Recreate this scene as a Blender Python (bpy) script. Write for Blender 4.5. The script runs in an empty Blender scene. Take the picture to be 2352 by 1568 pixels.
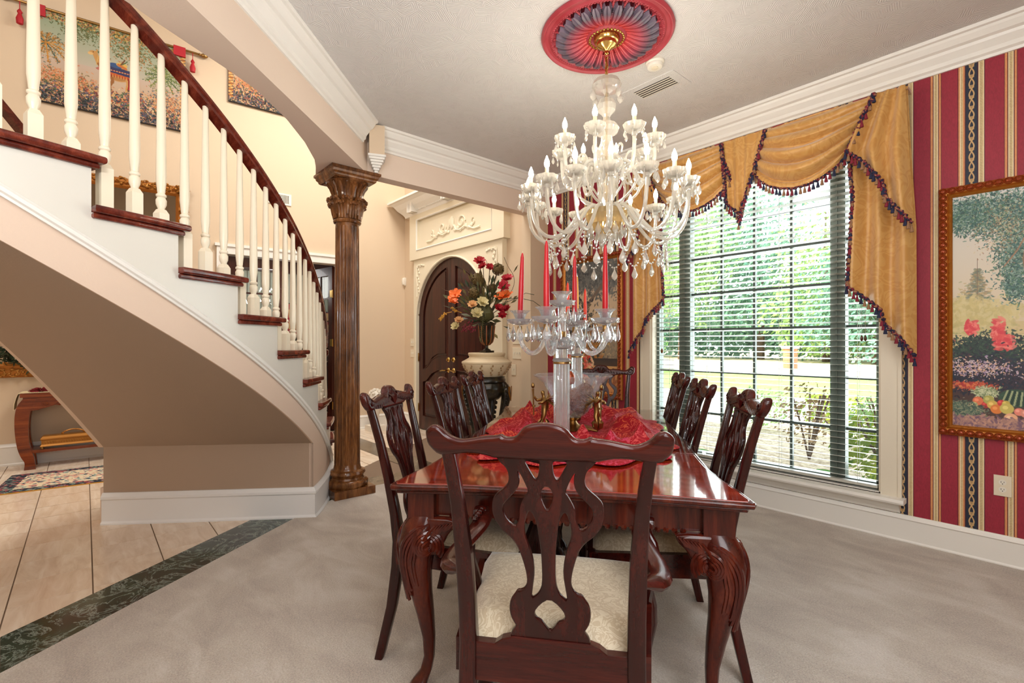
import bpy, bmesh, math, random
import numpy as np
from math import sin, cos, pi, radians, sqrt, atan2, exp, floor
from mathutils import Vector, Matrix

SC = bpy.context.scene
COL = SC.collection
rnd = random.Random(7)

# ------------------------------------------------------------------ camera
CAM_H = 1.24
cam_d = bpy.data.cameras.new('camera')
cam_d.sensor_width = 36.0
cam_d.lens = 36.0 * 1120.0 / 2352.0
cam_d.shift_y = 6.0 / 2352.0
cam_d.clip_start = 0.05
cam_d.clip_end = 400
cam = bpy.data.objects.new('camera', cam_d)
COL.objects.link(cam)
cam.location = (0, 0, CAM_H)
cam.rotation_euler = (radians(90), 0, radians(48.8))
SC.camera = cam

# ------------------------------------------------------------------ view + world
SC.view_settings.view_transform = 'Standard'
SC.view_settings.look = 'None'
SC.view_settings.gamma = 1.0
SC.view_settings.use_curve_mapping = False
SC.view_settings.exposure = 0.12
SC.cycles.use_denoising = True
SC.cycles.max_bounces = 9
SC.cycles.diffuse_bounces = 4
SC.cycles.glossy_bounces = 4
SC.cycles.transmission_bounces = 8
SC.cycles.transparent_max_bounces = 16
SC.cycles.caustics_reflective = False
SC.cycles.caustics_refractive = False
SC.cycles.sample_clamp_indirect = 6.0

world = bpy.data.worlds.new('sky')
SC.world = world
world.use_nodes = True
wn = world.node_tree.nodes
wn.clear()
wo = wn.new('ShaderNodeOutputWorld')
wb = wn.new('ShaderNodeBackground')
wb.inputs['Color'].default_value = (0.84, 0.92, 1.0, 1)
wb.inputs['Strength'].default_value = 2.5
world.node_tree.links.new(wb.outputs[0], wo.inputs[0])

def lamp(name, kind, loc, energy, color=(1, 1, 1), size=0.5, size_y=None, rot=None, radius=None, target=None):
    d = bpy.data.lights.new(name, kind)
    d.energy = energy
    d.color = color
    if kind == 'AREA':
        d.shape = 'RECTANGLE' if size_y else 'DISK'
        d.size = size
        if size_y: d.size_y = size_y
    if kind == 'POINT' and radius: d.shadow_soft_size = radius
    if kind == 'SUN': d.angle = radians(2.0)
    o = bpy.data.objects.new(name, d)
    COL.objects.link(o)
    o.location = loc
    if target is not None:
        o.rotation_euler = (Vector(target) - Vector(loc)).to_track_quat('-Z', 'Y').to_euler()
    elif rot: o.rotation_euler = rot
    return o

# sun over the house roof, lighting the garden
lamp('sun', 'SUN', (0, -10, 20), 10.0, (1.0, 0.96, 0.88), target=(-3, 12, -6))
# area light added just outside the big window to boost its daylight
lamp('window_fill', 'AREA', (-1.6, 4.16, 1.45), 90, (0.86, 0.94, 1.0), size=1.7, size_y=2.2, target=(-1.6, 0, 1.2))
# added unseen fills behind the camera: one down, one forward, one onto the ceiling
lamp('overhead_fill', 'AREA', (0.9, 0.6, 2.97), 42, (0.96, 0.98, 1.0), size=1.2, target=(0.9, 0.6, 0))
lamp('forward_fill', 'AREA', (0.9, 0.1, 1.75), 32, (0.96, 0.98, 1.0), size=1.3, target=(-2.6, 1.6, 2.1))
lamp('upward_fill', 'AREA', (-0.25, -1.0, 1.75), 78, (0.95, 0.975, 1.0), size=0.5, target=(-0.6, -0.6, 3.0))
# foyer: two area fills added high up, then the light of its chandelier
lamp('foyer_fill', 'AREA', (-4.9, 2.4, 5.2), 135, (1.0, 0.965, 0.92), size=1.6, target=(-5.0, 1.6, 0))
lamp('stair_hall_fill', 'AREA', (-3.4, -1.6, 4.9), 62, (1.0, 0.96, 0.91), size=1.5, target=(-6.3, 0.6, 2.0))
lamp('foyer_chandelier_light', 'POINT', (-5.2, 2.3, 3.4), 14, (1.0, 0.90, 0.76), radius=0.25)
lamp('library_lamp', 'POINT', (-8.0, 2.2, 2.2), 20, (1.0, 0.97, 0.94), radius=0.3)

# ------------------------------------------------------------------ geometry helpers
def srgb(r, g=None, b=None):
    if g is None: r, g, b = r
    f = lambda c: (c / 255.0 / 12.92) if c / 255.0 <= 0.04045 else ((c / 255.0 + 0.055) / 1.055) ** 2.4
    return (f(r), f(g), f(b), 1.0)

class MB:
    def __init__(s): s.v = []; s.f = []
    def add(s, vs, fs):
        n = len(s.v); s.v.extend([tuple(p) for p in vs]); s.f.extend([tuple(i + n for i in f) for f in fs]); return s
    def box(s, lo, hi, M=None):
        x0, y0, z0 = lo; x1, y1, z1 = hi
        vs = [(x0,y0,z0),(x1,y0,z0),(x1,y1,z0),(x0,y1,z0),(x0,y0,z1),(x1,y0,z1),(x1,y1,z1),(x0,y1,z1)]
        if M is not None: vs = [tuple(M @ Vector(p)) for p in vs]
        return s.add(vs, [(0,3,2,1),(4,5,6,7),(0,1,5,4),(1,2,6,5),(2,3,7,6),(3,0,4,7)])
    def cbox(s, c, d, M=None):
        return s.box([c[i]-d[i]/2 for i in range(3)], [c[i]+d[i]/2 for i in range(3)], M)
    def loft(s, rings, cap=True, closed=True):
        n = len(rings[0]); base = len(s.v); fs = []
        for r in rings: s.v.extend([tuple(p) for p in r])
        for i in range(len(rings)-1):
            for j in range(n if closed else n-1):
                a = base+i*n+j; b = base+i*n+(j+1) % n
                fs.append((a, b, b+n, a+n))
        s.f.extend(fs)
        if cap and closed:
            s.f.append(tuple(base+j for j in reversed(range(n))))
            s.f.append(tuple(base+(len(rings)-1)*n+j for j in range(n)))
        return s
    def tube(s, pts, r, n=8, cap=True, flat=1.0, closed=False):
        pts = [Vector(p) for p in pts]; m = len(pts)
        rs = r if isinstance(r, (list, tuple)) else [r]*m
        rings = []; prev = None
        for i, p in enumerate(pts):
            if closed: t = pts[(i+1) % m]-pts[i-1]
            else: t = pts[min(i+1, m-1)]-pts[max(i-1, 0)]
            t = t.normalized() if t.length > 1e-9 else Vector((0, 0, 1))
            if prev is None:
                up = Vector((0, 0, 1)) if abs(t.z) < 0.9 else Vector((1, 0, 0))
                a = t.cross(up).normalized()
            else:
                a = (prev - t*prev.dot(t)); a = a.normalized() if a.length > 1e-6 else t.orthogonal().normalized()
            prev = a; b = t.cross(a)
            rings.append([p+a*(rs[i]*cos(2*pi*j/n))+b*(rs[i]*flat*sin(2*pi*j/n)) for j in range(n)])
        if closed: rings.append(rings[0]); cap = False
        return s.loft(rings, cap)
    def lathe(s, prof, n=24, c=(0,0,0), flute=0.0, nf=0, cap=True, M=None):
        rings = []
        for r, z in prof:
            ring = []
            for j in range(n):
                a = 2*pi*j/n; rr = r*(1+(flute*abs(cos(nf*a/2)) if nf else 0))
                p = Vector((c[0]+rr*cos(a), c[1]+rr*sin(a), c[2]+z))
                if M is not None: p = M @ p
                ring.append(p)
            rings.append(ring)
        return s.loft(rings, cap)
    def ball(s, c, r, n=8, m=6, M=None, jit=0, rg=None):
        rx, ry, rz = (r, r, r) if not isinstance(r, (tuple, list)) else r
        rings = []
        for i in range(m+1):
            th = pi*i/m; k = max(sin(th), 0.02)
            ring = []
            for j in range(n):
                q = 1+(rg.uniform(-jit, jit) if jit else 0)
                p = Vector((c[0]+rx*k*cos(2*pi*j/n)*q, c[1]+ry*k*sin(2*pi*j/n)*q, c[2]-rz*cos(th)*q))
                ring.append(M @ p if M is not None else p)
            rings.append(ring)
        return s.loft(rings, True)
    def prism(s, poly, z0, z1, M=None):
        n = len(poly); lo = [Vector((p[0], p[1], z0)) for p in poly]; hi = [Vector((p[0], p[1], z1)) for p in poly]
        vs = lo+hi
        if M is not None: vs = [M @ p for p in vs]
        return s.add(vs, [tuple(reversed(range(n))), tuple(range(n, 2*n))]+[(i, (i+1) % n, (i+1) % n+n, i+n) for i in range(n)])
    def sweep(s, path, prof, side=None, closed=False, cap=True):
        """prof: list of (out, up) offsets; path of 3D points in a horizontal-ish curve; out = right of travel"""
        pts = [Vector(p) for p in path]; m = len(pts); rings = []
        for i, p in enumerate(pts):
            if closed: t0 = pts[i]-pts[i-1]; t1 = pts[(i+1) % m]-pts[i]
            else:
                t0 = pts[i]-pts[i-1] if i > 0 else pts[1]-pts[0]
                t1 = pts[i+1]-pts[i] if i < m-1 else pts[-1]-pts[-2]
            a = Vector((t0.y, -t0.x, 0)).normalized(); b = Vector((t1.y, -t1.x, 0)).normalized()
            h = (a+b); h = h.normalized() if h.length > 1e-6 else a
            k = 1.0/max(h.dot(a), 0.35)
            rings.append([p+h*(o*k)+Vector((0, 0, u)) for o, u in prof])
        if closed: rings.append(rings[0]); cap = False
        return s.loft(rings, cap)
    def grid(s, fn, nu, nv):
        base = len(s.v)
        for j in range(nv+1):
            for i in range(nu+1): s.v.append(tuple(fn(i/nu, j/nv)))
        for j in range(nv):
            for i in range(nu):
                a = base+j*(nu+1)+i; s.f.append((a, a+1, a+nu+2, a+nu+1))
        return s
    def merge(s, o): return s.add(o.v, o.f)
    def xf(s, M): s.v = [tuple(M @ Vector(p)) for p in s.v]; return s
    def mesh(s, name, m=None, smooth=True, ang=38):
        me = bpy.data.meshes.new(name); me.from_pydata(s.v, [], s.f); me.validate(clean_customdata=False)
        if smooth and len(me.polygons):
            me.polygons.foreach_set('use_smooth', [True]*len(me.polygons)); me.set_sharp_from_angle(angle=radians(ang))
        if m: me.materials.append(m)
        me.update(); return me
    def build(s, name, m, parent=None, smooth=True, ang=38, loc=None):
        return put(name, s.mesh(name, m, smooth, ang), parent, loc)

def recalc(me):
    bm = bmesh.new(); bm.from_mesh(me); bmesh.ops.recalc_face_normals(bm, faces=bm.faces); bm.to_mesh(me); bm.free()

def put(name, me, parent=None, loc=None, rot=None):
    o = bpy.data.objects.new(name, me); COL.objects.link(o)
    if parent is not None: o.parent = parent
    if loc is not None: o.location = loc
    if rot is not None: o.rotation_euler = rot
    return o

def tag(o, label=None, cat=None, group=None, kind=None):
    if label: o['label'] = label
    if cat: o['category'] = cat
    if group: o['group'] = group
    if kind: o['kind'] = kind
    return o

def thing(name, label, cat, loc=(0,0,0), rz=0, group=None):
    o = bpy.data.objects.new(name, None); COL.objects.link(o)
    o.empty_display_size = 0.1; o.location = loc; o.rotation_euler = (0, 0, rz)
    return tag(o, label, cat, group)

def struct(name, mb, m, parent=None, smooth=False):
    o = mb.build(name, m, parent, smooth=smooth)
    if parent is None: o['kind'] = 'structure'
    return o

KIDS = {}
def copy_tree(o, parent=None, label=None, loc=None, rz=None):
    c = o.copy(); COL.objects.link(c)
    if parent is not None: c.parent = parent
    if label: c['label'] = label
    if loc is not None: c.location = loc
    if rz is not None: c.rotation_euler = (0, 0, rz)
    for ch in list(o.children): copy_tree(ch, c)
    return c

def plate(outer, holes, depth, bevel=0.0, res=2):
    """extruded flat shape with holes in the XY plane, returned as an MB (z = thickness)"""
    cu = bpy.data.curves.new('t', 'CURVE'); cu.dimensions = '2D'; cu.fill_mode = 'BOTH'
    for loop in [outer]+list(holes):
        sp = cu.splines.new('POLY'); sp.points.add(len(loop)-1)
        for i, p in enumerate(loop): sp.points[i].co = (p[0], p[1], 0, 1)
        sp.use_cyclic_u = True
    cu.extrude = max(depth/2-bevel, 0.0005); cu.bevel_depth = bevel; cu.bevel_resolution = res; cu.offset = -bevel
    ob = bpy.data.objects.new('t', cu); COL.objects.link(ob)
    dg = bpy.context.evaluated_depsgraph_get(); dg.update()
    me = bpy.data.meshes.new_from_object(ob.evaluated_get(dg))
    mb = MB(); mb.v = [tuple(v.co) for v in me.vertices]; mb.f = [tuple(p.vertices) for p in me.polygons]
    bpy.data.objects.remove(ob); bpy.data.curves.remove(cu); bpy.data.meshes.remove(me)
    return mb

def smooth_loop(pts, n=2, closed=True):
    """Chaikin corner cutting"""
    for _ in range(n):
        q = []; m = len(pts)
        rng = range(m) if closed else range(m-1)
        if not closed: q.append(pts[0])
        for i in rng:
            a = pts[i]; b = pts[(i+1) % m]
            q.append(tuple(a[k]*0.75+b[k]*0.25 for k in range(len(a)))); q.append(tuple(a[k]*0.25+b[k]*0.75 for k in range(len(a))))
        if not closed: q.append(pts[-1])
        pts = q
    return pts

def lerp_poly(pts, t):
    """point at fraction t (by length) of a polyline"""
    L = [0]
    for a, b in zip(pts, pts[1:]): L.append(L[-1]+(Vector(b)-Vector(a)).length)
    d = t*L[-1]
    for i in range(len(pts)-1):
        if d <= L[i+1] or i == len(pts)-2:
            k = (d-L[i])/max(L[i+1]-L[i], 1e-9)
            return Vector(pts[i]).lerp(Vector(pts[i+1]), min(max(k, 0), 1))

def interp(x, xs, ys): return float(np.interp(x, xs, ys))

# ------------------------------------------------------------------ material helpers
class NT:
    def __init__(s, name):
        s.m = bpy.data.materials.new(name); s.m.use_nodes = True; s.t = s.m.node_tree; s.t.nodes.clear()
        s.out = s.t.nodes.new('ShaderNodeOutputMaterial')
    def n(s, t, props=None, **ins):
        d = s.t.nodes.new(t)
        for k, v in (props or {}).items(): setattr(d, k, v)
        for k, v in ins.items():
            k = k.replace('_', ' ')
            key = int(k[1:]) if k[0] == 'i' and k[1:].isdigit() else k
            s.set(d.inputs[key], v)
        return d
    def set(s, inp, v):
        if isinstance(v, bpy.types.NodeSocket): s.t.links.new(v, inp)
        elif isinstance(v, bpy.types.Node): s.t.links.new(v.outputs[0], inp)
        else:
            try: inp.default_value = v
            except Exception: inp.default_value = (v, v, v, 1) if isinstance(v, (int, float)) else tuple(v)[:3]
    def coord(s, kind='Object', scale=(1, 1, 1), rot=(0, 0, 0), loc=(0, 0, 0)):
        tc = s.n('ShaderNodeTexCoord')
        mp = s.n('ShaderNodeMapping'); s.set(mp.inputs['Vector'], tc.outputs[kind])
        mp.inputs['Scale'].default_value = scale; mp.inputs['Rotation'].default_value = rot; mp.inputs['Location'].default_value = loc
        return mp.outputs[0]
    def math(s, op, a, b=0.0, c=None):
        d = s.n('ShaderNodeMath', {'operation': op}); s.set(d.inputs[0], a); s.set(d.inputs[1], b)
        if c is not None: s.set(d.inputs[2], c)
        return d.outputs[0]
    def sep(s, v):
        d = s.n('ShaderNodeSeparateXYZ'); s.set(d.inputs[0], v); return d.outputs
    def noise(s, v, scale=5, detail=3, rough=0.55, dist=0.0):
        return s.n('ShaderNodeTexNoise', Vector=v, Scale=scale, Detail=detail, Roughness=rough, Distortion=dist).outputs['Fac']
    def ramp(s, fac, stops, interp='LINEAR'):
        d = s.n('ShaderNodeValToRGB'); s.set(d.inputs[0], fac); cr = d.color_ramp; cr.interpolation = interp
        while len(cr.elements) > 1: cr.elements.remove(cr.elements[-1])
        cr.elements[0].position = stops[0][0]; cr.elements[0].color = stops[0][1]
        for p, c in stops[1:]:
            e = cr.elements.new(p); e.color = c
        return d.outputs[0]
    def mix(s, fac, a, b, blend='MIX'):
        d = s.n('ShaderNodeMix', {'data_type': 'RGBA', 'blend_type': blend})
        s.set(d.inputs[0], fac); s.set(d.inputs[6], a); s.set(d.inputs[7], b); return d.outputs[2]
    def bump(s, h, strength=0.3, dist=0.01):
        return s.n('ShaderNodeBump', Height=h, Strength=strength, Distance=dist).outputs[0]
    def pbr(s, color, rough=0.5, metal=0.0, normal=None, **kw):
        b = s.n('ShaderNodeBsdfPrincipled'); s.set(b.inputs['Base Color'], color); s.set(b.inputs['Roughness'], rough)
        s.set(b.inputs['Metallic'], metal)
        if normal is not None: s.set(b.inputs['Normal'], normal)
        for k, v in kw.items(): s.set(b.inputs[k.replace('_', ' ')], v)
        s.t.links.new(b.outputs[0], s.out.inputs[0]); return s.m
    def surf(s, sh):
        s.t.links.new(sh.outputs[0] if isinstance(sh, bpy.types.Node) else sh, s.out.inputs[0]); return s.m
# ------------------------------------------------------------------ materials
M = {}
def m_plain(name, col, rough=0.5, metal=0.0, bump=0.0, bscale=60, bdist=0.004, **kw):
    t = NT(name); nrm = None
    if bump: nrm = t.bump(t.noise(t.coord(), bscale, 3), bump, bdist)
    M[name] = t.pbr(col, rough, metal, nrm, **kw); return M[name]

def m_wood(name, c0, c1, c2, rough=0.22, scale=(1.2, 1.2, 14), coat=0.25, grain=7.0, bump=0.05, mottled=0.0):
    t = NT(name); v = t.coord(scale=scale)
    a = t.noise(v, grain, 6, 0.6, 0.6)
    b = t.noise(t.coord(scale=(scale[0]*8, scale[1]*8, scale[2]*8)), 3, 2)
    f = t.math('ADD', t.math('MULTIPLY', a, 0.8), t.math('MULTIPLY', b, 0.2))
    c = t.ramp(f, [(0.30, c0), (0.50, c1), (0.70, c2)])
    if mottled:
        g = t.noise(t.coord(scale=(1, 1, 0.35)), 6, 5, 0.65, 1.5)
        c = t.mix(t.math('MULTIPLY', t.ramp(g, [(0.42, (0,0,0,1)), (0.62, (1,1,1,1))]), mottled), c, srgb(38, 22, 14))
    M[name] = t.pbr(c, rough, 0, t.bump(a, bump, 0.003), Coat_Weight=coat, Coat_Roughness=0.05, Specular_IOR_Level=0.3)
    return M[name]

def wood_axis(name, c0, c1, c2, axis, **kw):
    sc = {'x': (1.0, 14, 14), 'y': (14, 1.0, 14), 'z': (14, 14, 1.0)}[axis]
    return m_wood(name, c0, c1, c2, scale=sc, grain=1.6, **kw)

wood_axis('mahogany', srgb(22, 3, 2), srgb(46, 9, 6), srgb(74, 20, 12), 'z', rough=0.24)
wood_axis('mahogany_rail', srgb(30, 5, 3), srgb(58, 14, 9), srgb(86, 28, 17), 'x', rough=0.24)
wood_axis('stair_wood', srgb(58, 16, 11), srgb(96, 36, 24), srgb(136, 62, 42), 'x', rough=0.2)
wood_axis('table_wood', srgb(84, 12, 5), srgb(132, 32, 12), srgb(170, 62, 24), 'y', rough=0.10, coat=1.0)
wood_axis('table_leg_wood', srgb(34, 8, 5), srgb(70, 20, 11), srgb(100, 38, 20), 'z', rough=0.22)
wood_axis('door_wood', srgb(32, 10, 6), srgb(56, 22, 14), srgb(80, 36, 22), 'z', rough=0.3, coat=0.2)
wood_axis('console_wood', srgb(64, 24, 9), srgb(116, 52, 22), srgb(154, 80, 38), 'y', rough=0.25)
m_wood('column_wood', srgb(58, 32, 14), srgb(116, 70, 34), srgb(160, 108, 62), rough=0.24, scale=(5, 5, 0.7), grain=4, mottled=0.55)
m_wood('ebony_carved', srgb(14, 12, 8), srgb(34, 28, 18), srgb(78, 64, 34), rough=0.28, scale=(6, 6, 6), grain=3)

m_plain('trim_white', srgb(236, 233, 226), 0.35)
m_plain('trim_cool', srgb(228, 228, 228), 0.4)
m_plain('stair_white', srgb(214, 210, 200), 0.32)
m_plain('baluster_cream', srgb(234, 222, 198), 0.3)
m_plain('casing_cream', srgb(226, 216, 196), 0.45)
m_plain('wall_beige', srgb(214, 192, 164), 0.75, bump=0.12, bscale=130)
m_plain('wall_pink_beige', srgb(224, 204, 186), 0.75, bump=0.12, bscale=130)
m_plain('stair_band', srgb(216, 192, 172), 0.75, bump=0.16, bscale=120)
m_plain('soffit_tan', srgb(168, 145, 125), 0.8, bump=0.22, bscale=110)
m_plain('door_surround', srgb(226, 215, 190), 0.5, bump=0.05, bscale=90)
m_plain('brass', (0.62, 0.40, 0.13, 1), 0.18, 1.0)
m_plain('old_brass', (0.34, 0.20, 0.07, 1), 0.32, 1.0, bump=0.2, bscale=90)
m_plain('gold_frame', srgb(172, 106, 38), 0.34, 0.55, bump=0.5, bscale=95, bdist=0.006)
m_plain('gold_boss', srgb(150, 62, 26), 0.25, 0.35)
m_plain('gold_bright', srgb(168, 112, 46), 0.34, 0.6, bump=0.3, bscale=120)
m_plain('plastic_white', srgb(232, 226, 212), 0.4)
m_plain('plastic_ivory', srgb(226, 214, 190), 0.4)
m_plain('dark_slot', srgb(60, 52, 44), 0.8)
m_plain('slat_white', srgb(186, 184, 174), 0.45)
m_plain('frame_green', srgb(96, 108, 100), 0.5)
m_plain('frame_dark', srgb(58, 66, 60), 0.5)
m_plain('candle_red', srgb(176, 2, 20), 0.35)
m_plain('candle_orange', srgb(232, 62, 34), 0.35)
m_plain('candle_yellow', srgb(236, 160, 30), 0.35)
m_plain('wick', srgb(230, 214, 190), 0.8)
m_plain('candle_sleeve', srgb(236, 214, 176), 0.4)
m_plain('cord_trim', srgb(84, 20, 36), 0.8, bump=0.6, bscale=160)
m_plain('tassel_navy', srgb(28, 32, 62), 0.8)
m_plain('tassel_red', srgb(122, 24, 44), 0.8)
m_plain('tassel_sand', srgb(142, 104, 74), 0.8)
m_plain('twig', srgb(140, 92, 60), 0.8, bump=0.9, bscale=60, bdist=0.02)
m_plain('urn_stone', srgb(214, 194, 160), 0.6, bump=0.4, bscale=45)
m_plain('urn_dark', srgb(150, 116, 76), 0.7)
m_plain('statue_white', srgb(228, 220, 206), 0.6, bump=0.4, bscale=40)
m_plain('leaf_dark', srgb(44, 58, 34), 0.55)
m_plain('leaf_olive', srgb(86, 84, 46), 0.6)
m_plain('leaf_moss', srgb(108, 96, 52), 0.7)
m_plain('vase_rib', srgb(140, 80, 40), 0.4)
m_plain('hydrangea_brown', srgb(104, 84, 44), 0.8, bump=0.6, bscale=120)
m_plain('petal_red', srgb(176, 20, 36), 0.6)
m_plain('petal_crimson', srgb(196, 44, 62), 0.6)
m_plain('petal_orange', srgb(236, 110, 36), 0.6)
m_plain('petal_cream', srgb(222, 208, 156), 0.65)
m_plain('petal_peach', srgb(228, 178, 122), 0.65)
m_plain('berry', srgb(120, 26, 44), 0.35)
m_plain('stem', srgb(84, 58, 38), 0.7)
m_plain('goldenrod', srgb(206, 150, 50), 0.7)
m_plain('mirror_glass', (0.9, 0.9, 0.9, 1), 0.02, 1.0)
m_plain('runner_cream', srgb(230, 214, 170), 0.7)
m_plain('feather_red', srgb(120, 14, 20), 0.8)
m_plain('library_wood', srgb(62, 26, 16), 0.35)
m_plain('library_ceiling', srgb(170, 190, 214), 0.7)
m_plain('black_gloss', srgb(14, 14, 18), 0.2)
m_plain('mat_red', srgb(176, 36, 52), 0.6)
m_plain('brick_tan', srgb(176, 128, 96), 0.9)
m_plain('concrete', srgb(226, 214, 196), 0.9)
m_plain('bark', srgb(92, 72, 54), 0.9, bump=0.6, bscale=20)
m_plain('carving_cream', srgb(232, 222, 198), 0.5)
m_plain('cloud_outer', srgb(238, 236, 230), 0.9)

def leafmat(name, c0, c1, tr=0.35):
    t = NT(name); f = t.noise(t.coord(), 1.6, 3)
    c = t.ramp(f, [(0.35, c0), (0.65, c1)])
    d = t.n('ShaderNodeBsdfDiffuse', Color=c); x = t.n('ShaderNodeBsdfTranslucent', Color=c)
    mx = t.n('ShaderNodeMixShader', i0=tr, i1=d, i2=x); M[name] = t.surf(mx)
leafmat('tree_leaf_a', srgb(110, 150, 96), srgb(186, 214, 150))
leafmat('tree_leaf_b', srgb(92, 140, 124), srgb(160, 198, 172))
leafmat('tree_leaf_c', srgb(130, 170, 96), srgb(204, 226, 150))
leafmat('shrub_leaf', srgb(84, 122, 46), srgb(188, 200, 74))
leafmat('shrub_red', srgb(126, 110, 74), srgb(190, 160, 128))
leafmat('hosta_leaf', srgb(58, 118, 62), srgb(120, 176, 96))

# carpet
t = NT('carpet')
v = t.coord()
big = t.noise(v, 1.3, 3, 0.6, 1.2); fine = t.noise(v, 150, 3, 0.7); mid = t.noise(t.coord(scale=(1, 2.2, 1), rot=(0, 0, 0.9)), 2.6, 3, 0.55, 1.0)
c = t.ramp(t.math('ADD', t.math('MULTIPLY', big, 0.5), t.math('MULTIPLY', mid, 0.5)), [(0.36, srgb(184, 174, 164)), (0.52, srgb(204, 195, 185)), (0.66, srgb(222, 214, 206))])
c = t.mix(0.5, c, t.ramp(fine, [(0.3, srgb(128, 118, 108)), (0.7, srgb(232, 222, 212))]), 'OVERLAY')
M['carpet'] = t.pbr(c, 0.95, 0, t.bump(fine, 0.9, 0.012), Sheen_Weight=0.3)
# travertine tile
t = NT('travertine')
oi = t.n('ShaderNodeObjectInfo')
v = t.coord(scale=(1, 5, 1)); geo = t.n('ShaderNodeTexCoord')
off = t.n('ShaderNodeVectorMath', {'operation': 'ADD'}); t.set(off.inputs[0], v); t.set(off.inputs[1], t.n('ShaderNodeCombineXYZ', X=t.math('MULTIPLY', oi.outputs['Random'], 37.0), Y=t.math('MULTIPLY', oi.outputs['Random'], 91.0)).outputs[0])
f = t.noise(off.outputs[0], 3.2, 5, 0.6, 0.8)
c = t.ramp(f, [(0.32, srgb(218, 196, 172)), (0.5, srgb(232, 214, 192)), (0.68, srgb(243, 230, 212))])
c = t.mix(t.math('MULTIPLY', oi.outputs['Random'], 0.28), c, srgb(216, 182, 150))
M['travertine'] = t.pbr(c, 0.16, 0, None, Specular_IOR_Level=0.6)
m_plain('grout', srgb(126, 104, 84), 0.9)
# green marble
t = NT('green_marble')
v = t.coord()
w = t.noise(v, 5, 7, 0.68, 2.2); n2 = t.noise(v, 1.6, 3)
base = t.ramp(n2, [(0.35, srgb(24, 30, 30)), (0.5, srgb(40, 62, 50)), (0.64, srgb(44, 26, 26))])
vein = t.ramp(w, [(0.47, (0,0,0,1)), (0.5, (0.8,0.8,0.8,1)), (0.53, (0,0,0,1))])
c = t.mix(vein, base, srgb(150, 160, 150))
M['green_marble'] = t.pbr(c, 0.14, 0, None, Specular_IOR_Level=0.6)
t = NT('brown_marble'); v = t.coord(); w = t.noise(v, 6, 6, 0.7, 1.5)
M['brown_marble'] = t.pbr(t.ramp(w, [(0.35, srgb(66, 58, 48)), (0.65, srgb(128, 112, 92))]), 0.16)

# ceiling, combed plaster relief
t = NT('ceiling_plaster'); v = t.coord()
cell = t.n('ShaderNodeTexVoronoi', {'feature': 'F1'}, Vector=v, Scale=15.0)
rot = t.math('MULTIPLY', t.sep(cell.outputs['Color'])[0], 6.28)
vr = t.n('ShaderNodeVectorRotate', {'rotation_type': 'Z_AXIS'}, Vector=v, Angle=rot)
wv = t.n('ShaderNodeTexWave', Vector=vr.outputs[0], Scale=30.0, Distortion=1.5, Detail=2.0, Detail_Scale=1.5)
h = t.math('ADD', wv.outputs['Fac'], t.math('MULTIPLY', t.noise(v, 70, 3), 0.6))
M['ceiling_plaster'] = t.pbr(srgb(216, 213, 210), 0.8, 0, t.bump(h, 0.34, 0.007))

# wallpaper (stripes run with world X on the window wall)
t = NT('wallpaper')
xyz = t.sep(t.coord('Object'))
P = 0.318
ph = t.math('MODULO', t.math('ADD', xyz[0], 0.398+P*40), P)       # 0..P
u = t.math('DIVIDE', ph, P)
navy = srgb(30, 38, 56); red = srgb(150, 34, 54); tan = srgb(212, 142, 92); bei = srgb(214, 190, 142); dk = srgb(92, 24, 38); cre = srgb(232, 214, 176)
def seg(*a): return [(x/0.318, c) for x, c in a]
cr = t.ramp(u, seg((0, navy), (0.050, dk), (0.054, cre), (0.058, bei), (0.074, cre), (0.078, dk), (0.081, red), (0.158, dk), (0.161, tan), (0.171, dk), (0.174, cre), (0.178, bei), (0.192, cre), (0.196, dk), (0.199, tan), (0.208, dk), (0.211, red), (0.283, dk), (0.286, tan), (0.292, cre), (0.296, bei), (0.306, tan), (0.314, dk)), 'CONSTANT')
# moire in the red stripe
mo = t.noise(t.coord(scale=(30, 1, 9)), 3, 4, 0.6, 2.0)
cr = t.mix(0.5, cr, t.ramp(mo, [(0.35, (0.36, 0.36, 0.36, 1)), (0.65, (0.62, 0.62, 0.62, 1))]), 'OVERLAY')
# dots in the beige ribbons
zz = xyz[2]
dots = t.math('GREATER_THAN', t.math('SINE', t.math('MULTIPLY', zz, 700.0)), 0.25)
inb = t.math('ADD', t.math('MULTIPLY', t.math('GREATER_THAN', ph, 0.061), t.math('LESS_THAN', ph, 0.071)), t.math('ADD', t.math('MULTIPLY', t.math('GREATER_THAN', ph, 0.181), t.math('LESS_THAN', ph, 0.189)), t.math('MULTIPLY', t.math('GREATER_THAN', ph, 0.298), t.math('LESS_THAN', ph, 0.304))))
cr = t.mix(t.math('MULTIPLY', t.math('MULTIPLY', dots, inb), 0.55), cr, srgb(110, 84, 60))
# gold chain on the navy stripe: two intertwined sines and leaves
def strand(phase, amp, wd, k=52.0):
    cen = t.math('ADD', t.math('MULTIPLY', t.math('SINE', t.math('ADD', t.math('MULTIPLY', zz, k), phase)), amp), 0.0255)
    return t.math('LESS_THAN', t.math('ABSOLUTE', t.math('SUBTRACT', ph, cen)), wd)
ch = t.math('MAXIMUM', strand(0.0, 0.010, 0.0032), strand(pi, 0.010, 0.0032))
leafc = t.math('MULTIPLY', t.math('GREATER_THAN', t.math('SINE', t.math('MULTIPLY', zz, 104.0)), 0.55), t.math('LESS_THAN', t.math('ABSOLUTE', t.math('SUBTRACT', ph, 0.0255)), 0.011))
cr = t.mix(t.math('MAXIMUM', ch, t.math('MULTIPLY', leafc, 0.7)), cr, srgb(196, 160, 110))
M['wallpaper'] = t.pbr(cr, 0.6)

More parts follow.
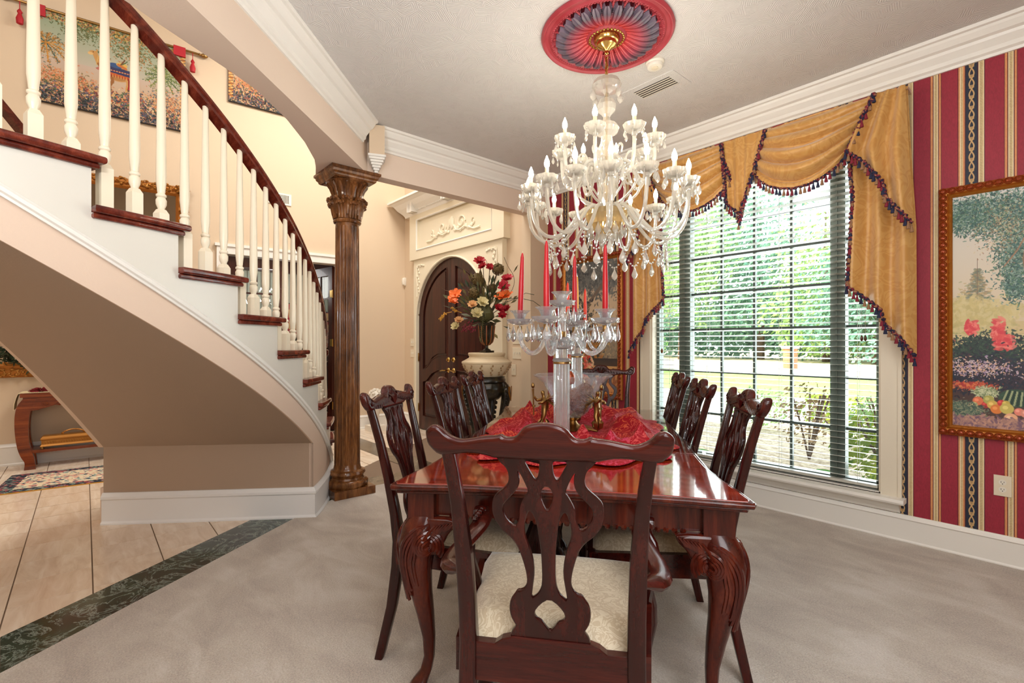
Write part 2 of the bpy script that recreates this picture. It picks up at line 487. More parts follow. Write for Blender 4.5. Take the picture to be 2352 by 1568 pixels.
# fabrics
def damask(name, c0, c1, scale=9, rough=0.5, sheen=0.4, dist=3.0, metal=0.0, thr=0.03):
    t = NT(name); v = t.coord()
    n = t.noise(v, scale, 2, 0.5, dist)
    f = t.ramp(n, [(0.40, (0,0,0,1)), (0.40+thr, (1,1,1,1)), (0.50, (1,1,1,1)), (0.50+thr, (0,0,0,1)), (0.58, (0,0,0,1)), (0.58+thr, (1,1,1,1))])
    c = t.mix(f, c0, c1)
    M[name] = t.pbr(c, rough, metal, t.bump(f, 0.12, 0.002), Sheen_Weight=sheen)
damask('gold_fabric', srgb(192, 140, 70), srgb(202, 154, 86), 6, 0.4, thr=0.04, dist=2.0)
damask('seat_damask', srgb(206, 192, 166), srgb(186, 168, 140), 16, 0.6)
t = NT('red_brocade'); v = t.coord()
n = t.noise(v, 13, 2, 0.6, 3.0)
f = t.ramp(n, [(0.46, (0,0,0,1)), (0.49, (1,1,1,1)), (0.53, (1,1,1,1)), (0.56, (0,0,0,1))])
c = t.mix(f, srgb(146, 6, 22), t.ramp(t.noise(v, 3, 2), [(0.4, srgb(200, 86, 50)), (0.6, srgb(184, 58, 84))]))
M['red_brocade'] = t.pbr(c, 0.62, 0, t.bump(f, 0.2, 0.002), Specular_IOR_Level=0.25)
t = NT('rug_floral'); v = t.coord()
nz = t.n('ShaderNodeTexNoise', Vector=v, Scale=30.0); av = t.n('ShaderNodeVectorMath', {'operation': 'MULTIPLY_ADD'}); t.set(av.inputs[0], nz.outputs['Color']); av.inputs[1].default_value = (0.03, 0.03, 0.03); t.set(av.inputs[2], v)
vo = t.n('ShaderNodeTexVoronoi', Vector=av.outputs[0], Scale=42.0)
c = t.ramp(t.sep(vo.outputs['Color'])[0], [(0.0, srgb(224, 206, 172)), (0.3, srgb(206, 130, 118)), (0.45, srgb(230, 214, 184)), (0.65, srgb(60, 74, 92)), (0.8, srgb(150, 170, 160)), (0.92, srgb(226, 208, 176))], 'CONSTANT')
M['rug_floral'] = t.pbr(c, 0.95)
t = NT('rug_border'); v = t.coord()
nz = t.n('ShaderNodeTexNoise', Vector=v, Scale=30.0); av = t.n('ShaderNodeVectorMath', {'operation': 'MULTIPLY_ADD'}); t.set(av.inputs[0], nz.outputs['Color']); av.inputs[1].default_value = (0.03, 0.03, 0.03); t.set(av.inputs[2], v)
vo = t.n('ShaderNodeTexVoronoi', Vector=av.outputs[0], Scale=48.0)
c = t.ramp(t.sep(vo.outputs['Color'])[0], [(0.0, srgb(34, 40, 54)), (0.45, srgb(170, 84, 84)), (0.62, srgb(30, 38, 52)), (0.8, srgb(120, 140, 130))], 'CONSTANT')
M['rug_border'] = t.pbr(c, 0.95)

# glass
def glassmat(name, tint=(1, 1, 1, 1), transp=0.35, white=0.2, wcol=(1, 1, 1, 1), rough=0.0, ior=1.5):
    t = NT(name)
    g = t.n('ShaderNodeBsdfGlass', Color=tint, Roughness=rough, IOR=ior)
    tr = t.n('ShaderNodeBsdfTransparent', Color=tint)
    a = t.n('ShaderNodeMixShader', i0=transp, i1=g, i2=tr)
    w = t.n('ShaderNodeMixShader', i0=0.5, i1=t.n('ShaderNodeBsdfDiffuse', Color=wcol), i2=t.n('ShaderNodeBsdfTranslucent', Color=wcol))
    M[name] = t.surf(t.n('ShaderNodeMixShader', i0=white, i1=a, i2=w))
glassmat('crystal', (1, 0.99, 0.97, 1), 0.25, 0.33, (1.0, 0.97, 0.88, 1))
glassmat('crystal_clear', (0.97, 0.99, 1, 1), 0.30, 0.20, (0.97, 0.99, 1, 1))
glassmat('crystal_gold', (1.0, 0.82, 0.5, 1), 0.3, 0.35, (1.0, 0.8, 0.5, 1))
thin_white = None
def facing(t, lo=0.04, hi=0.75):
    f = t.n('ShaderNodeLayerWeight', Blend=0.5).outputs['Facing']
    return t.math('ADD', t.math('MULTIPLY', t.math('POWER', f, 5.0), hi), lo)
def thin(name, tint=(0.97, 0.99, 0.98, 1), rough=0.0, hi=0.75):
    t = NT(name)
    M[name] = t.surf(t.n('ShaderNodeMixShader', i0=facing(t, 0.04, hi), i1=t.n('ShaderNodeBsdfTransparent', Color=tint), i2=t.n('ShaderNodeBsdfGlossy', Roughness=rough)))
thin('pane_glass'); thin('top_glass', tint=(0.99, 1, 0.995, 1))
t = NT('bowl_glass')
bb_ = t.n('ShaderNodeMixShader', i0=t.ramp(t.noise(t.coord(), 40, 4, 0.6, 2.0), [(0.45, (0.06, 0.06, 0.06, 1)), (0.66, (0.26, 0.26, 0.26, 1))]), i1=t.n('ShaderNodeBsdfTransparent', Color=(0.97, 0.985, 1, 1)), i2=t.n('ShaderNodeMixShader', i0=0.5, i1=t.n('ShaderNodeBsdfDiffuse', Color=(0.9, 0.95, 1, 1)), i2=t.n('ShaderNodeBsdfTranslucent', Color=(0.9, 0.95, 1, 1))))
M['bowl_glass'] = t.surf(t.n('ShaderNodeMixShader', i0=facing(t, 0.05, 0.5), i1=bb_, i2=t.n('ShaderNodeBsdfGlossy', Roughness=0.05)))
def emis(name, col, s):
    t = NT(name); M[name] = t.surf(t.n('ShaderNodeEmission', Color=col, Strength=s))
emis('bulb_glow', (1.0, 0.90, 0.74, 1), 105.0)

# ground outside
t = NT('lawn'); v = t.coord()
M['lawn'] = t.pbr(t.ramp(t.noise(v, 3, 5, 0.7), [(0.35, srgb(120, 160, 72)), (0.65, srgb(176, 204, 112))]), 0.9, 0, t.bump(t.noise(v, 40, 2), 0.5, 0.03))
t = NT('mulch'); v = t.coord()
M['mulch'] = t.pbr(t.ramp(t.noise(v, 14, 5, 0.75), [(0.35, srgb(150, 130, 106)), (0.6, srgb(224, 210, 184))]), 0.95, 0, t.bump(t.noise(v, 30, 3), 0.8, 0.03))
t = NT('dry_field'); v = t.coord()
M['dry_field'] = t.pbr(t.ramp(t.noise(v, 0.4, 4), [(0.35, srgb(222, 196, 150)), (0.65, srgb(236, 220, 180))]), 0.95)

# vertex-coloured print (paintings, tapestries)
def printmat(name, rough=0.55, bump=0.0):
    t = NT(name); a = t.n('ShaderNodeVertexColor', {'layer_name': 'Col'})
    nrm = t.bump(t.noise(t.coord(), 400, 2), bump, 0.002) if bump else None
    M[name] = t.pbr(a.outputs[0], rough, 0, nrm)
printmat('canvas_print', 0.45); printmat('tapestry_print', 0.9, 0.4)
# ================================================================== SETTING
ZC = 3.03; ZT = 5.4; YW = 3.87; YD = 3.72
LWX = lambda y: -7.068 + 0.08*y                     # the left wall's face
STRIP_OUT = [(-1.36, -2.53), (-2.98, -0.271), (-3.914, 1.034), (-4.12, 1.34), (-4.28, 1.66), (-4.28, 3.72)]
STRIP_IN = [(-1.00, -2.53), (-2.642, -0.24), (-3.737, 1.28), (-3.87, 1.50), (-3.99, 1.66), (-3.99, 3.72)]

# floor: grout bed, tiles one by one, marble border slabs, carpet
fl = struct('floor', MB().box((-7.6, -3.2, -0.10), (2.7, 3.9, -0.005)), M['grout'])
def clip(poly, a, b, c):
    out = []
    for i in range(len(poly)):
        p, q = poly[i], poly[(i+1) % len(poly)]
        dp, dq = a*p[0]+b*p[1]-c, a*q[0]+b*q[1]-c
        if dp >= 0: out.append(p)
        if dp*dq < 0:
            k = dp/(dp-dq); out.append((p[0]+(q[0]-p[0])*k, p[1]+(q[1]-p[1])*k))
    return out
def left_of(p, q):                                    # half-plane left of p->q
    return -(q[1]-p[1]), (q[0]-p[0]), -(q[1]-p[1])*p[0]+(q[0]-p[0])*p[1]
h1 = left_of(STRIP_OUT[1], STRIP_OUT[2]); h2 = left_of(STRIP_OUT[2], STRIP_OUT[4]); h3 = left_of(STRIP_OUT[4], STRIP_OUT[5])
g = 0.0030
for i in range(-4, 14):
    for j in range(-8, 12):
        x0 = -3.28-0.31*i; y0 = 0.03+0.31*j
        base = [(x0-0.31+g, y0+g), (x0-g, y0+g), (x0-g, y0+0.31-g), (x0-0.31+g, y0+0.31-g)]
        for lohi in ('lo', 'hi'):
            pl = base
            if y0+0.31 <= 2.44 or (y0 < 2.44 and lohi == 'lo'): pl = clip(pl, 0, -1, -2.44+g)
            elif y0 >= 2.73 or (y0+0.31 > 2.73 and lohi == 'hi'): pl = clip(pl, 0, 1, 2.73+g)
            else: continue
            if lohi == 'hi' and y0+0.31 <= 2.44: continue
            if lohi == 'lo' and y0 >= 2.73: continue
            pl = clip(pl, *h1); 
            if len(pl) > 2 and 0.7 < y0 < 1.6: pl = clip(pl, *h2)
            if len(pl) > 2 and y0 > 1.3: pl = clip(pl, *h3)
            pl = clip(pl, 1, 0, -7.3) if len(pl) > 2 else pl
            pl = clip(pl, 0, -1, -3.72) if len(pl) > 2 else pl
            if len(pl) > 2: MB().prism(pl, -0.012, 0.0).build('tile', M['travertine'], fl, smooth=False)
# border: slabs between STRIP_OUT and STRIP_IN
def slab(a, b, c, d, m=None):
    cx = (a[0]+b[0]+c[0]+d[0])/4; cy = (a[1]+b[1]+c[1]+d[1])/4; k = 0.996
    MB().prism([(cx+(p[0]-cx)*k, cy+(p[1]-cy)*k) for p in (a, b, c, d)], -0.012, 0.0005).build('marble_slab', M[m or 'green_marble'], fl, smooth=False)
for k in range(5):
    (a, b), (c, d) = STRIP_OUT[k:k+2], STRIP_IN[k:k+2]
    nseg = [5, 3, 1, 1, 4][k]
    for i in range(nseg):
        L = lambda p, q, t: (p[0]+(q[0]-p[0])*t, p[1]+(q[1]-p[1])*t)
        slab(L(c, d, i/nseg), L(c, d, (i+1)/nseg), L(a, b, (i+1)/nseg), L(a, b, i/nseg), 'green_marble' if k < 3 else 'brown_marble')
for i in range(5):
    x0 = -6.85+i*0.514; slab((x0, 2.44), (x0+0.514, 2.44), (x0+0.514, 2.73), (x0, 2.73), 'brown_marble')
cp = STRIP_IN[:]+[(-3.83, 3.72), (-3.83, 3.87), (2.5, 3.87), (2.5, -2.53)]
c_ = MB().prism(list(reversed(cp)), -0.02, 0.006).build('carpet', M['carpet'], fl, smooth=False)

# dining ceiling
cl = [(-3.83, 3.87), (-3.83, 1.76), (0.46, -2.53), (2.5, -2.53), (2.5, 3.87)]
struct('ceiling', MB().prism(cl, ZC, ZC+0.1), M['ceiling_plaster'])
struct('ceiling_foyer', MB().box((-7.6, -3.1, ZT), (2.6, 4.1, ZT+0.1)), M['trim_white'])

# beams between dining room and stair hall
curve = [(-2.30, -0.25), (-2.47, 0.0), (-2.566, 0.142), (-2.628, 0.225), (-2.769, 0.432), (-2.841, 0.542), (-2.972, 0.718), (-3.229, 0.949), (-3.514, 1.153), (-3.80, 1.32), (-3.97, 1.39), (-4.12, 1.44), (-4.16, 1.56), (-4.16, 1.82), (-3.95, 1.84)]
b1 = [(-3.83, 1.84), (-3.83, 1.76), (0.46, -2.53), (-0.6, -2.53), (-1.6, -1.3), (-2.0, -0.75)]+curve
struct('beam_stair_hall', MB().prism(b1, 2.65, 3.32), M['wall_pink_beige'])
struct('beam_foyer', MB().box((-3.95, 1.84, 2.65), (-3.83, 4.07, 3.32)), M['wall_pink_beige'])

# window wall, with its opening
WX0, WX1, WZ0, WZ1 = -2.50, -0.80, 0.28, 2.56
w = MB().box((-3.83, YW, 0), (WX0, YW+0.2, ZC+0.07)).box((WX1, YW, 0), (2.6, YW+0.2, ZC+0.07)).box((WX0, YW, 0), (WX1, YW+0.2, WZ0)).box((WX0, YW, WZ1), (WX1, YW+0.2, ZC+0.07))
struct('wall_window', w, M['wallpaper'])
struct('wall_window_upper', MB().box((-3.95, YW, ZC+0.07), (2.6, YW+0.2, ZT)), M['wall_beige'])
struct('wall_corner', MB().box((-3.98, 3.62, 0), (-3.83, 4.07, 2.65)), M['wall_beige'])
struct('wall_door', MB().box((-7.1, YD, 0), (-3.98, YD+0.2, ZT)).box((-3.98, YD+.35, 0), (-3.8, YD+0.45, ZT)), M['wall_beige'])
struct('wall_right', MB().box((2.5, -3.1, 0), (2.6, 4.07, ZT)), M['wall_beige'])
struct('wall_back', MB().box((-7.6, -3.1, 0), (2.6, -3.0, ZT)), M['wall_beige'])
struct('wall_dining_back', MB().box((0.5, -2.6, 0), (2.6, -2.5, 3.2)), M['wall_beige'])

# left wall in its own slanted frame: s runs along it (+y), d = out of the room
LWA = atan2(1, 0.08)
LWM = Matrix.Translation((-7.068, 0, 0)) @ Matrix.Rotation(atan2(1, 0.08), 4, 'Z')   # local x along wall, local y = -X side
lw = MB()
DY0, DY1, DZ = 1.34, 2.70, 2.37
lw.box((-3.2, 0, 0), (DY0, 0.15, ZT), LWM).box((DY1, 0, 0), (3.9, 0.15, ZT), LWM).box((DY0, 0, DZ), (DY1, 0.15, ZT), LWM)
struct('wall_left', lw, M['wall_beige'])
# library seen through the doorway
lib = MB().box((-9.0, 0.4, -0.02), (-8.9, 4.4, 2.7)).box((-8.9, 4.3, -0.02), (-6.95, 4.4, 2.7)).box((-8.9, 0.4, -0.02), (-7.25, 0.5, 2.7))
t = NT('library_paper'); xyz = t.sep(t.coord()); 
f = t.math('GREATER_THAN', t.math('SINE', t.math('MULTIPLY', t.math('ADD', xyz[0], xyz[1]), 90.0)), 0.75)
M['library_paper'] = t.pbr(t.mix(f, srgb(186, 186, 168), srgb(120, 116, 100)), 0.8)
struct('wall_library', lib, M['library_paper'])
struct('ceiling_library', MB().box((-9.0, 0.4, 2.68), (-7.12, 4.4, 2.75)), M['library_ceiling'])
struct('floor_library', MB().box((-9.0, 0.4, -0.1), (-7.0, 4.4, -0.002)), M['library_wood'])
struct('trim_library', MB().box((-8.9, 0.5, 2.45), (-8.78, 4.3, 2.68)).box((-8.78, 4.18, 2.45), (-7.1, 4.3, 2.68)).box((-8.9, .5, 0), (-8.86, 4.3, 0.9)), M['library_wood'])

# crown moulding
crown = [(0, -0.165), (0.012, -0.165), (0.016, -0.150), (0.030, -0.140), (0.034, -0.118), (0.060, -0.085), (0.066, -0.070), (0.085, -0.062), (0.105, -0.035), (0.112, -0.022), (0.128, -0.018), (0.132, 0.0), (0, 0)]
crown = [(o, u) for o, u in reversed(crown)]
CR = lambda pts: MB().sweep([(x, y, ZC) for x, y in pts], crown)
struct('trim_1', CR([(0.40, -2.47), (-3.75, 1.68)]), M['trim_white'], smooth=False)
struct('trim_2', CR([(-3.83, 1.84), (-3.83, 3.87), (2.5, 3.87)]), M['trim_white'], smooth=False)
# little plastered block with a stepped drop where the two crown runs meet
A = radians(22)
CBM = Matrix.Translation((-3.745, 1.80, 0)) @ Matrix.Rotation(radians(-22), 4, 'Z')
cb = thing('corner_block', 'small beige crown corner block with stepped white drop above the column', 'moulding')
MB().cbox((0, 0, 2.895), (0.125, 0.12, 0.235), CBM).build('block_face', M['wall_beige'], cb, smooth=False)
dr = MB()
for i in range(7):
    s = 0.14*(1-i/7.5); dr.cbox((-0.02*i*0.4, 0, 2.768-i*0.017), (max(s, 0.02), max(s, 0.02), 0.0165), CBM)
dr.build('stepped_drop', M['trim_white'], cb, smooth=False)

# baseboards
base_p = [(0, 0), (0.022, 0), (0.022, 0.012), (0.016, 0.02), (0.016, 0.14), (0.022, 0.148), (0.012, 0.162), (0.008, 0.172), (0, 0.172)]
bb = lambda n, pts, h=1.0: struct(n, MB().sweep([(x, y, 0.0) for x, y in pts], [(o, u*h) for o, u in base_p]), M['trim_white'])
bb('baseboard_window', [(-3.83, 3.62), (-3.83, 3.87), (2.5, 3.87)])
bb('baseboard_door', [(LWX(3.72), 3.72), (-6.43, 3.72)], 1.15)
bb('baseboard_corner', [(-4.29, 3.72), (-3.98, 3.72), (-3.98, 3.62), (-3.83, 3.62)], 1.15)
lp = lambda s_, d=0.0: tuple((LWM @ Vector((s_, d, 0)))[:2])
bb('baseboard_left', [lp(-2.9), lp(DY0-0.11)], 1.3)
bb('baseboard_left_far', [lp(DY1+0.11), (LWX(3.72), 3.72)], 1.15)

# doorway casing in the left wall
cs = MB()
for a, b, z0, z1 in ((DY0-0.11, DY0, 0, DZ+0.11), (DY1, DY1+0.11, 0, DZ+0.11), (DY0, DY1, DZ, DZ+0.11)):
    cs.box((a, -0.03, z0), (b, 0, z1), LWM)
cs.box((DY0-0.13, -0.045, DZ+0.09), (DY1+0.13, 0, DZ+0.125), LWM)
struct('trim_3', cs, M['trim_white'])
# library French doors
def french(name, w_, h_, rows, cols, loc, rz, label):
    d = thing(name, label, 'door', loc, rz)
    fr = MB(); s = 0.10
    fr.box((0, -0.02, 0.0), (s, 0.02, h_)).box((w_-s, -0.02, 0), (w_, 0.02, h_)).box((s, -0.02, h_-0.12), (w_-s, 0.02, h_)).box((s, -0.02, 0), (w_-s, 0.02, 0.24))
    fr.build('door_frame', M['door_wood'], d, smooth=False)
    iw = (w_-2*s); ih = h_-0.36
    for i in range(1, cols): MB().box((s+iw*i/cols-0.011, -0.015, 0.24), (s+iw*i/cols+0.011, 0.015, h_-0.12)).build('muntin', M['door_wood'], d, smooth=False)
    for j in range(1, rows): MB().box((s, -0.0149, 0.24+ih*j/rows-0.011), (w_-s, 0.0149, 0.24+ih*j/rows+0.011)).build('muntin', M['door_wood'], d, smooth=False)
    for i in range(cols):
        for j in range(rows):
            MB().box((s+iw*i/cols+.011, -0.003, 0.24+ih*j/rows+.011), (s+iw*(i+1)/cols-.011, 0.003, 0.24+ih*(j+1)/rows-.011)).build('pane', M['pane_glass'], d, smooth=False)
    return d
p = LWM @ Vector((DY0+0.01, 0.06, 0)); 
french('french_door', 0.67, 2.34, 6, 2, (p.x, p.y, 0.01), LWA, 'closed mahogany French door leaf with small glass panes behind the stairs')
p = LWM @ Vector((DY1-0.02, 0.10, 0))
d2 = french('french_door', 0.67, 2.34, 6, 2, (p.x, p.y, 0.01), LWA+radians(104), 'open mahogany French door leaf swung into the library beside the column')
for z in (0.35, 1.25, 1.95):
    MB().cbox((0.02, 0.022, z), (0.06, 0.006, 0.1)).cbox((-0.012, 0.018, z), (0.012, 0.012, 0.11)).build('hinge', M['brass'], d2, smooth=False)

# ------------------------------------------------------------------ window_1: frame, mullions, muntins, panes
W1 = thing('window_1', None, None); W1['kind'] = 'structure'
YF = 3.97
fr = MB()
for a, b in ((WX0, WX0+0.04), (WX1-0.04, WX1)): fr.box((a, YF-0.03, WZ0), (b, YF+0.04, WZ1))
fr.box((WX0, YF-0.03, WZ0), (WX1, YF+0.04, WZ0+0.045)).box((WX0, YF-0.03, WZ1-0.05), (WX1, YF+0.04, WZ1))
fr.build('window_frame', M['frame_green'], W1, smooth=False)
for x0, x1 in ((-2.26, -2.157), (-1.105, -1.014)):
    MB().box((x0, YF-0.035, WZ0), (x1, YF+0.04, WZ1)).box((x0+0.035, YF-0.045, WZ0), (x1-0.045, YF-0.035, WZ1)).build('mullion', M['frame_green'], W1, smooth=False)
for x in (-1.895, -1.633, -1.365): MB().box((x-0.009, YF-0.008, WZ0+.04), (x+0.009, YF+0.02, WZ1-.04)).build('muntin', M['frame_dark'], W1, smooth=False)
ZB = (0.656, 1.007, 1.363, 1.667, 1.968, 2.235)
for x0, x1 in ((WX0+.04, -2.26), (-2.157, -1.105), (-1.014, WX1-.04)):
    for z in ZB: MB().box((x0, YF-0.0075, z-0.009), (x1, YF+0.019, z+0.009)).build('muntin', M['frame_dark'], W1, smooth=False)
    MB().box((x0, YF+0.003, WZ0+.04), (x1, YF+0.006, WZ1-.04)).build('pane', M['pane_glass'], W1, smooth=False)
rv = MB().box((WX0-0.001, YW, WZ0), (WX0+0.012, YF-0.03, WZ1)).box((WX1-0.012, YW, WZ0), (WX1+0.001, YF-0.03, WZ1)).box((WX0, YW, WZ1-0.012), (WX1, YF-0.03, WZ1))
rv.build('reveal', M['casing_cream'], W1, smooth=False)
for x0, x1 in ((WX0-0.10, WX0), (WX1, WX1+0.11)):
    MB().box((x0, YW-0.018, WZ0-0.01), (x1, YW, WZ1+0.1)).box((x0 if x0 < -2 else x1-0.02, YW-0.026, WZ0-.01), (x0+0.02 if x0 < -2 else x1, YW-0.018, WZ1+.1)).build('casing', M['casing_cream'], W1, smooth=False)
MB().box((WX0, YW-0.018, WZ1), (WX1, YW, WZ1+0.1)).build('casing', M['casing_cream'], W1, smooth=False)
sp = [(0, 0), (0.085, 0), (0.09, 0.012), (0.085, 0.03), (0, 0.03)]
MB().sweep([(WX0-0.13, YW+.0, 0.245), (WX1+0.13, YW+.0, 0.245)], sp).build('window_sill', M['trim_white'], W1, smooth=False)
MB().box((WX0, YW, 0.245), (WX1, YF-0.03, 0.285)).build('stool', M['trim_white'], W1, smooth=False)
MB().sweep([(WX0-0.10, YW, 0.175), (WX1+0.10, YW, 0.175)], [(0, 0), (0.012, 0.002), (0.02, 0.02), (0.045, 0.045), (0.06, 0.068), (0, 0.07)]).build('sill_apron', M['trim_white'], W1, smooth=False)

# ------------------------------------------------------------------ arched front door, surround, cornice
DC, DR, DS = -5.45, 0.83, 1.565
def arch(cx, r, spring, z0, n=28, l=None, rr=None):
    pts = [(cx-r, z0)]+[(cx-r*cos(pi*i/n), spring+r*sin(pi*i/n)) for i in range(n+1)]+[(cx+r, z0)]
    return pts
FM = lambda y: Matrix.Translation((0, y, 0)) @ Matrix.Rotation(radians(90), 4, 'X')     # XY plane -> XZ, thickness along -Y
sur = thing('trim_4', None, None); sur['kind'] = 'structure'
outer = [(-6.37, 0), (-6.37, 2.49), (-4.34, 2.49), (-4.34, 0)]
hole = arch(DC, DR, DS, 0.0)
full = [(-6.37, 0.0)]+[(-6.37, 2.49), (-4.34, 2.49), (-4.34, 0.0)]+list(reversed(hole))
plate(full, [], 0.07).xf(FM(YD-0.036)).build('surround_panel', M['door_surround'], sur, smooth=False)
ar = MB(); pr = arch(DC, DR+0.012, DS, 0.0)
ar.tube([(x, YD-0.075, z) for x, z in pr], 0.014, 6); ar.build('arch_bead', M['door_surround'], sur)
plate([(-6.44, 2.47), (-4.28, 2.47), (-4.28, 3.14), (-6.44, 3.14)], [[(-6.24, 2.60), (-4.50, 2.60), (-4.50, 3.04), (-6.24, 3.04)]], 0.10).xf(FM(YD-0.05)).build('header_frame', M['door_surround'], sur, smooth=False)
MB().box((-6.24, YD-0.06, 2.60), (-4.50, YD, 3.04)).build('header_panel', M['door_surround'], sur, smooth=False)
MB().tube([(x, YD-0.098, z) for x, z in ((-6.24, 2.60), (-4.50, 2.60), (-4.50, 3.04), (-6.24, 3.04))], 0.012, 4, closed=True).build('panel_bead', M['trim_white'], sur, smooth=False)
cor = [(0, 0), (0.10, 0), (0.115, 0.03), (0.13, 0.05), (0.17, 0.09), (0.19, 0.11), (0.23, 0.17), (0.27, 0.20), (0.30, 0.205), (0.30, 0.235), (0, 0.235)]
MB().sweep([(-6.46, YD+.0, 3.12), (-6.46, YD-0.001, 3.12), (-4.26, YD-0.001, 3.12), (-4.26, YD, 3.12)], cor).build('cornice', M['trim_white'], sur, smooth=False)
den = MB()
for i in range(70): den.cbox((-6.40+i*0.0305, YD-0.132, 3.175), (0.018, 0.02, 0.022))
o = den.build('dentil_row', M['trim_white'], sur, smooth=False); o['kind'] = 'stuff'
for x in (-6.25, -5.36, -4.47):
    b = MB()
    for dx in (-0.05, 0.05): b.box((x+dx-0.012, YD-0.22, 3.14), (x+dx+0.012, YD-0.10, 3.30))
    b.box((x-0.05, YD-0.20, 3.14), (x+0.05, YD-0.10, 3.29)); b.build('bracket', M['trim_white'], sur, smooth=False)
# scroll ornament
def spiral(cx, cz, r0, r1, a0, turns, y, n=18):
    return [(cx+(r0+(r1-r0)*i/n)*cos(a0+2*pi*turns*i/n), y, cz+(r0+(r1-r0)*i/n)*sin(a0+2*pi*turns*i/n)) for i in range(n+1)]
orn = MB(); yy = YD-0.066
for s in (-1, 1):
    orn.tube([(DC+.06+s*x, yy, 2.72+z) for x, z in ((0.62, -0.03), (0.5, -0.035), (0.40, 0.0), (0.30, 0.03), (0.2, 0.0), (0.10, 0.02), (0.05, 0.09))], 0.014, 6)
    orn.tube(spiral(DC+.06+s*0.22, 2.82, 0.09, 0.02, 0, s*1.2, yy), 0.013, 6)
    orn.tube(spiral(DC+.06+s*0.48, 2.78, 0.05, 0.01, pi/2, s*1.0, yy), 0.010, 6)
    for k in range(7): orn.ball((DC+.06+s*(0.08+0.06*k), yy, 2.74+0.02*sin(k*2.1)), (0.032, 0.012, 0.024), 7, 5)
orn.ball((DC+.06, yy, 2.85), (0.045, 0.014, 0.09), 8, 6)
for k in range(5): orn.ball((DC+.06+(k-2)*0.025, yy, 2.9-abs(k-2)*0.02), (0.01, 0.012, 0.05), 6, 4)
orn.build('scroll_ornament', M['carving_cream'], sur)
for s, cx in ((1, -6.27), (-1, -4.44)):
    o2 = MB()
    o2.tube([(cx+s*x, YD-0.076, 2.38+z) for x, z in ((0.0, 0), (0.12, 0.0), (0.2, -0.02))], 0.010, 5)
    o2.tube([(cx+s*x, YD-0.076, 2.38+z) for x, z in ((0.0, 0), (-0.01, -0.12), (0.01, -0.3), (0, -0.45))], 0.010, 5)
    for k in range(9): o2.ball((cx+s*(0.02+0.02*(k % 3)), YD-0.076, 2.36-0.045*k), (0.02, 0.01, 0.022), 6, 4)
    for k in range(4): o2.ball((cx+s*(0.05*k+0.04), YD-0.076, 2.375-0.01*(k % 2)), (0.022, 0.01, 0.018), 6, 4)
    o2.build('corner_ornament', M['carving_cream'], sur)

def door_leaf(name, side):
    """side -1 = left leaf (hinged at the left jamb), +1 right leaf"""
    t_ = bpy.data.objects.new(name, None); COL.objects.link(t_); t_['kind'] = 'structure'
    def prof(inset, z0, z1, step=0.0, zc=None):
        R = DR-inset; x_in = inset*0.9 if inset else 0.002
        pts = []
        n = 14
        x_arc = sqrt(max(R*R-x_in*x_in, 0))
        a1 = math.acos(x_in/R)
        pts.append((x_in, z0)); 
        for i in range(n+1):
            a = a1*(1-i/n); pts.append((R*cos(a), DS-inset*0.0+R*sin(a)))
        pts.append((R, z0))
        return pts
    L = prof(0, 0.01, 0)
    up = prof(0.11, 1.08, 0)
    # lower edge of the upper panel rises in an ogee
    up = [(x, z) for x, z in up[:-1]]+[(DR-0.11, 0.88), (DR-0.2, 0.90), (DR-0.35, 1.02), (DR-0.5, 1.07)]
    lo = [(0.10, 0.20), (DR-0.11, 0.20), (DR-0.11, 0.70), (DR-0.2, 0.72), (DR-0.35, 0.83), (DR-0.5, 0.88), (0.10, 0.89)]
    f = lambda pl: [(DC+side*x, z) for x, z in pl]
    plate(f(L), [f(up), f(lo)], 0.05).xf(FM(YD-0.010)).build('door_frame', M['door_wood'], t_, smooth=False)
    cu = lambda pl: [( (x+k2)/1, z) for (x, z), k2 in zip(pl, [0]*len(pl))]
    def shrink(pl, d):
        cx = sum(p[0] for p in pl)/len(pl); cz = sum(p[1] for p in pl)/len(pl)
        w_ = max(p[0] for p in pl)-min(p[0] for p in pl); h_ = max(p[1] for p in pl)-min(p[1] for p in pl)
        x0_ = (max(p[0] for p in pl)+min(p[0] for p in pl))/2; z0_ = (max(p[1] for p in pl)+min(p[1] for p in pl))/2
        return [(x0_+(x-x0_)*(1-2*d/w_), z0_+(z-z0_)*(1-2*d/h_)) for x, z in pl]
    for pl in (up, lo):
        MB().merge(plate(f(pl), [], 0.02)).xf(FM(YD-0.008)).build('door_panel', M['door_wood'], t_, smooth=False)
        plate(f(shrink(pl, 0.045)), [], 0.02, 0.006, 1).xf(FM(YD-0.020)).build('raised_panel', M['door_wood'], t_, smooth=False)
        o = MB().tube([(x, YD-0.034, z) for x, z in f(pl)], 0.009, 5, closed=True).build('panel_moulding', M['door_wood'], t_)
    for z in (1.03, 0.888):
        q = MB().lathe([(0.001, 0.012), (0.020, 0.012), (0.030, 0.006), (0.034, 0)], 16, M=Matrix.Translation((DC+side*0.06, YD-0.036, z)) @ Matrix.Rotation(radians(90), 4, 'X') @ Matrix.Scale(1, 4))
        if z < 1: q.tube([(DC+side*0.06, YD-0.04, z), (DC+side*0.06, YD-0.085, z), (DC+side*(0.10), YD-0.095, z), (DC+side*0.19, YD-0.085, z-0.012)], [0.010, 0.009, 0.009, 0.006], 8)
        else: q.cbox((DC+side*0.06, YD-0.055, z), (0.012, 0.02, 0.03))
        q.build('door_handle' if z < 1 else 'deadbolt', M['brass'], t_)
    for z in (0.32, 1.05, 1.72) if side < 0 else ():
        MB().lathe([(0.012, -0.06), (0.014, -0.055), (0.014, 0.055), (0.012, 0.06)], 8, c=(DC-DR-0.004, YD-0.042, z)).build('hinge', M['old_brass'], t_)
    return t_
door_leaf('door_1', -1); door_leaf('door_2', 1)
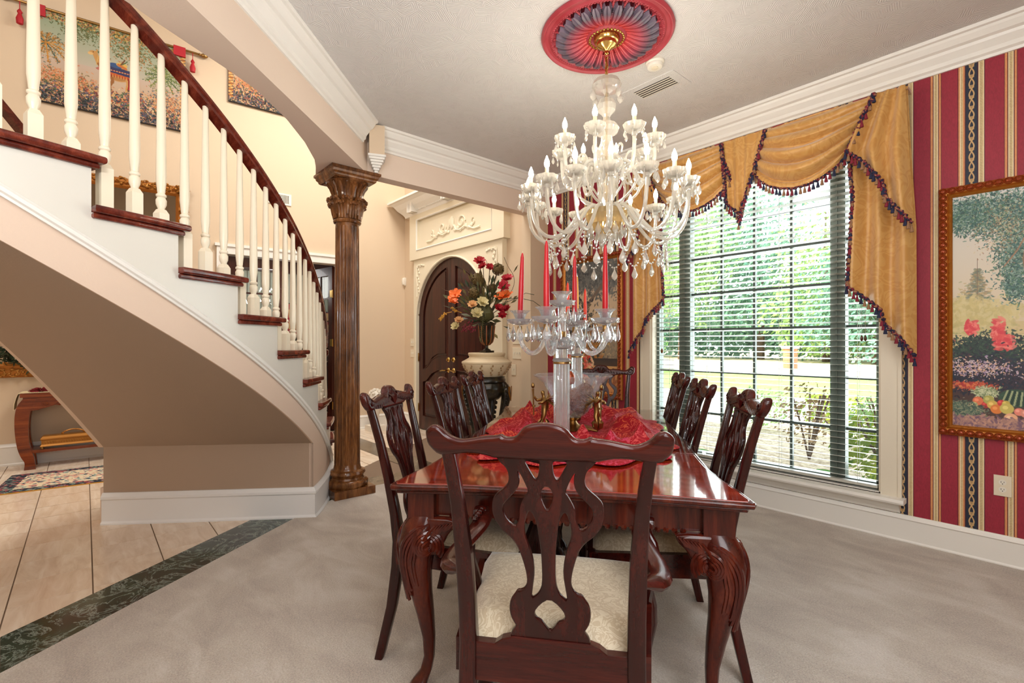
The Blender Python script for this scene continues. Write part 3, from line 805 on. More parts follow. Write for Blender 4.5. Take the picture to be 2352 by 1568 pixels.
# ================================================================== STAIRCASE
SP = (-4.7842, 0.1818, 1.5472, 1.7217, -0.2591, 0.2, 0, -0.2151, 0.4556, 0.6614)
RISE = 0.2003
def sp(kk, off=0.0):
    """point on the outer stair line at tread parameter kk; off = outward"""
    def raw(k):
        phi = SP[3]+k*SP[4]+k*k*SP[9]*0.01; t = phi-0.9; R = SP[2]+SP[7]*t+SP[8]*t*t
        return Vector((SP[0]+R*cos(phi), SP[1]+R*sin(phi), 0))
    q = raw(kk)
    if off:
        d = (raw(kk+0.02)-raw(kk-0.02)).normalized(); q = q-Vector((d.y, -d.x, 0))*off
    return q
WID = 1.40; K0, K1 = 1, 12
STR = thing('staircase', 'curved staircase with mahogany treads and cream turned balusters', 'staircase')
def P3(kk, off, z): q = sp(kk, off); return (q.x, q.y, z)
# treads: curved board with nosing + cove underneath
for k in range(K0, K1+1):
    ks = [k-1-0.115+(1.115)*i/6 for i in range(7)]
    z = k*RISE
    out = [P3(q, 0.035, 0)[:2] for q in ks]; inn = [P3(q, -WID-0.03, 0)[:2] for q in reversed(ks)]
    tb = MB().merge(plate(out+inn, [], 0.032, 0.011, 2)).xf(Matrix.Translation((0, 0, z-0.016)))
    o = tb.build('tread', M['stair_wood'], STR)
    out = [P3(q, 0.018, 0)[:2] for q in [k-1-0.06+(1.06)*i/6 for i in range(7)]]; inn = [P3(q, -WID-0.01, 0)[:2] for q in reversed([k-1-0.06+(1.06)*i/6 for i in range(7)])]
    MB().merge(plate(out+inn, [], 0.022, 0.007, 1)).xf(Matrix.Translation((0, 0, z-0.043))).build('tread_moulding', M['stair_wood'], o)
    # riser
    a, b = P3(k-1, 0, 0), P3(k-1, -WID, 0); a2, b2 = P3(k-1+0.05, 0, 0), P3(k-1+0.05, -WID, 0)
    MB().prism([a[:2], a2[:2], b2[:2], b[:2]], (k-1)*RISE, z-0.032).build('riser', M['stair_white'], STR, smooth=False)
# white skirt under the treads, outer side
def band(z_lo, z_hi, k0, k1, off0, off1, n_per=8):
    rings = []
    n = int((k1-k0)*n_per)
    for i in range(n+1):
        kk = k0+(k1-k0)*i/n
        lo, hi = z_lo(kk), z_hi(kk)
        rings.append([P3(kk, off0, lo), P3(kk, off1, lo), P3(kk, off1, hi), P3(kk, off0, hi)])
    return MB().loft(rings)
line = lambda kk: kk*RISE
sk = MB()
for k in range(K0, K1+1):
    sk.merge(band(lambda kk: max(line(kk)-0.17, 0.0), lambda kk, k=k: k*RISE-0.03, k-1+1e-4, k-1e-4, -0.03, 0.0))
sk.build('skirt', M['stair_white'], STR)
KF = 4.36                              # where the soffit comes down on the low wall
band(lambda kk: max(line(kk)-0.345, 0.0), lambda kk: line(kk)-0.165, 1.1, K1, -0.012, -0.002).build('stringer', M['stair_band'], STR)
for o_, r_ in ((0.012, 0.016), (0.006, 0.009)):
    pass
tr = [(0, -0.024), (0.010, -0.024), (0.012, -0.014), (0.022, -0.008), (0.026, 0.006), (0.016, 0.014), (0.012, 0.022), (0, 0.024)]
path = [P3(1.0+(K1-1.0)*i/90, 0.0, line(1.0+(K1-1.0)*i/90)-0.165) for i in range(91)]
m_ = MB(); rings = []
for i, p in enumerate(path):
    kk = 1.0+(K1-1.0)*i/90
    rings.append([Vector(P3(kk, o_, 0))+Vector((0, 0, p[2]+u_)) for o_, u_ in tr])
m_.loft(rings).build('stringer_moulding', M['trim_white'], STR)
# soffit: curved sheet under the flight
so = MB(); rings = []
for i in range(65):
    kk = KF-0.05+(K1-KF+0.05)*i/64; z = line(kk)-0.345
    rings.append([P3(kk, -0.012-(WID-.012)*j/4, z+.001) for j in range(5)]+[P3(kk, -0.03-(WID-.05)*(4-j)/4, z+0.03) for j in range(5)])
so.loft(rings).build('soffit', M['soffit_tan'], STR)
band(lambda kk: line(kk)-0.345, lambda kk: line(kk)-0.02, KF, K1, -WID-0.03, -WID).build('inner_stringer', M['stair_band'], STR)
# low wall and closed end below the soffit
lowr = MB(); rings = []
for i in range(20):
    kk = 0.6+(KF-0.6)*i/19; zt = max(line(kk)-0.2, 0.02)
    rings.append([P3(kk, -0.03, 0), P3(kk, -0.002, 0), P3(kk, -0.002, zt), P3(kk, -0.03, zt)])
lowr.loft(rings).build('curved_side', M['stair_band'], STR)
a, b = P3(KF, -0.002, 0), P3(KF, -WID, 0); a2, b2 = P3(KF-0.25, -0.004, 0), P3(KF-0.25, -WID, 0)
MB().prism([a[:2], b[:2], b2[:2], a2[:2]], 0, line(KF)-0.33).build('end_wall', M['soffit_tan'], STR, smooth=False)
MB().prism([b[:2], P3(2.5, -WID, 0)[:2], P3(1.2, -WID, 0)[:2], P3(1.2, -WID-0.02, 0)[:2], P3(2.5, -WID-0.02, 0)[:2], P3(KF, -WID-0.02, 0)[:2]], 0, 0.25).build('inner_side', M['stair_band'], STR, smooth=False)
bp = [(0, 0), (0.032, 0), (0.032, 0.010), (0.020, 0.022), (0.020, 0.165), (0.028, 0.175), (0.028, 0.190), (0.012, 0.215), (0, 0.215)]
pts = [P3(KF, -WID-0.005, 0)]+[P3(KF, -WID*(1-j/4), 0) for j in range(1, 5)]+[P3(KF-0.02-i*0.12, 0.0, 0) for i in range(30)]
u = (Vector(a)-Vector(b)).normalized()
MB().sweep([tuple(b), tuple(Vector(a)+u*0.0)]+[P3(KF-0.06-i*0.12, 0.0, 0) for i in range(30)], bp).build('baseboard', M['trim_cool'], STR, smooth=False)

# handrail
def rail(off, k0, k1, n, name):
    prof = [(-0.030, -0.030), (-0.030, -0.012), (-0.022, -0.004), (-0.030, 0.008), (-0.026, 0.026), (-0.010, 0.034), (0.010, 0.034), (0.026, 0.026), (0.030, 0.008), (0.022, -0.004), (0.030, -0.012), (0.030, -0.030)]
    rings = []
    for i in range(n+1):
        kk = k0+(k1-k0)*i/n; z = line(kk)+0.975+max(0, (2.2-kk))*0.05
        rings.append([Vector(P3(kk, off+o_, 0))+Vector((0, 0, z+u_)) for o_, u_ in prof])
    return MB().loft(rings).build(name, M['stair_wood'], STR)
rail(-0.05, 0.55, K1, 110, 'handrail'); 
# balusters: square block, rings, taper
def baluster_mesh(block, top):
    mb = MB(); s = 0.0225
    mb.loft([[(x*s, y*s, z) for x, y in ((-1, -1), (1, -1), (1, 1), (-1, 1))] for z in (0, block)], True)
    mb.loft([[(x*s, y*s, block) for x, y in ((-1, -1), (1, -1), (1, 1), (-1, 1))], [(x*s*0.6, y*s*0.6, block+0.02) for x, y in ((-1, -1), (1, -1), (1, 1), (-1, 1))]], True)
    z = block+0.012
    pr = [(0.013, z), (0.014, z+0.012), (0.021, z+0.03), (0.022, z+0.05), (0.016, z+0.062), (0.021, z+0.068), (0.021, z+0.076), (0.014, z+0.082), (0.016, z+0.09), (0.0165, z+0.10), (0.021, z+0.14), (0.021, z+0.2), (0.0135, top)]
    return mb.lathe(pr, 12)
BM = {}
n_b = 0
kk = 8.80+0.335*7
while kk > 1.15:
    k = math.ceil(kk); z0 = k*RISE
    block = round(line(kk)+0.212-z0, 3); top = round(line(kk)+0.95-z0, 3)
    key = (round(block, 2))
    if key not in BM: BM[key] = baluster_mesh(max(block, 0.02), top).mesh('baluster', M['baluster_cream'])
    q = sp(kk, -0.05); d = sp(kk+.05, -.05)-sp(kk-.05, -.05)
    o = put('baluster', BM[key], STR, (q.x, q.y, z0), (0, 0, atan2(d.y, d.x)))
    kk -= 0.335; n_b += 1
# inner rail on its own short posts
rings = []
for i in range(61):
    kk = 1.2+(8.6-1.2)*i/60
    rings.append([Vector(P3(kk, -WID+0.06+o_, 0))+Vector((0, 0, line(kk)+0.94+u_)) for o_, u_ in ((-0.028, -0.03), (-0.028, 0.02), (0, 0.034), (0.028, 0.02), (0.028, -0.03))])
MB().loft(rings).build('inner_handrail', M['stair_wood'], STR)
for kk in (1.5, 2.2, 2.9, 3.6, 4.3, 5.0):
    k = math.ceil(kk); z0 = k*RISE; block = round(line(kk)+0.212-z0, 3); key = round(block, 2)
    if key not in BM: BM[key] = baluster_mesh(max(block, 0.02), line(kk)+0.95-z0).mesh('baluster', M['baluster_cream'])
    q = sp(kk, -WID+0.06); put('baluster', BM[key], STR, (q.x, q.y, z0))
# newel post
nw = MB()
nw.cbox((0, 0, 0.10), (0.11, 0.11, 0.20)).lathe([(0.045, 0.2), (0.052, 0.22), (0.030, 0.25), (0.045, 0.28), (0.05, 0.31), (0.034, 0.34), (0.030, 0.40), (0.047, 0.5), (0.050, 0.62), (0.036, 0.84), (0.034, 0.9), (0.05, 0.92), (0.036, 0.94), (0.045, 0.97), (0.06, 0.99), (0.06, 1.03), (0.03, 1.05)], 20)
nw.cbox((0, 0, -0.07), (0.13, 0.13, 0.16))
q = P3(0.72, -0.06, 0.2); nw.build('newel_post', M['stair_wood'], STR, loc=(q[0], q[1], 0.15))
# ================================================================== CHAIRS
def cxv(y): return 1258+(y-985)*0.0195
def sv(y): return 0.001+(y-985)/515*0.00012
def tr_pt(x, y):                        # traced chair back -> (u, z) in metres
    s = sv(y); return ((x-cxv(y))*s, 1.24-(y-790)*s)
def tr(pts): return [tr_pt(*p) for p in pts]
def mirror(pts): return [(-x, z) for x, z in reversed(pts)]
CREST_TOP = [(989, 1010), (990, 999), (1000, 989), (1013, 986), (1027, 995), (1036, 1005), (1050, 1014), (1069, 1020), (1092, 1017), (1124, 1010), (1151, 1008), (1162, 1004), (1170, 1010), (1182, 1011), (1193, 1009), (1201, 1001), (1209, 989), (1224, 980), (1244, 976), (1257, 975)]
CREST_BOT = [(994, 1033), (1004, 1044), (1018, 1057), (1048, 1057), (1077, 1051), (1108, 1051), (1131, 1055), (1151, 1061)]
ct = tr(CREST_TOP); cbt = tr(CREST_BOT)
crest_poly = ct+mirror(ct)[1:]+mirror(cbt)+cbt[::1][:0]
crest_poly = ct+mirror(ct)[1:]+mirror(cbt)[::1]
crest_poly = ct+[(-x, z) for x, z in reversed(ct)][1:]+[(-x, z) for x, z in cbt]+list(reversed(cbt))
SPL = tr([(1148, 1056), (1160, 1072), (1170, 1080), (1176, 1092), (1178, 1107), (1175, 1119), (1166, 1129), (1153, 1140), (1143, 1152), (1139, 1169), (1140, 1189), (1147, 1208), (1158, 1224), (1166, 1233), (1182, 1245), (1195, 1262), (1203, 1282), (1209, 1301), (1215, 1324), (1217, 1344), (1213, 1357), (1203, 1365), (1195, 1365), (1189, 1375), (1180, 1388), (1177, 1406), (1180, 1425), (1189, 1441), (1193, 1445), (1182, 1460), (1180, 1474)])
splat_poly = SPL+[(-x, z) for x, z in reversed(SPL)]
H1 = tr([(1222, 1062), (1213, 1066), (1219, 1078), (1228, 1094), (1236, 1107), (1242, 1100), (1245, 1084), (1245, 1066), (1236, 1061)])
H2 = tr([(1197, 1086), (1201, 1100), (1201, 1117), (1196, 1131), (1183, 1147), (1171, 1160), (1163, 1172), (1165, 1189), (1174, 1206), (1191, 1219), (1197, 1208), (1201, 1193), (1200, 1177), (1205, 1162), (1215, 1142), (1221, 1134), (1213, 1115), (1205, 1098)])
H4 = tr([(1223, 1177), (1216, 1193), (1211, 1216), (1213, 1239), (1222, 1262), (1230, 1289), (1234, 1320), (1230, 1355), (1226, 1382), (1240, 1371), (1248, 1355), (1250, 1332), (1249, 1301), (1247, 1262), (1243, 1239), (1240, 1216), (1234, 1193)])
H3 = tr([(1246, 1135), (1251, 1160), (1259, 1180)]); H3 = [(H3[0][0], H3[0][1]), (H3[1][0], H3[1][1]), (0, H3[2][1]), (-H3[1][0], H3[1][1]), (-H3[0][0], H3[0][1]), (0, tr_pt(1258, 1118)[1])]
h5 = [(0, 1379), (-20, 1393), (-34, 1412), (-30, 1425), (-17, 1431), (-10, 1441), (0, 1452)]
H5 = [(dx*sv(y), 1.24-(y-790)*sv(y)) for dx, y in h5]; H5 = H5+[(-x, z) for x, z in reversed(H5[1:-1])]
mir = lambda h: [(-x, z) for x, z in reversed(h)]
HOLES = [H1, mir(H1), H2, mir(H2), H4, mir(H4), H3, H5]
ZS = 0.455
def yb(z): return -0.135*max((z-ZS)/0.6, 0)**1.25 if z > ZS else -0.07*((ZS-z)/ZS)**1.7
def bend(mb, su=1.0, dy=0.0): mb.v = [(x*su, yb(z)+y+dy, z) for x, y, z in mb.v]; return mb
UP = Matrix.Rotation(radians(90), 4, 'X')
def chair(arm, label, group):
    t = thing('armchair' if arm else 'dining_chair', label, 'chair', group=group)
    su = 1.055 if arm else 0.90
    W_ = M['mahogany']
    c = plate(smooth_loop(crest_poly, 1), [], 0.034, 0.013, 3).xf(UP); bend(c, su); 
    co = c.build('crest_rail', M['mahogany_rail'], t)
    s_ = plate(smooth_loop(splat_poly, 1), [smooth_loop(h, 1) for h in HOLES], 0.017, 0.004, 1).xf(UP); bend(s_, su, 0.002)
    so_ = s_.build('splat', W_, t)
    # carved front face
    cv = MB()
    def st(pts, r, both=True, y=0.011):
        pts = tr(pts) if pts[0][0] > 5 else pts
        for s in ((1, -1) if both else (1,)):
            cv.tube([(s*x*su, yb(z)+y, z) for x, z in smooth_loop(pts, 1, False)], r, 5)
    st([(1186, 1066), (1189, 1100), (1184, 1125), (1168, 1145), (1152, 1165), (1153, 1195), (1172, 1225), (1195, 1242), (1205, 1262), (1215, 1290), (1224, 1330), (1222, 1360), (1206, 1378), (1200, 1400)], 0.0045)
    st([(1205, 1070), (1214, 1105), (1228, 1135), (1212, 1165), (1204, 1200), (1206, 1235), (1215, 1265), (1222, 1300)], 0.004)
    st([(1252, 1068), (1250, 1110), (1236, 1140), (1226, 1165), (1240, 1180), (1254, 1230), (1258, 1290), (1258, 1350), (1248, 1375), (1228, 1400), (1212, 1425)], 0.0045)
    st([(1258, 1195), (1260, 1250), (1262, 1330), (1262, 1370)], 0.004, False)
    cv.build('carving', W_, so_)
    if not arm or True:
        cc = MB()
        for s in (1, -1):
            for k in range(9):
                x = 0.03+0.022*k; zt = interp(x, [0, .05, .09, .15, .2, .26], [1.02, 1.005, .995, .985, .988, 1.0])
                cc.tube([(s*x*su*(1+.0), yb(zt)+0.014, zt-0.008), (s*(x+.012)*su, yb(zt)+0.019, zt-0.012), (s*(x+0.004)*su, yb(zt)+0.014, zt+0.006)], [0.003, 0.007, 0.002], 5)
            cc.tube([(s*x*su, yb(z)+0.017, z) for x, z in [(0.235+0.02*cos(a)*(1-a/9), 1.0+0.02*sin(a)*(1-a/9)) for a in [i*0.7 for i in range(12)]]], 0.0045, 5)
            cc.tube([(s*0.2*su, yb(1)+0.014, 0.99), (s*0.13*su, yb(1)+0.016, 0.984), (s*0.06*su, yb(1)+0.016, 0.99), (s*.02*su, yb(1)+0.018, 1.03)], 0.005, 5)
        for k in range(-3, 4): cc.tube([(0, yb(.98)+0.016, 0.975), (k*0.012*su, yb(1)+0.021, 1.01), (k*0.017*su, yb(1.04)+0.013, 1.045-abs(k)*0.006)], [0.003, 0.008, 0.003], 5)
        cc.build('crest_carving', W_, co)
    # posts = rear legs, one loft each
    for s in (-1, 1):
        sec = [(0.0, 0.235, 0.030, 0.032), (0.03, 0.232, 0.033, 0.034), (0.2, 0.21, 0.036, 0.038), (0.36, 0.203, 0.044, 0.042), (0.455, 0.202, 0.044, 0.042), (0.56, 0.202, 0.043, 0.034), (0.70, 0.203, 0.041, 0.030), (0.84, 0.209, 0.033, 0.028), (0.93, 0.217, 0.030, 0.027), (0.985, 0.224, 0.028, 0.026)]
        rings = []
        for z, u_, wx, wy in sec:
            x = s*u_*su; y = yb(z); k = 0.8
            rings.append([(x+a*wx/2, y+b*wy/2, z) for a, b in ((-1, -k), (-k, -1), (k, -1), (1, -k), (1, k), (k, 1), (-k, 1), (-1, k))])
        MB().loft(rings).build('leg', W_, t, ang=50)
    # shoe and seat frame
    fw, rw, dp = (0.30 if arm else 0.27), 0.225*su, (0.47 if arm else 0.50)
    fr = MB()
    fr.merge(plate([(-rw+.02, 0.362), (rw-.02, 0.362), (rw-.02, 0.463), (0.135*su, 0.463), (0.118*su, 0.476), (0.09*su, 0.485), (-0.09*su, 0.485), (-0.118*su, 0.476), (-0.135*su, 0.463), (-rw+.02, 0.463)], [], 0.028, 0.003, 1).xf(UP))
    for s in (-1, 1):
        fr.prism([(s*(rw-.008), 0.0), (s*(rw+.012), 0.0), (s*fw, dp), (s*(fw-.024), dp)][::s], 0.375, 0.462)
    fr.box((-fw+.02, dp-0.022, 0.375), (fw-.02, dp+.004, 0.462))
    fr.build('seat_frame', M['mahogany_rail'], t, smooth=False)
    # cushion: domed pad
    def cush(u_, v_):
        y = 0.012+(dp-0.018)*v_; hw = (rw-0.008+(fw-rw-0.006)*v_); x = (2*u_-1)*hw
        e = min(1-abs(2*u_-1), 2*v_ if v_ < .5 else 2*(1-v_))
        z = 0.462+0.048*(1-(1-min(e*4.0, 1))**2.4)+0.008*(1-(2*u_-1)**2)
        if e <= 0: z = 0.45
        return (x, y, z)
    MB().grid(cush, 16, 16).build('cushion', M['seat_damask'], t, ang=80)
    for s in (-1, 1):
        x = s*(fw-0.03); y = dp-0.02; o = s
        MB().tube([(x, y, 0.46), (x, y, 0.40), (x+o*0.006, y+.008, 0.36), (x+o*0.012, y+0.014, 0.30), (x+o*0.002, y+0.006, 0.2), (x-o*0.006, y-0.004, 0.11), (x-o*0.004, y, 0.06), (x+o*.006, y+0.012, 0.035), (x+o*.01, y+0.02, 0.004)], [0.030, 0.036, 0.040, 0.036, 0.023, 0.016, 0.016, 0.026, 0.030], 10).build('leg', W_, t)
        if arm:
            zz = 0.69
            pts = [(s*0.206, yb(.66)+.004, .655), (s*0.250, -0.005, .645), (s*0.275, 0.03, .64), (s*0.280, 0.09, .642), (s*0.262, 0.17, .650), (s*0.245, 0.25, .660), (s*0.250, 0.32, .664), (s*0.268, 0.37, 0.655)]
            pts = smooth_loop(pts, 1, False)
            am = MB().tube(pts, [0.018]*3+[0.030]*3+[0.027]*(len(pts)-7)+[0.022], 10, flat=0.62)
            a_ = am.build('arm', M['mahogany_rail'], t)
            sc = MB().lathe([(0.004, -0.02), (0.026, -0.02), (0.030, 0.0), (0.026, 0.02), (0.004, 0.02)], 14, M=Matrix.Translation((s*0.272, 0.378, 0.655)) @ Matrix.Rotation(radians(90), 4, 'Y'))
            sc.tube([(s*0.294, 0.378+r*cos(a), 0.655+r*sin(a)) for r, a in [(0.022*(1-i/14), i*0.75) for i in range(12)]], 0.0035, 5)
            for k in range(5): sc.ball((s*0.262, 0.25+0.024*k, 0.684), (0.012, 0.012, 0.008), 6, 4)
            sc.build('arm_scroll', W_, a_)
            MB().tube(smooth_loop([(s*0.262, 0.30, 0.655), (s*0.285, 0.27, 0.62), (s*0.278, 0.235, 0.57), (s*0.262, 0.245, 0.51), (s*0.262, 0.275, 0.46), (s*0.262, 0.29, 0.38)], 1, False), 0.019, 8).build('arm_support', W_, t)
    return t
TO = Vector((-1.752, 1.993, 0)); TV = Vector((-0.626, 0.780, 0)); TW = Vector((0.780, 0.626, 0))
TA = atan2(TV.y, TV.x)
def at_table(u, w): q = TO+TV*u+TW*w; return (q.x, q.y, 0.006)
LB = 'mahogany side chair with cream damask seat, '
# local +y of a chair is the way it faces; left chairs face +TW
face = lambda v: atan2(v.y, v.x)-pi/2
c0 = chair(False, LB+'nearest on the stair side of the table', 'chairs down the sides of the table')
c0.location = at_table(-0.64, -0.66); c0.rotation_euler.z = face(TW)
for u, w, lab in ((-0.065, -0.60, 'middle one on the stair side of the table'), (0.53, -0.59, 'farthest on the stair side, before the pedestal')):
    copy_tree(c0, None, LB+lab, at_table(u, w), face(TW))
for u, w, lab in ((-0.55, 0.585, 'nearest on the window side of the table'), (0.03, 0.53, 'middle one on the window side of the table'), (0.59, 0.51, 'farthest on the window side of the table')):
    copy_tree(c0, None, LB+lab, at_table(u, w), face(-TW))
a0 = chair(True, 'mahogany armchair with pierced splat, its back to the viewer at the near table end', 'armchairs at the table ends')
q = Vector((-0.7524*1.245, 0.6587*1.245, 0.006))+Vector((0.6587, 0.7524, 0))*((1264-1176)/1120*1.245)
a0.location = (q.x, q.y, 0.006); a0.rotation_euler.z = face(TV)
a1 = copy_tree(a0, None, 'carved armchair at the far table end, partly hidden by the glass bowl', at_table(1.52, 0.14), face(-TV))

# ================================================================== TABLE
TB = thing('dining_table', 'long mahogany dining table with carved cabriole legs and glossy top', 'table', (TO.x, TO.y, 0.006), TA)
# local x = along the table (+ far), local y = -TW  (left/stair side positive)
def outline(L, Wd, d):
    q = [(L-d, 0.0), (L-d, 0.30), (L-d+.006, 0.40), (L-d+0.018, 0.50), (L-d+0.022, Wd-d+0.012)]
    side = [(L-d+0.002, Wd-d+0.022), (L-0.13, Wd-d+0.006), (L-0.26, Wd-d-0.016), (L-0.42, Wd-d-0.028), (0.2, Wd-d-0.026), (0, Wd-d-0.026)]
    h = q+side
    a = h; b = [(-x, y) for x, y in reversed(h)][1:]; c = [(-x, -y) for x, y in h][1:]; d_ = [(x, -y) for x, y in reversed(h)][1:-1]
    return a+b+c+d_
TL, TWd = 1.055, 0.572
top = MB().merge(plate(outline(TL, TWd, 0.016), [], 0.010, 0.003, 2)).xf(Matrix.Translation((0, 0, 0.749)))
to_ = top.build('tabletop', M['table_wood'], TB)
em_ = MB().merge(plate(outline(TL, TWd, 0.0), [], 0.020, 0.009, 3)).xf(Matrix.Translation((0, 0, 0.7415)))
em_.merge(plate(outline(TL, TWd, 0.016), [], 0.014, 0.005, 2).xf(Matrix.Translation((0, 0, 0.725))))
em_.build('edge_moulding', M['table_leg_wood'], to_)
MB().merge(plate(smooth_loop(outline(TL-.35, TWd-0.012, 0.0), 0), [], 0.003, 0.001, 1)).xf(Matrix.Translation((0.30, 0, 0.7565))).build('glass_top', M['top_glass'], TB)
ap = MB(); ax, ay = TL-0.075, TWd-0.072
for s in (-1, 1):
    ap.box((-ax+.05, s*ay-0.012, 0.628), (ax-.05, s*ay+0.012, 0.72)).box((s*ax-0.012, -ay+.05, 0.628), (s*ax+0.012, ay-.05, 0.72))
ap.build('apron', M['table_leg_wood'], TB, smooth=False)
bd = MB()
for s in (-1, 1):
    n = 62
    for i in range(n):
        x = -ax+0.11+(2*ax-0.22)*i/(n-1); bd.ball((x, s*(ay+0.008), 0.626), (0.011, 0.013, 0.011), 6, 4)
    n = 30
    for i in range(n):
        y = -ay+0.11+(2*ay-0.22)*i/(n-1); bd.ball((s*(ax+0.008), y, 0.626), (0.013, 0.011, 0.011), 6, 4)
bo = bd.build('gadroon_beading', M['table_leg_wood'], TB); bo['kind'] = 'stuff'
def leg_mesh():
    mb = MB()
    mb.cbox((0, 0, 0.672), (0.095, 0.095, 0.1))
    path = [(0.0, 0.63, 0.058, .058), (0.018, 0.59, 0.070, .07), (0.030, 0.54, 0.076, .07), (0.034, 0.49, 0.070, .066), (0.030, 0.43, 0.056, .056), (0.018, 0.36, 0.045, .045), (0.0, 0.27, 0.035, .035), (-0.014, 0.18, 0.026, .026), (-0.016, 0.11, 0.022, .022), (-0.004, 0.065, 0.024, .024), (0.016, 0.04, 0.032, .03), (0.03, 0.02, 0.038, .034), (0.034, 0.0, 0.036, .032)]
    k = 0.7071
    rings = []
    for o, z, r1, r2 in path:
        ring = []
        for j in range(16):
            a = 2*pi*j/16; e = 0.75
            px_, py_ = abs(cos(a))**e*(1 if cos(a) > 0 else -1)*r1, abs(sin(a))**e*(1 if sin(a) > 0 else -1)*r1
            ring.append((o*k+px_*0.86, o*k+py_*0.86, z))
        rings.append(ring)
    mb.loft(rings)
    # side wings under the apron
    for sw in (0, 1):
        w_ = plate(smooth_loop([(0.03, 0.628), (-0.135, 0.628), (-0.128, 0.60), (-0.10, 0.575), (-0.085, 0.545), (-0.06, 0.50), (-0.03, 0.492), (-0.005, 0.50), (0.03, 0.54)], 1), [], 0.04, 0.012, 2).xf(UP)
        w_.v = [(x, y+0.032, z) for x, y, z in w_.v]
        if sw: w_.v = [(y, x, z) for x, y, z in w_.v]; w_.f = [tuple(reversed(f)) for f in w_.f]
        mb.merge(w_)
    return mb
lm = leg_mesh().mesh('leg', M['table_leg_wood'])
cvm = MB()
ys = lambda z, x: interp(z, [.33, .40, .45, .49, .54, .59, .63], [.046, .058, .070, .084, .088, .076, .050])-max(0, abs(x-0.02)-0.035)*0.7 if x > -0.03 else 0.054
for sw in (0, 1):
    sub = MB()
    P_ = lambda x, z: (x, max(ys(z, x), 0.05), z)
    for q in range(4):
        r0 = 0.058-0.013*q
        sub.tube([P_(-0.030+r*cos(a), 0.535+r*sin(a)) for r, a in [(r0*(1-i/30), -2.4-i*0.36) for i in range(22)]], 0.0062, 5)
    for q in range(6):
        sub.tube(smooth_loop([P_(-0.03+0.008*q, 0.603-0.004*q), P_(0.02-.003*q, 0.592-0.010*q), P_(0.058-0.010*q, 0.545-0.010*q), P_(0.066-0.010*q, 0.47), P_(0.056-0.010*q, 0.40-.012*(q % 3)), P_(0.040-0.006*q, 0.335+0.018*q)], 2, False), 0.0062, 5)
    for q in range(7): sub.tube([P_(-0.125+.012*q, 0.620-.003*q), P_(-0.105+.014*q, 0.598-.006*q), P_(-0.08+.012*q, 0.58-.006*q)], [.003, .008, .003], 5)
    if sw: sub.v = [(y, x, z) for x, y, z in sub.v]; sub.f = [tuple(reversed(f)) for f in sub.f]
    cvm.merge(sub)
cm = cvm.mesh('leg_carving', M['table_leg_wood'])
for sx in (-1, 1):
    for sy in (-1, 1):
        rz = {(1, 1): 0, (-1, 1): pi/2, (-1, -1): pi, (1, -1): -pi/2}[(sx, sy)]
        l_ = put('leg', lm, TB, (sx*(ax-0.005), sy*(ay-0.005), 0), (0, 0, rz)); put('leg_carving', cm, l_)

# red brocade cloth, rumpled
def noise2(x, y, s=0):
    return sin(x*7.1+s)*cos(y*6.3-s*1.3)+0.6*sin(x*13.7-y*9.1+s*2.1)+0.4*cos(x*5.3+y*17.2+s*0.7)+0.3*sin(21*x+3*y+s)
rim = [(-0.73, -0.30), (-0.74, 0.04), (-0.60, 0.38), (-0.33, 0.475), (-0.02, 0.45), (0.28, 0.47), (0.55, 0.43), (0.72, 0.28), (0.79, 0.0), (0.76, -0.27), (0.60, -0.43), (0.30, -0.40), (0.0, -0.47), (-0.30, -0.47), (-0.58, -0.44)]
rim = smooth_loop(rim, 2)
def cloth(u_, v_):
    a = u_*len(rim); i = int(a) % len(rim); f_ = a-int(a)
    p, q = rim[i], rim[(i+1) % len(rim)]
    x = (p[0]*(1-f_)+q[0]*f_); y = (p[1]*(1-f_)+q[1]*f_)
    r = v_; w_ = 1+0.05*sin(a*1.9)*r
    X, Y = x*r*w_, y*r*w_
    ridge = (1-abs(sin(X*8+Y*5+1.7*sin(Y*6+X*2))))**1.8*0.056+(1-abs(sin(Y*11-X*5+2.2*sin(X*5))))**2.2*0.050+0.008*noise2(X*2, Y*2, 2.0)
    env = min(1, max(0, (1-r)*8))
    flat = min(1, max(0, (r-0.30)*5)) if r > .3 else 0.0
    z = 0.7625+(0.006+max(0, ridge))*env*max(0.12, flat)+0.001
    return (X, -Y, z)
cl = MB().grid(cloth, 220, 64)
cl_o = cl.build('table_runner', M['red_brocade'], None, ang=180, loc=(TO.x, TO.y, 0.006)); cl_o.rotation_euler.z = TA
tag(cl_o, 'rumpled red and gold brocade cloth spread over the dining table', 'tablecloth')
md = cl_o.modifiers.new('thick', 'SOLIDIFY'); md.thickness = 0.003; md.offset = 1.0
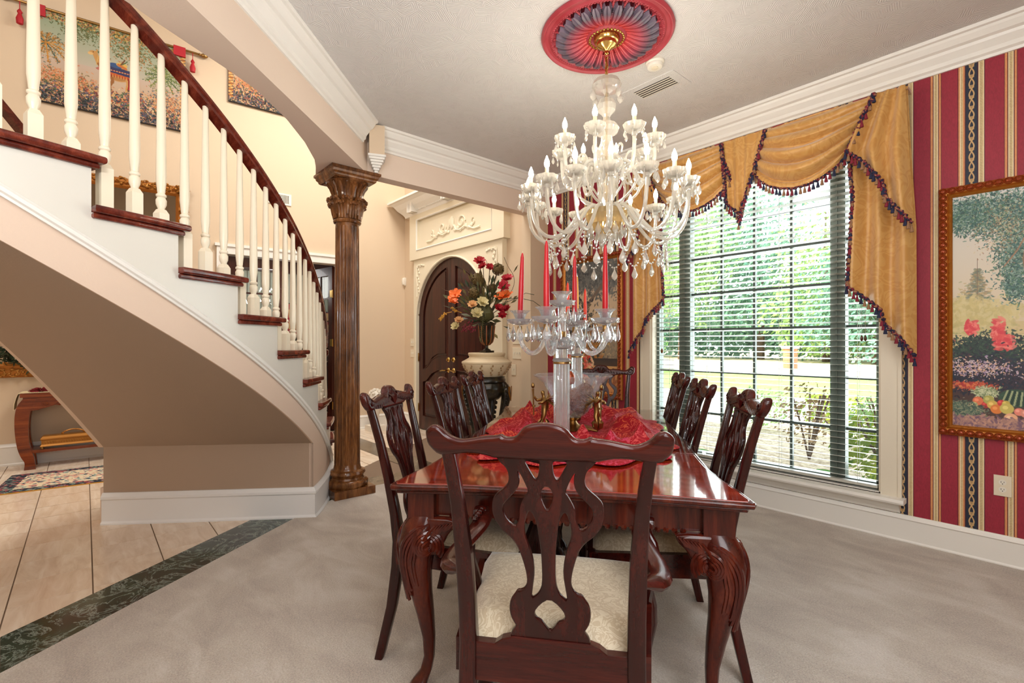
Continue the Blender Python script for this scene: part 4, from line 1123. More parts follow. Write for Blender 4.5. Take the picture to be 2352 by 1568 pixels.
# ================================================================== COLUMN
CXY = (-3.965, 1.645)
col = thing('column', 'fluted brown wooden column with leafy capital standing at the foot of the stairs', 'column', (CXY[0], CXY[1], 0))
MB().cbox((0, 0, 0.035), (0.34, 0.34, 0.07)).build('plinth', M['column_wood'], col, smooth=False)
MB().lathe([(0.16, 0.07), (0.168, 0.085), (0.168, 0.11), (0.155, 0.125), (0.135, 0.13), (0.128, 0.145), (0.135, 0.16), (0.146, 0.175), (0.14, 0.195), (0.115, 0.205), (0.108, 0.22), (0.102, 0.25)], 40).build('base_ring', M['column_wood'], col)
def fluted(z0, z1, r0, r1, nf=20, depth=0.055, n=160, rings=26):
    mb = MB(); rr = []
    for i in range(rings+1):
        z = z0+(z1-z0)*i/rings; f = (z-z0)/(z1-z0); r = r0+(r1-r0)*f
        e = min(1, (z-z0)/0.03, (z1-z)/0.03); e = sqrt(max(e, 0))
        rr.append([((r*(1-depth*e*max(0, (abs(cos(nf*a/2))-0.35)/0.65)))*cos(a), (r*(1-depth*e*max(0, (abs(cos(nf*a/2))-0.35)/0.65)))*sin(a), z) for a in [2*pi*j/n for j in range(n)]])
    return mb.loft(rr)
fluted(0.25, 2.21, 0.103, 0.094, depth=0.11).build('shaft', M['column_wood'], col, ang=60)
cap = MB().lathe([(0.094, 2.21), (0.094, 2.235), (0.108, 2.24), (0.113, 2.252), (0.108, 2.264), (0.099, 2.268), (0.096, 2.33), (0.098, 2.42), (0.115, 2.50), (0.145, 2.55), (0.17, 2.57), (0.17, 2.575)], 32)
cap_o = cap.build('capital', M['column_wood'], col)
lf = MB()
for row, (n_, z0, h, r) in enumerate(((8, 2.27, 0.13, 0.105), (8, 2.30, 0.14, 0.112))):
    for i in range(n_):
        a = 2*pi*(i+0.5*row)/n_
        for q in (-1, 0, 1):
            aa = a+q*0.16
            lf.tube([((r+dr)*cos(aa+q*0.05), (r+dr)*sin(aa+q*0.05), z0+h*t_) for dr, t_ in ((0, 0), (0.006, 0.45), (0.018, 0.8), (0.040, 0.95), (0.046, 0.86))], [0.010, 0.017, 0.017, 0.013, 0.006], 6)
        for q in range(4): lf.ball(((r+0.04)*cos(a+0.13*(q-1.5)), (r+0.04)*sin(a+0.13*(q-1.5)), z0+h*(0.86+0.05*(q % 2))), 0.014, 6, 4)
o = lf.build('acanthus_leaves', M['column_wood'], cap_o)
pt = MB()
for i in range(16):
    a = 2*pi*i/16
    pt.tube([(r*cos(a), r*sin(a), z) for r, z in ((0.100, 2.40), (0.108, 2.46), (0.128, 2.52), (0.158, 2.556), (0.166, 2.552))], [0.009, 0.014, 0.017, 0.014, 0.006], 6)
pt.build('reeds', M['column_wood'], cap_o)
ab = MB(); AP = [(0.165, 2.57), (0.175, 2.58), (0.178, 2.592), (0.190, 2.605), (0.194, 2.622), (0.205, 2.630), (0.205, 2.648)]
ab.loft([[(x*s, y*s, z) for x, y in ((-1, -1), (1, -1), (1, 1), (-1, 1))] for s, z in AP]).build('abacus', M['column_wood'], col, smooth=False)

# ================================================================== CEILING MEDALLION
MC = (-1.764, 2.272)
med = thing('ceiling_medallion', 'round red ceiling medallion with a ring of grey-tipped acanthus leaves', 'medallion', (MC[0], MC[1], 3.03))
t = NT('medallion_red'); xyz = t.sep(t.coord())
M['medallion_red'] = t.pbr(t.ramp(t.noise(t.coord(), 7, 3), [(0.3, srgb(158, 44, 54)), (0.7, srgb(180, 72, 82))]), 0.4)
t = NT('medallion_leaf'); xyz = t.sep(t.coord())
r_ = t.math('SQRT', t.math('ADD', t.math('MULTIPLY', xyz[0], xyz[0]), t.math('MULTIPLY', xyz[1], xyz[1])))
nn = t.noise(t.coord(), 30, 2)
M['medallion_leaf'] = t.pbr(t.ramp(t.math('ADD', r_, t.math('MULTIPLY', nn, 0.05)), [(0.15, srgb(206, 72, 72)), (0.215, srgb(178, 78, 92)), (0.27, srgb(88, 80, 92)), (0.33, srgb(120, 100, 116))]), 0.4)
dn = lambda prof: [(r, -z) for r, z in prof]
MB().lathe(dn([(0.375, 0), (0.378, 0.012), (0.368, 0.024), (0.362, 0.024), (0.352, 0.014), (0.335, 0.013), (0.325, 0.022), (0.315, 0.022), (0.305, 0.012), (0.30, 0.010), (0.12, 0.006), (0.11, 0.02), (0.098, 0.028), (0.09, 0.02), (0.08, 0.012), (0.001, 0.012)])[::-1], 96).build('rim', M['medallion_red'], med)
lfm = MB()
rings = []
for i in range(9):
    f = i/8; r = 0.115+0.178*f; wdt = 0.010+0.020*min(1, f*1.35)*(1 if f < 0.85 else sqrt(max(0.05, 1-((f-0.85)/0.15)**2)))
    z = 0.012+0.034*sin(f*2.6)**1.2+0.006
    rings.append([(r, -wdt, -0.008), (r, -wdt*0.6, -z), (r, -wdt*0.15, -z-0.001), (r, 0, -z+0.005), (r, wdt*0.15, -z-0.001), (r, wdt*0.6, -z), (r, wdt, -0.008)])
lfm.loft(rings, closed=False, cap=False)
for i in range(8):
    for s in (-1, 1): lfm.ball((0.17+0.014*i, s*(0.017+0.0008*i), -0.018-0.008*sin(i*0.4)), (0.008, 0.006, 0.007), 5, 3)
lme = lfm.mesh('leaf', M['medallion_leaf'])
sm = MB()
for i in range(4): sm.ball((0.262+0.013*i, 0, -0.014), (0.011, 0.008, 0.008), 5, 4)
sme = sm.mesh('small_leaf', M['medallion_red'])
for i in range(28):
    a = 2*pi*i/28
    put('leaf', lme, med, (0, 0, 0), (0, 0, a)); put('small_leaf', sme, med, (0, 0, 0), (0, 0, a+pi/28))
be = MB()
for i in range(120):
    a = 2*pi*i/120; be.ball((0.318*cos(a), 0.318*sin(a), -0.022), 0.006, 5, 3)
o = be.build('bead_ring', M['medallion_red'], med); o['kind'] = 'stuff'
be = MB()
for i in range(30):
    a = 2*pi*i/30; be.ball((0.097*cos(a), 0.097*sin(a), -0.028), (0.009, 0.009, 0.006), 6, 4)
be.build('gold_bead_ring', M['brass'], med)

# ================================================================== CHANDELIER
CH = thing('chandelier', 'large lit crystal chandelier with candle bulbs and hanging drops', 'chandelier', (MC[0], MC[1], 0))
MB().lathe([(0.075, 3.018), (0.075, 3.0), (0.066, 2.985), (0.058, 2.982), (0.055, 2.965), (0.040, 2.955), (0.028, 2.95), (0.012, 2.935), (0.012, 2.92), (0.002, 2.915)][::-1], 32).build('canopy', M['brass'], CH)
cm_ = MB().tube([(0.010*cos(a), 0, 0.020*sin(a)) for a in [2*pi*i/12 for i in range(12)]], 0.0028, 6, closed=True).mesh('chain_link', M['brass'])
z = 2.905; i = 0
while z > 2.785: put('chain_link', cm_, CH, (0, 0, z), (0, 0, (i % 2)*pi/2)); z -= 0.031; i += 1
def cut_lathe(prof, n=24, facet=0.04, nf=12):
    return MB().lathe(prof, 48, flute=facet, nf=nf)
cut_lathe([(0.012, 2.775), (0.03, 2.775), (0.07, 2.762), (0.082, 2.735), (0.076, 2.715), (0.06, 2.705), (0.035, 2.70), (0.012, 2.69)][::-1]).build('top_dish', M['crystal'], CH, smooth=False)
cut_lathe([(0.012, 2.69), (0.014, 2.665), (0.040, 2.65), (0.052, 2.62), (0.048, 2.59), (0.025, 2.565), (0.018, 2.55)][::-1]).build('top_ball', M['crystal'], CH, smooth=False)
cut_lathe([(0.018, 2.55), (0.022, 2.53), (0.055, 2.51), (0.07, 2.485), (0.060, 2.46), (0.03, 2.44), (0.035, 2.40), (0.055, 2.36), (0.05, 2.31), (0.028, 2.28)][::-1]).build('upper_vase', M['crystal'], CH, smooth=False)
cut_lathe([(0.028, 2.28), (0.075, 2.27), (0.078, 2.25), (0.035, 2.24), (0.03, 2.20), (0.05, 2.16), (0.052, 2.10), (0.036, 2.06), (0.04, 2.02)][::-1]).build('middle_vase', M['crystal'], CH, smooth=False)
cut_lathe([(0.04, 2.02), (0.11, 2.01), (0.115, 1.98), (0.10, 1.93), (0.07, 1.895), (0.03, 1.885)][::-1]).build('arm_bowl', M['crystal_gold'], CH, smooth=False)
MB().lathe([(0.006, 1.90), (0.006, 2.9)], 8).build('stem_rod', M['brass'], CH)
def drop_mesh(name, L, w, mat):
    mb = MB()
    mb.loft([[(w*s*cos(a), w*0.45*s*sin(a), z) for a in [2*pi*j/8+pi/8 for j in range(8)]] for s, z in ((0.06, 0), (0.35, -L*0.22), (0.8, -L*0.48), (1.0, -L*0.68), (0.7, -L*0.86), (0.08, -L))])
    return mb.mesh(name, M[mat], smooth=False)
DROP = drop_mesh('crystal_drop', 0.058, 0.014, 'crystal'); DROPB = drop_mesh('crystal_drop', 0.075, 0.021, 'crystal'); DROPS = drop_mesh('crystal_drop', 0.042, 0.010, 'crystal')
BEAD = MB().ball((0, 0, 0), 0.0062, 8, 5).mesh('crystal_bead', M['crystal'], smooth=False)
twist = lambda pts, r: MB().tube(smooth_loop(pts, 2, False), r, 8)
def arm_proto(R, pts, zc, big):
    """arm in the XZ plane, built round the axis; returns root part"""
    a_ = twist(pts, 0.0105).build('arm', M['crystal'], CH)
    MB().lathe([(0.004, -0.034), (0.012, -0.030), (0.014, -0.014), (0.034, -0.008), (0.050, 0.010), (0.056, 0.028), (0.051, 0.026), (0.034, 0.004), (0.012, 0.0)], 36, c=(R, 0, zc), flute=0.10, nf=9).build('drip_pan', M['crystal'], a_, smooth=False)
    MB().lathe([(0.013, 0.0), (0.018, 0.006), (0.024, 0.03), (0.021, 0.032), (0.012, 0.012)], 16, c=(R, 0, zc)).build('candle_cup', M['crystal'], a_)
    MB().lathe([(0.0095, 0.012), (0.0105, 0.014), (0.0105, 0.072), (0.009, 0.075)], 12, c=(R, 0, zc)).build('candle_sleeve', M['candle_sleeve'], a_)
    MB().lathe([(0.008, 0.073), (0.0125, 0.082), (0.0145, 0.094), (0.0115, 0.110), (0.006, 0.124), (0.0012, 0.136)], 10, c=(R, 0, zc)).build('bulb', M['bulb_glow'], a_)
    for q in range(6):
        a = 2*pi*q/6+0.3
        x, y = R+0.053*cos(a), 0.053*sin(a)
        put('crystal_bead', BEAD, a_, (x, y, zc+0.004)); put('crystal_drop', DROP if big else DROPS, a_, (x, y, zc-0.004), (0, 0, a))
    return a_
def spin(root, ang):
    root.rotation_euler.z = ang
ARM_LO = [(0.05, 0, 2.00), (0.10, 0, 2.03), (0.16, 0, 2.00), (0.22, 0, 1.91), (0.29, 0, 1.845), (0.37, 0, 1.84), (0.43, 0, 1.90), (0.452, 0, 1.99), (0.455, 0, 2.06)]
ARM_HI = [(0.04, 0, 2.26), (0.09, 0, 2.30), (0.14, 0, 2.27), (0.17, 0, 2.18), (0.215, 0, 2.155), (0.255, 0, 2.20), (0.27, 0, 2.28), (0.27, 0, 2.345)]
aL = arm_proto(0.455, ARM_LO, 2.09, True)
for i in range(16):
    r = aL if i == 0 else copy_tree(aL, CH)
    spin(r, 2*pi*i/16+radians(18))
aH = arm_proto(0.27, ARM_HI, 2.37, False)
for i in range(8):
    r = aH if i == 0 else copy_tree(aH, CH)
    spin(r, 2*pi*i/8+radians(25))
# scroll ornaments standing between the tiers
sc_ = MB().tube(smooth_loop([(0.045, 0, 2.04), (0.12, 0, 2.06), (0.19, 0, 2.12), (0.20, 0, 2.20), (0.15, 0, 2.25), (0.10, 0, 2.22), (0.11, 0, 2.17), (0.14, 0, 2.17)], 2, False), 0.0075, 8).mesh('scroll', M['crystal'])
for i in range(8): put('scroll', sc_, CH, (0, 0, 0), (0, 0, 2*pi*i/8+radians(4)))
sp_ = MB().tube(smooth_loop([(0.05, 0, 2.10), (0.10, 0, 2.18), (0.10, 0, 2.30), (0.13, 0, 2.36), (0.165, 0, 2.33), (0.15, 0, 2.30)], 2, False), 0.006, 8).mesh('scroll', M['crystal'])
for i in range(6): put('scroll', sp_, CH, (0, 0, 0), (0, 0, 2*pi*i/6+radians(40)))
# top dish drops, bottom bowl drops
for i in range(6):
    a = 2*pi*i/6; put('crystal_drop', DROPB, CH, (0.083*cos(a), 0.083*sin(a), 2.715), (0, 0, a))
for i in range(14):
    a = 2*pi*i/14; put('crystal_drop', DROPB, CH, (0.108*cos(a), 0.108*sin(a), 1.93), (0, 0, a+pi/2))
for i in range(8):
    a = 2*pi*i/8+.3; put('crystal_drop', DROPB, CH, (0.065*cos(a), 0.065*sin(a), 1.885), (0, 0, a+pi/2))
# bead swags between the low points of the arms with long pendants
bs = MB(); arms_r = 0.335
for i in range(16):
    a0_, a1_ = 2*pi*i/16+radians(18), 2*pi*(i+1)/16+radians(18)
    for q in range(1, 10):
        f = q/10; a = a0_+(a1_-a0_)*f; z = 1.83-0.10*sin(pi*f)
        bs.ball((arms_r*cos(a), arms_r*sin(a), z), 0.0062, 6, 4)
    am_ = (a0_+a1_)/2
    for q in range(3): bs.ball((arms_r*cos(a0_), arms_r*sin(a0_), 1.82-q*0.018), 0.0075, 6, 4)
bs_o = bs.build('bead_swags', M['crystal'], CH, smooth=False); bs_o['kind'] = 'stuff'
for i in range(16):
    a0_ = 2*pi*i/16+radians(18); am_ = a0_+pi/16
    put('crystal_drop', DROPB, CH, (arms_r*cos(a0_), arms_r*sin(a0_), 1.775), (0, 0, a0_+pi/2))
    put('crystal_drop', DROPB, CH, (arms_r*cos(am_), arms_r*sin(am_), 1.725), (0, 0, am_+pi/2))

# smoke detector, ceiling vent
sd = thing('smoke_detector', 'round white smoke detector on the ceiling beside the medallion', 'smoke detector', (-1.728, 2.715, 3.03))
MB().lathe([(0.058, 0), (0.058, -0.012), (0.05, -0.02), (0.05, -0.032), (0.044, -0.04), (0.001, -0.042)][::-1], 28).build('housing', M['plastic_white'], sd)
MB().lathe([(0.022, -0.041), (0.022, -0.044), (0.014, -0.044), (0.001, -0.046)][::-1], 16).build('grille', M['plastic_ivory'], sd)
vt = thing('ceiling_vent', 'white slotted air vent in the ceiling near the chandelier', 'vent', (-1.90, 3.0, 3.03))
fr = MB(); LX, LY = 0.20, 0.115
fr.box((-LX, -LY, -0.004), (LX, -0.066, 0)).box((-LX, 0.066, -0.004), (LX, LY, 0)).box((-LX, -0.066, -0.004), (-0.14, 0.066, 0)).box((0.14, -0.066, -0.004), (LX, 0.066, 0))
fr.build('frame', M['ceiling_plaster'], vt, smooth=False)
MB().box((-0.14, -0.066, -0.001), (0.14, 0.066, 0.0)).build('duct', M['dark_slot'], vt, smooth=False)
for i in range(5):
    y = -0.052+0.026*i
    MB().box((-0.14, -0.009, -0.0008), (0.14, 0.009, 0.0008), Matrix.Translation((0, y, -0.006)) @ Matrix.Rotation(radians(12), 4, 'X')).build('louvre', M['plastic_white'], vt, smooth=False)
# ================================================================== VENETIAN BLIND
BL = thing('venetian_blind', 'white venetian blind with open horizontal slats across the tall window', 'blind', (0, 0, 0))
slm = MB().loft([[(x, y, z) for y, z in ((-0.027, 0), (-0.013, 0.0028), (0, 0.0038), (0.013, 0.0028), (0.027, 0), (0.013, 0.0008), (0, 0.0016), (-0.013, 0.0008))] for x in (-0.828, 0.828)]).mesh('slat', M['slat_white'])
YB_, XB_ = 3.907, -1.65
zs = [0.345+0.0418*i for i in range(52)]
for z in zs: put('slat', slm, BL, (XB_, YB_, z), (radians(-8), 0, 0))
MB().box((XB_-0.828, YB_-0.025, 0.30), (XB_+0.828, YB_+0.025, 0.318)).build('bottom_rail', M['slat_white'], BL, smooth=False)
MB().box((XB_-0.83, YB_-0.03, 2.49), (XB_+0.83, YB_+0.03, 2.55)).build('head_rail', M['slat_white'], BL, smooth=False)
for x in (-2.32, -1.98, -1.42, -0.93):
    ld = MB()
    for dy in (-0.025, 0.025): ld.box((x-0.001, YB_+dy-0.001, 0.31), (x+0.001, YB_+dy+0.001, 2.5))
    ld.build('ladder_cord', M['slat_white'], BL, smooth=False)
for x, z0, dx in ((-0.905, 1.29, 0.0), (-0.885, 1.29, 0), (-2.395, 1.19, 0), (-2.39, 1.19, 0)):
    cd_ = MB().tube([(x, YB_-0.034, 2.49), (x, YB_-0.034, z0)], 0.0011, 5).build('pull_cord', M['slat_white'], BL)
    MB().lathe([(0.002, 0.01), (0.007, 0.0), (0.0095, -0.012), (0.008, -0.024), (0.002, -0.032)][::-1], 10, c=(x, YB_-0.034, z0)).build('acorn', M['column_wood'], cd_)

# ================================================================== SWAGS AND JABOTS
VC = -1.625; YV = 3.765
VAL = thing('window_valance', 'gold swag and jabot valance with dark tasselled fringe over the window', 'curtain')
TASS = []
for nm in ('tassel_navy', 'tassel_red', 'tassel_sand'):
    TASS.append(MB().lathe([(0.001, 0), (0.006, -0.005), (0.0036, -0.011), (0.006, -0.016), (0.0115, -0.044), (0.010, -0.047), (0.0005, -0.047)], 8, cap=False).mesh('tassel', M[nm]))
t = NT('fringe_cord'); M['fringe_cord'] = t.pbr(t.ramp(t.noise(t.coord(scale=(1, 1, 1)), 60, 1), [(0.42, srgb(26, 28, 54)), (0.5, srgb(120, 26, 46)), (0.6, srgb(150, 110, 80))], 'CONSTANT'), 0.85)
def fringe(path, parent, tass=True, step=0.026, r=0.0115):
    pl = [Vector(p) for p in path]; L = sum((b-a).length for a, b in zip(pl, pl[1:]))
    n = max(int(L/0.009), 4); pts = []
    for i in range(n+1):
        p = lerp_poly(path, i/n); pts.append((p.x+0.003*sin(i*1.9), p.y-0.007+0.003*cos(i*2.3), p.z-0.002+0.003*sin(i*1.3)))
    MB().tube(pts, [r*(1+0.35*sin(i*1.7)) for i in range(n+1)], 6).build('fringe_cord', M['fringe_cord'], parent)
    if tass:
        m = max(int(L/step), 1)
        for i in range(m+1):
            p = lerp_poly(path, i/max(m, 1)); put('tassel', TASS[(i*2+(i//3)) % 3], parent, (p.x, p.y-0.01-(i % 2)*0.004, p.z-0.010), (0, 0, i))
def mx(x): return 2*VC-x
def swag(mir_):
    f = (lambda x: mx(x)) if mir_ else (lambda x: x)
    top = [(-1.461, 2.805), (-0.797, 2.805)]
    bot = [(-1.532, 2.50), (-1.49, 2.44), (-1.425, 2.385), (-1.34, 2.345), (-1.258, 2.327), (-1.17, 2.332), (-1.092, 2.357), (-1.01, 2.41), (-0.943, 2.478)]
    def fn(u_, v_):
        a = lerp_poly([(x, 0, z) for x, z in top], u_); b = lerp_poly([(x, 0, z) for x, z in bot], u_)
        sag = 4*u_*(1-u_)
        w_ = v_
        p = a.lerp(b, w_)
        # U-shaped folds gathered at both upper corners
        fold = abs(sin(pi*(v_**0.85)*4.5+1.1*(u_-.5)+0.5*sin(5*u_+2)))**0.7
        amp = 0.016+0.070*(0.35+0.65*sag)*min(1, v_*2.2)*min(1, (1.08-v_)*5)
        y = YV-0.012-0.045*sag*sin(pi*min(1, v_*0.75+0.1))-amp*fold
        z = p.z-0.010*sag*cos(pi*v_*13)*min(v_*3, 1)*(1-v_)
        return (f(p.x), y, z)
    o = MB().grid(fn, 56, 90).build('swag', M['gold_fabric'], VAL, ang=180)
    bt = [(f(x), YV-0.03-0.02*sin(pi*i/8), z) for i, (x, z) in enumerate(bot)]
    fringe(bt, o)
    fringe([(f(-1.461), YV-0.03, 2.80), (f(-1.49), YV-0.045, 2.66), (f(-1.525), YV-0.045, 2.56), (f(-1.532), YV-0.035, 2.50)], o, True, 0.05, 0.014)
    fringe([(f(-0.80), YV-0.06, 2.80), (f(-0.85), YV-0.075, 2.68), (f(-0.90), YV-0.075, 2.57), (f(-0.943), YV-0.06, 2.478)], o, True, 0.045, 0.014)
swag(False); swag(True)
def jabot(mir_):
    f = (lambda x: mx(x)) if mir_ else (lambda x: x)
    def Lx(z): return interp(z, [1.5, 1.62, 2.0, 2.2, 2.478, 2.805], [-0.955, -0.955, -0.930, -0.925, -0.943, -0.80])
    def Rx(z): return interp(z, [1.1, 1.95, 2.44, 2.805], [-0.607, -0.609, -0.634, -0.650])
    def layer(zb, y0, depth, npl, nm, ztop=2.805, ymin=0):
        def fn(u_, v_):
            z = ztop+(zb(u_)-ztop)*v_
            x = Lx(z)*(1-u_)+Rx(z)*u_
            k = min(1, 0.35+v_)
            y = y0-depth*k*(0.5+0.5*sin(2*pi*npl*u_+0.6+0.4*sin(v_*3)))-0.008*sin(7*u_+3*v_)
            return (f(x), y, z)
        o = MB().grid(fn, 60, 50).build(nm, M['gold_fabric'], VAL, ang=180)
        path = [fn(u_/24, 1.0) for u_ in range(25)]
        path = [(p[0], y0-depth-0.004, p[2]) for p in path]
        fringe(path, o)
        return o
    ob = layer(lambda u_: interp(u_, [0, .27, .53, .55, .8, 1], [1.621, 1.54, 1.457, 1.376, 1.28, 1.165]), YV+0.035, 0.06, 2.5, 'jabot_back')
    fringe([(f(-0.943), YV-0.015, 2.47), (f(-0.925), YV-0.015, 2.2), (f(-0.935), YV-0.015, 1.95), (f(-0.955), YV-0.015, 1.63)], ob, True, 0.028)
    layer(lambda u_: interp(u_, [0, .3, .6, .62, 1], [2.478, 2.38, 2.22, 2.14, 1.955]), YV-0.030, 0.065, 2.5, 'jabot_front')
jabot(False); jabot(True)
def cj(u_, v_):
    x0 = -1.775+0.314*u_; bx = [-1.735, -1.70, -1.66, -1.618, -1.60, -1.56, -1.532]; bz = [2.33, 2.28, 2.25, 2.20, 2.30, 2.42, 2.50]
    xb = interp(u_, [i/6 for i in range(7)], bx); zb = interp(u_, [i/6 for i in range(7)], bz)
    x = x0+(xb-x0)*v_; z = 2.805+(zb-2.805)*v_
    return (x, YV-0.03-0.03*(0.5+0.5*sin(2*pi*3.5*u_))*(0.4+0.6*v_), z)
cj_o = MB().grid(cj, 50, 30).build('centre_jabot', M['gold_fabric'], VAL, ang=180)
fringe([(p[0], YV-0.065, p[2]) for p in [cj(i/16, 1) for i in range(17)]], cj_o)
fringe([(-1.775, YV-0.05, 2.79), (-1.755, YV-0.06, 2.62), (-1.745, YV-0.06, 2.45), (-1.735, YV-0.06, 2.33)], cj_o, True, 0.05, 0.013)
fringe([(-1.60, YV-0.07, 2.30), (-1.612, YV-0.08, 2.22), (-1.625, YV-0.08, 2.15)], cj_o, True, 0.03, 0.015)
MB().box((-2.61, YV+0.0, 2.795), (-0.645, YW-0.002, 2.812)).build('mounting_board', M['gold_fabric'], VAL, smooth=False)

# ================================================================== PAINTED CANVASES
class Canvas:
    def __init__(s, w, h, col): s.w = w; s.h = h; s.a = np.ones((h, w, 3))*np.array(col)/255.0; s.r = np.random.RandomState(5)
    def grad(s, y0, y1, c0, c1):
        a, b = int(y0*s.h), int(y1*s.h)
        for i in range(a, min(b, s.h)): s.a[i] = (np.array(c0)*(1-(i-a)/(b-a))+np.array(c1)*(i-a)/(b-a))/255.0
    def ell(s, cx, cy, rx, ry, c, al=1.0, rot=0.0):
        cx *= s.w; cy *= s.h; rx *= s.w; ry *= s.h; m = max(rx, ry)+1
        x0, x1, y0, y1 = max(int(cx-m), 0), min(int(cx+m)+2, s.w), max(int(cy-m), 0), min(int(cy+m)+2, s.h)
        if x0 >= x1 or y0 >= y1: return
        X, Y = np.meshgrid(np.arange(x0, x1)+.5, np.arange(y0, y1)+.5); X = X-cx; Y = Y-cy
        if rot: X, Y = X*cos(rot)+Y*sin(rot), -X*sin(rot)+Y*cos(rot)
        d = (X/max(rx, .5))**2+(Y/max(ry, .5))**2; k = (np.clip(1.25-d, 0, 0.3)/0.3*al)[..., None]
        s.a[y0:y1, x0:x1] = s.a[y0:y1, x0:x1]*(1-k)+np.array(c)/255.0*k
    fine = 1.0; leafy = False
    def scat(s, n, cx, cy, sx, sy, r, cols, al=0.8, asp=1.0, rot=False):
        n = int(n*s.fine); r = r/sqrt(s.fine)
        if s.leafy and asp == 1.0: asp = 0.42; rot = True; n = int(n*1.7); r *= 1.12
        for _ in range(n):
            x = cx+s.r.normal()*sx; y = cy+s.r.normal()*sy; c = cols[s.r.randint(len(cols))]
            k = r*(0.5+s.r.rand()); s.ell(x, y, k, k*asp*s.w/s.h, c, al, s.r.rand()*pi if rot else 0)
    def line(s, pts, r, c, al=1.0):
        for (x0, y0), (x1, y1) in zip(pts, pts[1:]):
            n = int(max(abs(x1-x0)*s.w, abs(y1-y0)*s.h))+1
            for i in range(n+1): s.ell(x0+(x1-x0)*i/n, y0+(y1-y0)*i/n, r, r*s.w/s.h, c, al)
def picture(name, mat, cv, w_, h_, parent):
    """flat printed sheet, XZ plane facing -Y, origin at its lower-left"""
    nx, ny = cv.w, cv.h
    xs, ys = np.meshgrid(np.arange(nx+1)/nx*w_, np.arange(ny+1)/ny*h_)
    v = np.stack([xs.ravel(), np.zeros(xs.size), ys.ravel()], 1)
    i0 = (np.arange(ny)[:, None]*(nx+1)+np.arange(nx)[None, :]).ravel()
    f = np.stack([i0, i0+1, i0+nx+2, i0+nx+1], 1)
    me = bpy.data.meshes.new(name); me.vertices.add(len(v)); me.vertices.foreach_set('co', v.ravel())
    me.loops.add(f.size); me.loops.foreach_set('vertex_index', f.ravel().astype(np.int32))
    me.polygons.add(len(f)); me.polygons.foreach_set('loop_start', np.arange(0, f.size, 4, dtype=np.int32))
    me.update(calc_edges=True)
    img = cv.a[::-1]; lin = np.where(img <= 0.04045, img/12.92, ((img+0.055)/1.055)**2.4).reshape(-1, 3)
    ca = me.color_attributes.new('Col', 'FLOAT_COLOR', 'CORNER')
    rgba = np.ones((len(f), 4, 4), dtype=np.float32); rgba[:, :, :3] = lin[:, None, :]
    ca.data.foreach_set('color', rgba.ravel()); me.materials.append(M[mat])
    return put(name, me, parent)
def garden_painting(w, h, seed):
    c = Canvas(w, h, (206, 196, 186)); c.fine = 3.0; c.leafy = True; c.r = np.random.RandomState(seed)
    c.grad(0, .55, (206, 204, 200), (214, 196, 166)); c.grad(.55, .72, (206, 186, 140), (216, 190, 140)); c.grad(.72, 1, (58, 44, 50), (90, 66, 58))
    c.scat(300, .1, .55, .25, .05, .05, [(186, 176, 120), (150, 156, 110), (206, 188, 130)], .5)
    return c
c = garden_painting(130, 520, 3)
for i in range(24):                       # conifer
    y = .33+i*.0105; wd = .03+i*.012
    c.scat(18, .35, y, wd*.6, .004, .035, [(150, 130, 100), (120, 130, 110), (184, 160, 112), (96, 112, 100)], .55, .5)
c.line([(.35, .28), (.35, .55)], .006, (120, 100, 84))
c.scat(240, .3, .52, .3, .03, .08, [(206, 190, 130), (190, 176, 120), (214, 200, 150)], .5)
G = [(44, 86, 84), (60, 104, 92), (74, 112, 82), (110, 140, 120), (36, 66, 60), (150, 172, 160), (70, 106, 104)]
c.scat(900, .6, .10, .30, .042, .028, G, .8); c.scat(420, .2, .085, .12, .03, .026, G, .8); c.scat(420, .85, .28, .14, .07, .028, G, .8); c.scat(460, .9, .17, .14, .05, .028, G, .8); c.scat(200, .82, .40, .07, .03, .026, G, .85)
c.scat(160, .72, .16, .2, .06, .02, [(206, 190, 150), (150, 110, 80)], .6)
c.line([(1, .18), (.86, .26), (.70, .32)], .010, (150, 116, 88)); c.line([(1, .2), (.95, .3), (1, .4)], .03, (130, 104, 78))
c.grad(.60, .67, (214, 198, 150), (206, 182, 130))
c.line([(0, .605), (1, .60)], .005, (180, 160, 120)); c.line([(0, .625), (1, .62)], .005, (196, 176, 136))
for x in (.04, .90, .98): c.ell(x, .625, .02, .010, (150, 90, 80))
c.scat(420, .30, .68, .13, .03, .035, [(30, 54, 52), (44, 66, 56), (60, 84, 66), (24, 36, 44)], .85)
c.scat(420, .65, .67, .15, .03, .035, [(30, 54, 52), (44, 66, 56), (60, 84, 66), (24, 36, 44)], .85)
c.scat(14, .27, .575, .04, .010, .08, [(226, 84, 84), (238, 130, 120), (214, 60, 70)]); c.scat(14, .61, .588, .035, .018, .07, [(226, 84, 84), (238, 130, 120), (214, 60, 70)]); c.scat(16, .70, .638, .06, .012, .075, [(226, 84, 84), (238, 130, 120), (214, 60, 70)])
c.scat(700, .42, .77, .32, .035, .04, [(26, 30, 48), (44, 40, 60), (66, 46, 58), (26, 44, 60)], .8)
c.scat(120, .35, .745, .26, .02, .022, [(214, 196, 200), (176, 150, 180), (220, 180, 150)], .9)
c.scat(90, .28, .822, .14, .008, .03, [(206, 90, 60), (170, 50, 50), (220, 130, 80)])
c.scat(120, .47, .848, .07, .010, .028, [(176, 186, 150), (206, 210, 170), (120, 136, 96)], .9)
c.ell(.85, .865, .22, .035, (54, 86, 66), .9)
for i in range(11): c.line([(.74+.03*i, .835+.001*i), (.66+.04*i, .895)], .012, [(160, 170, 130), (30, 56, 48)][i % 2], .9)
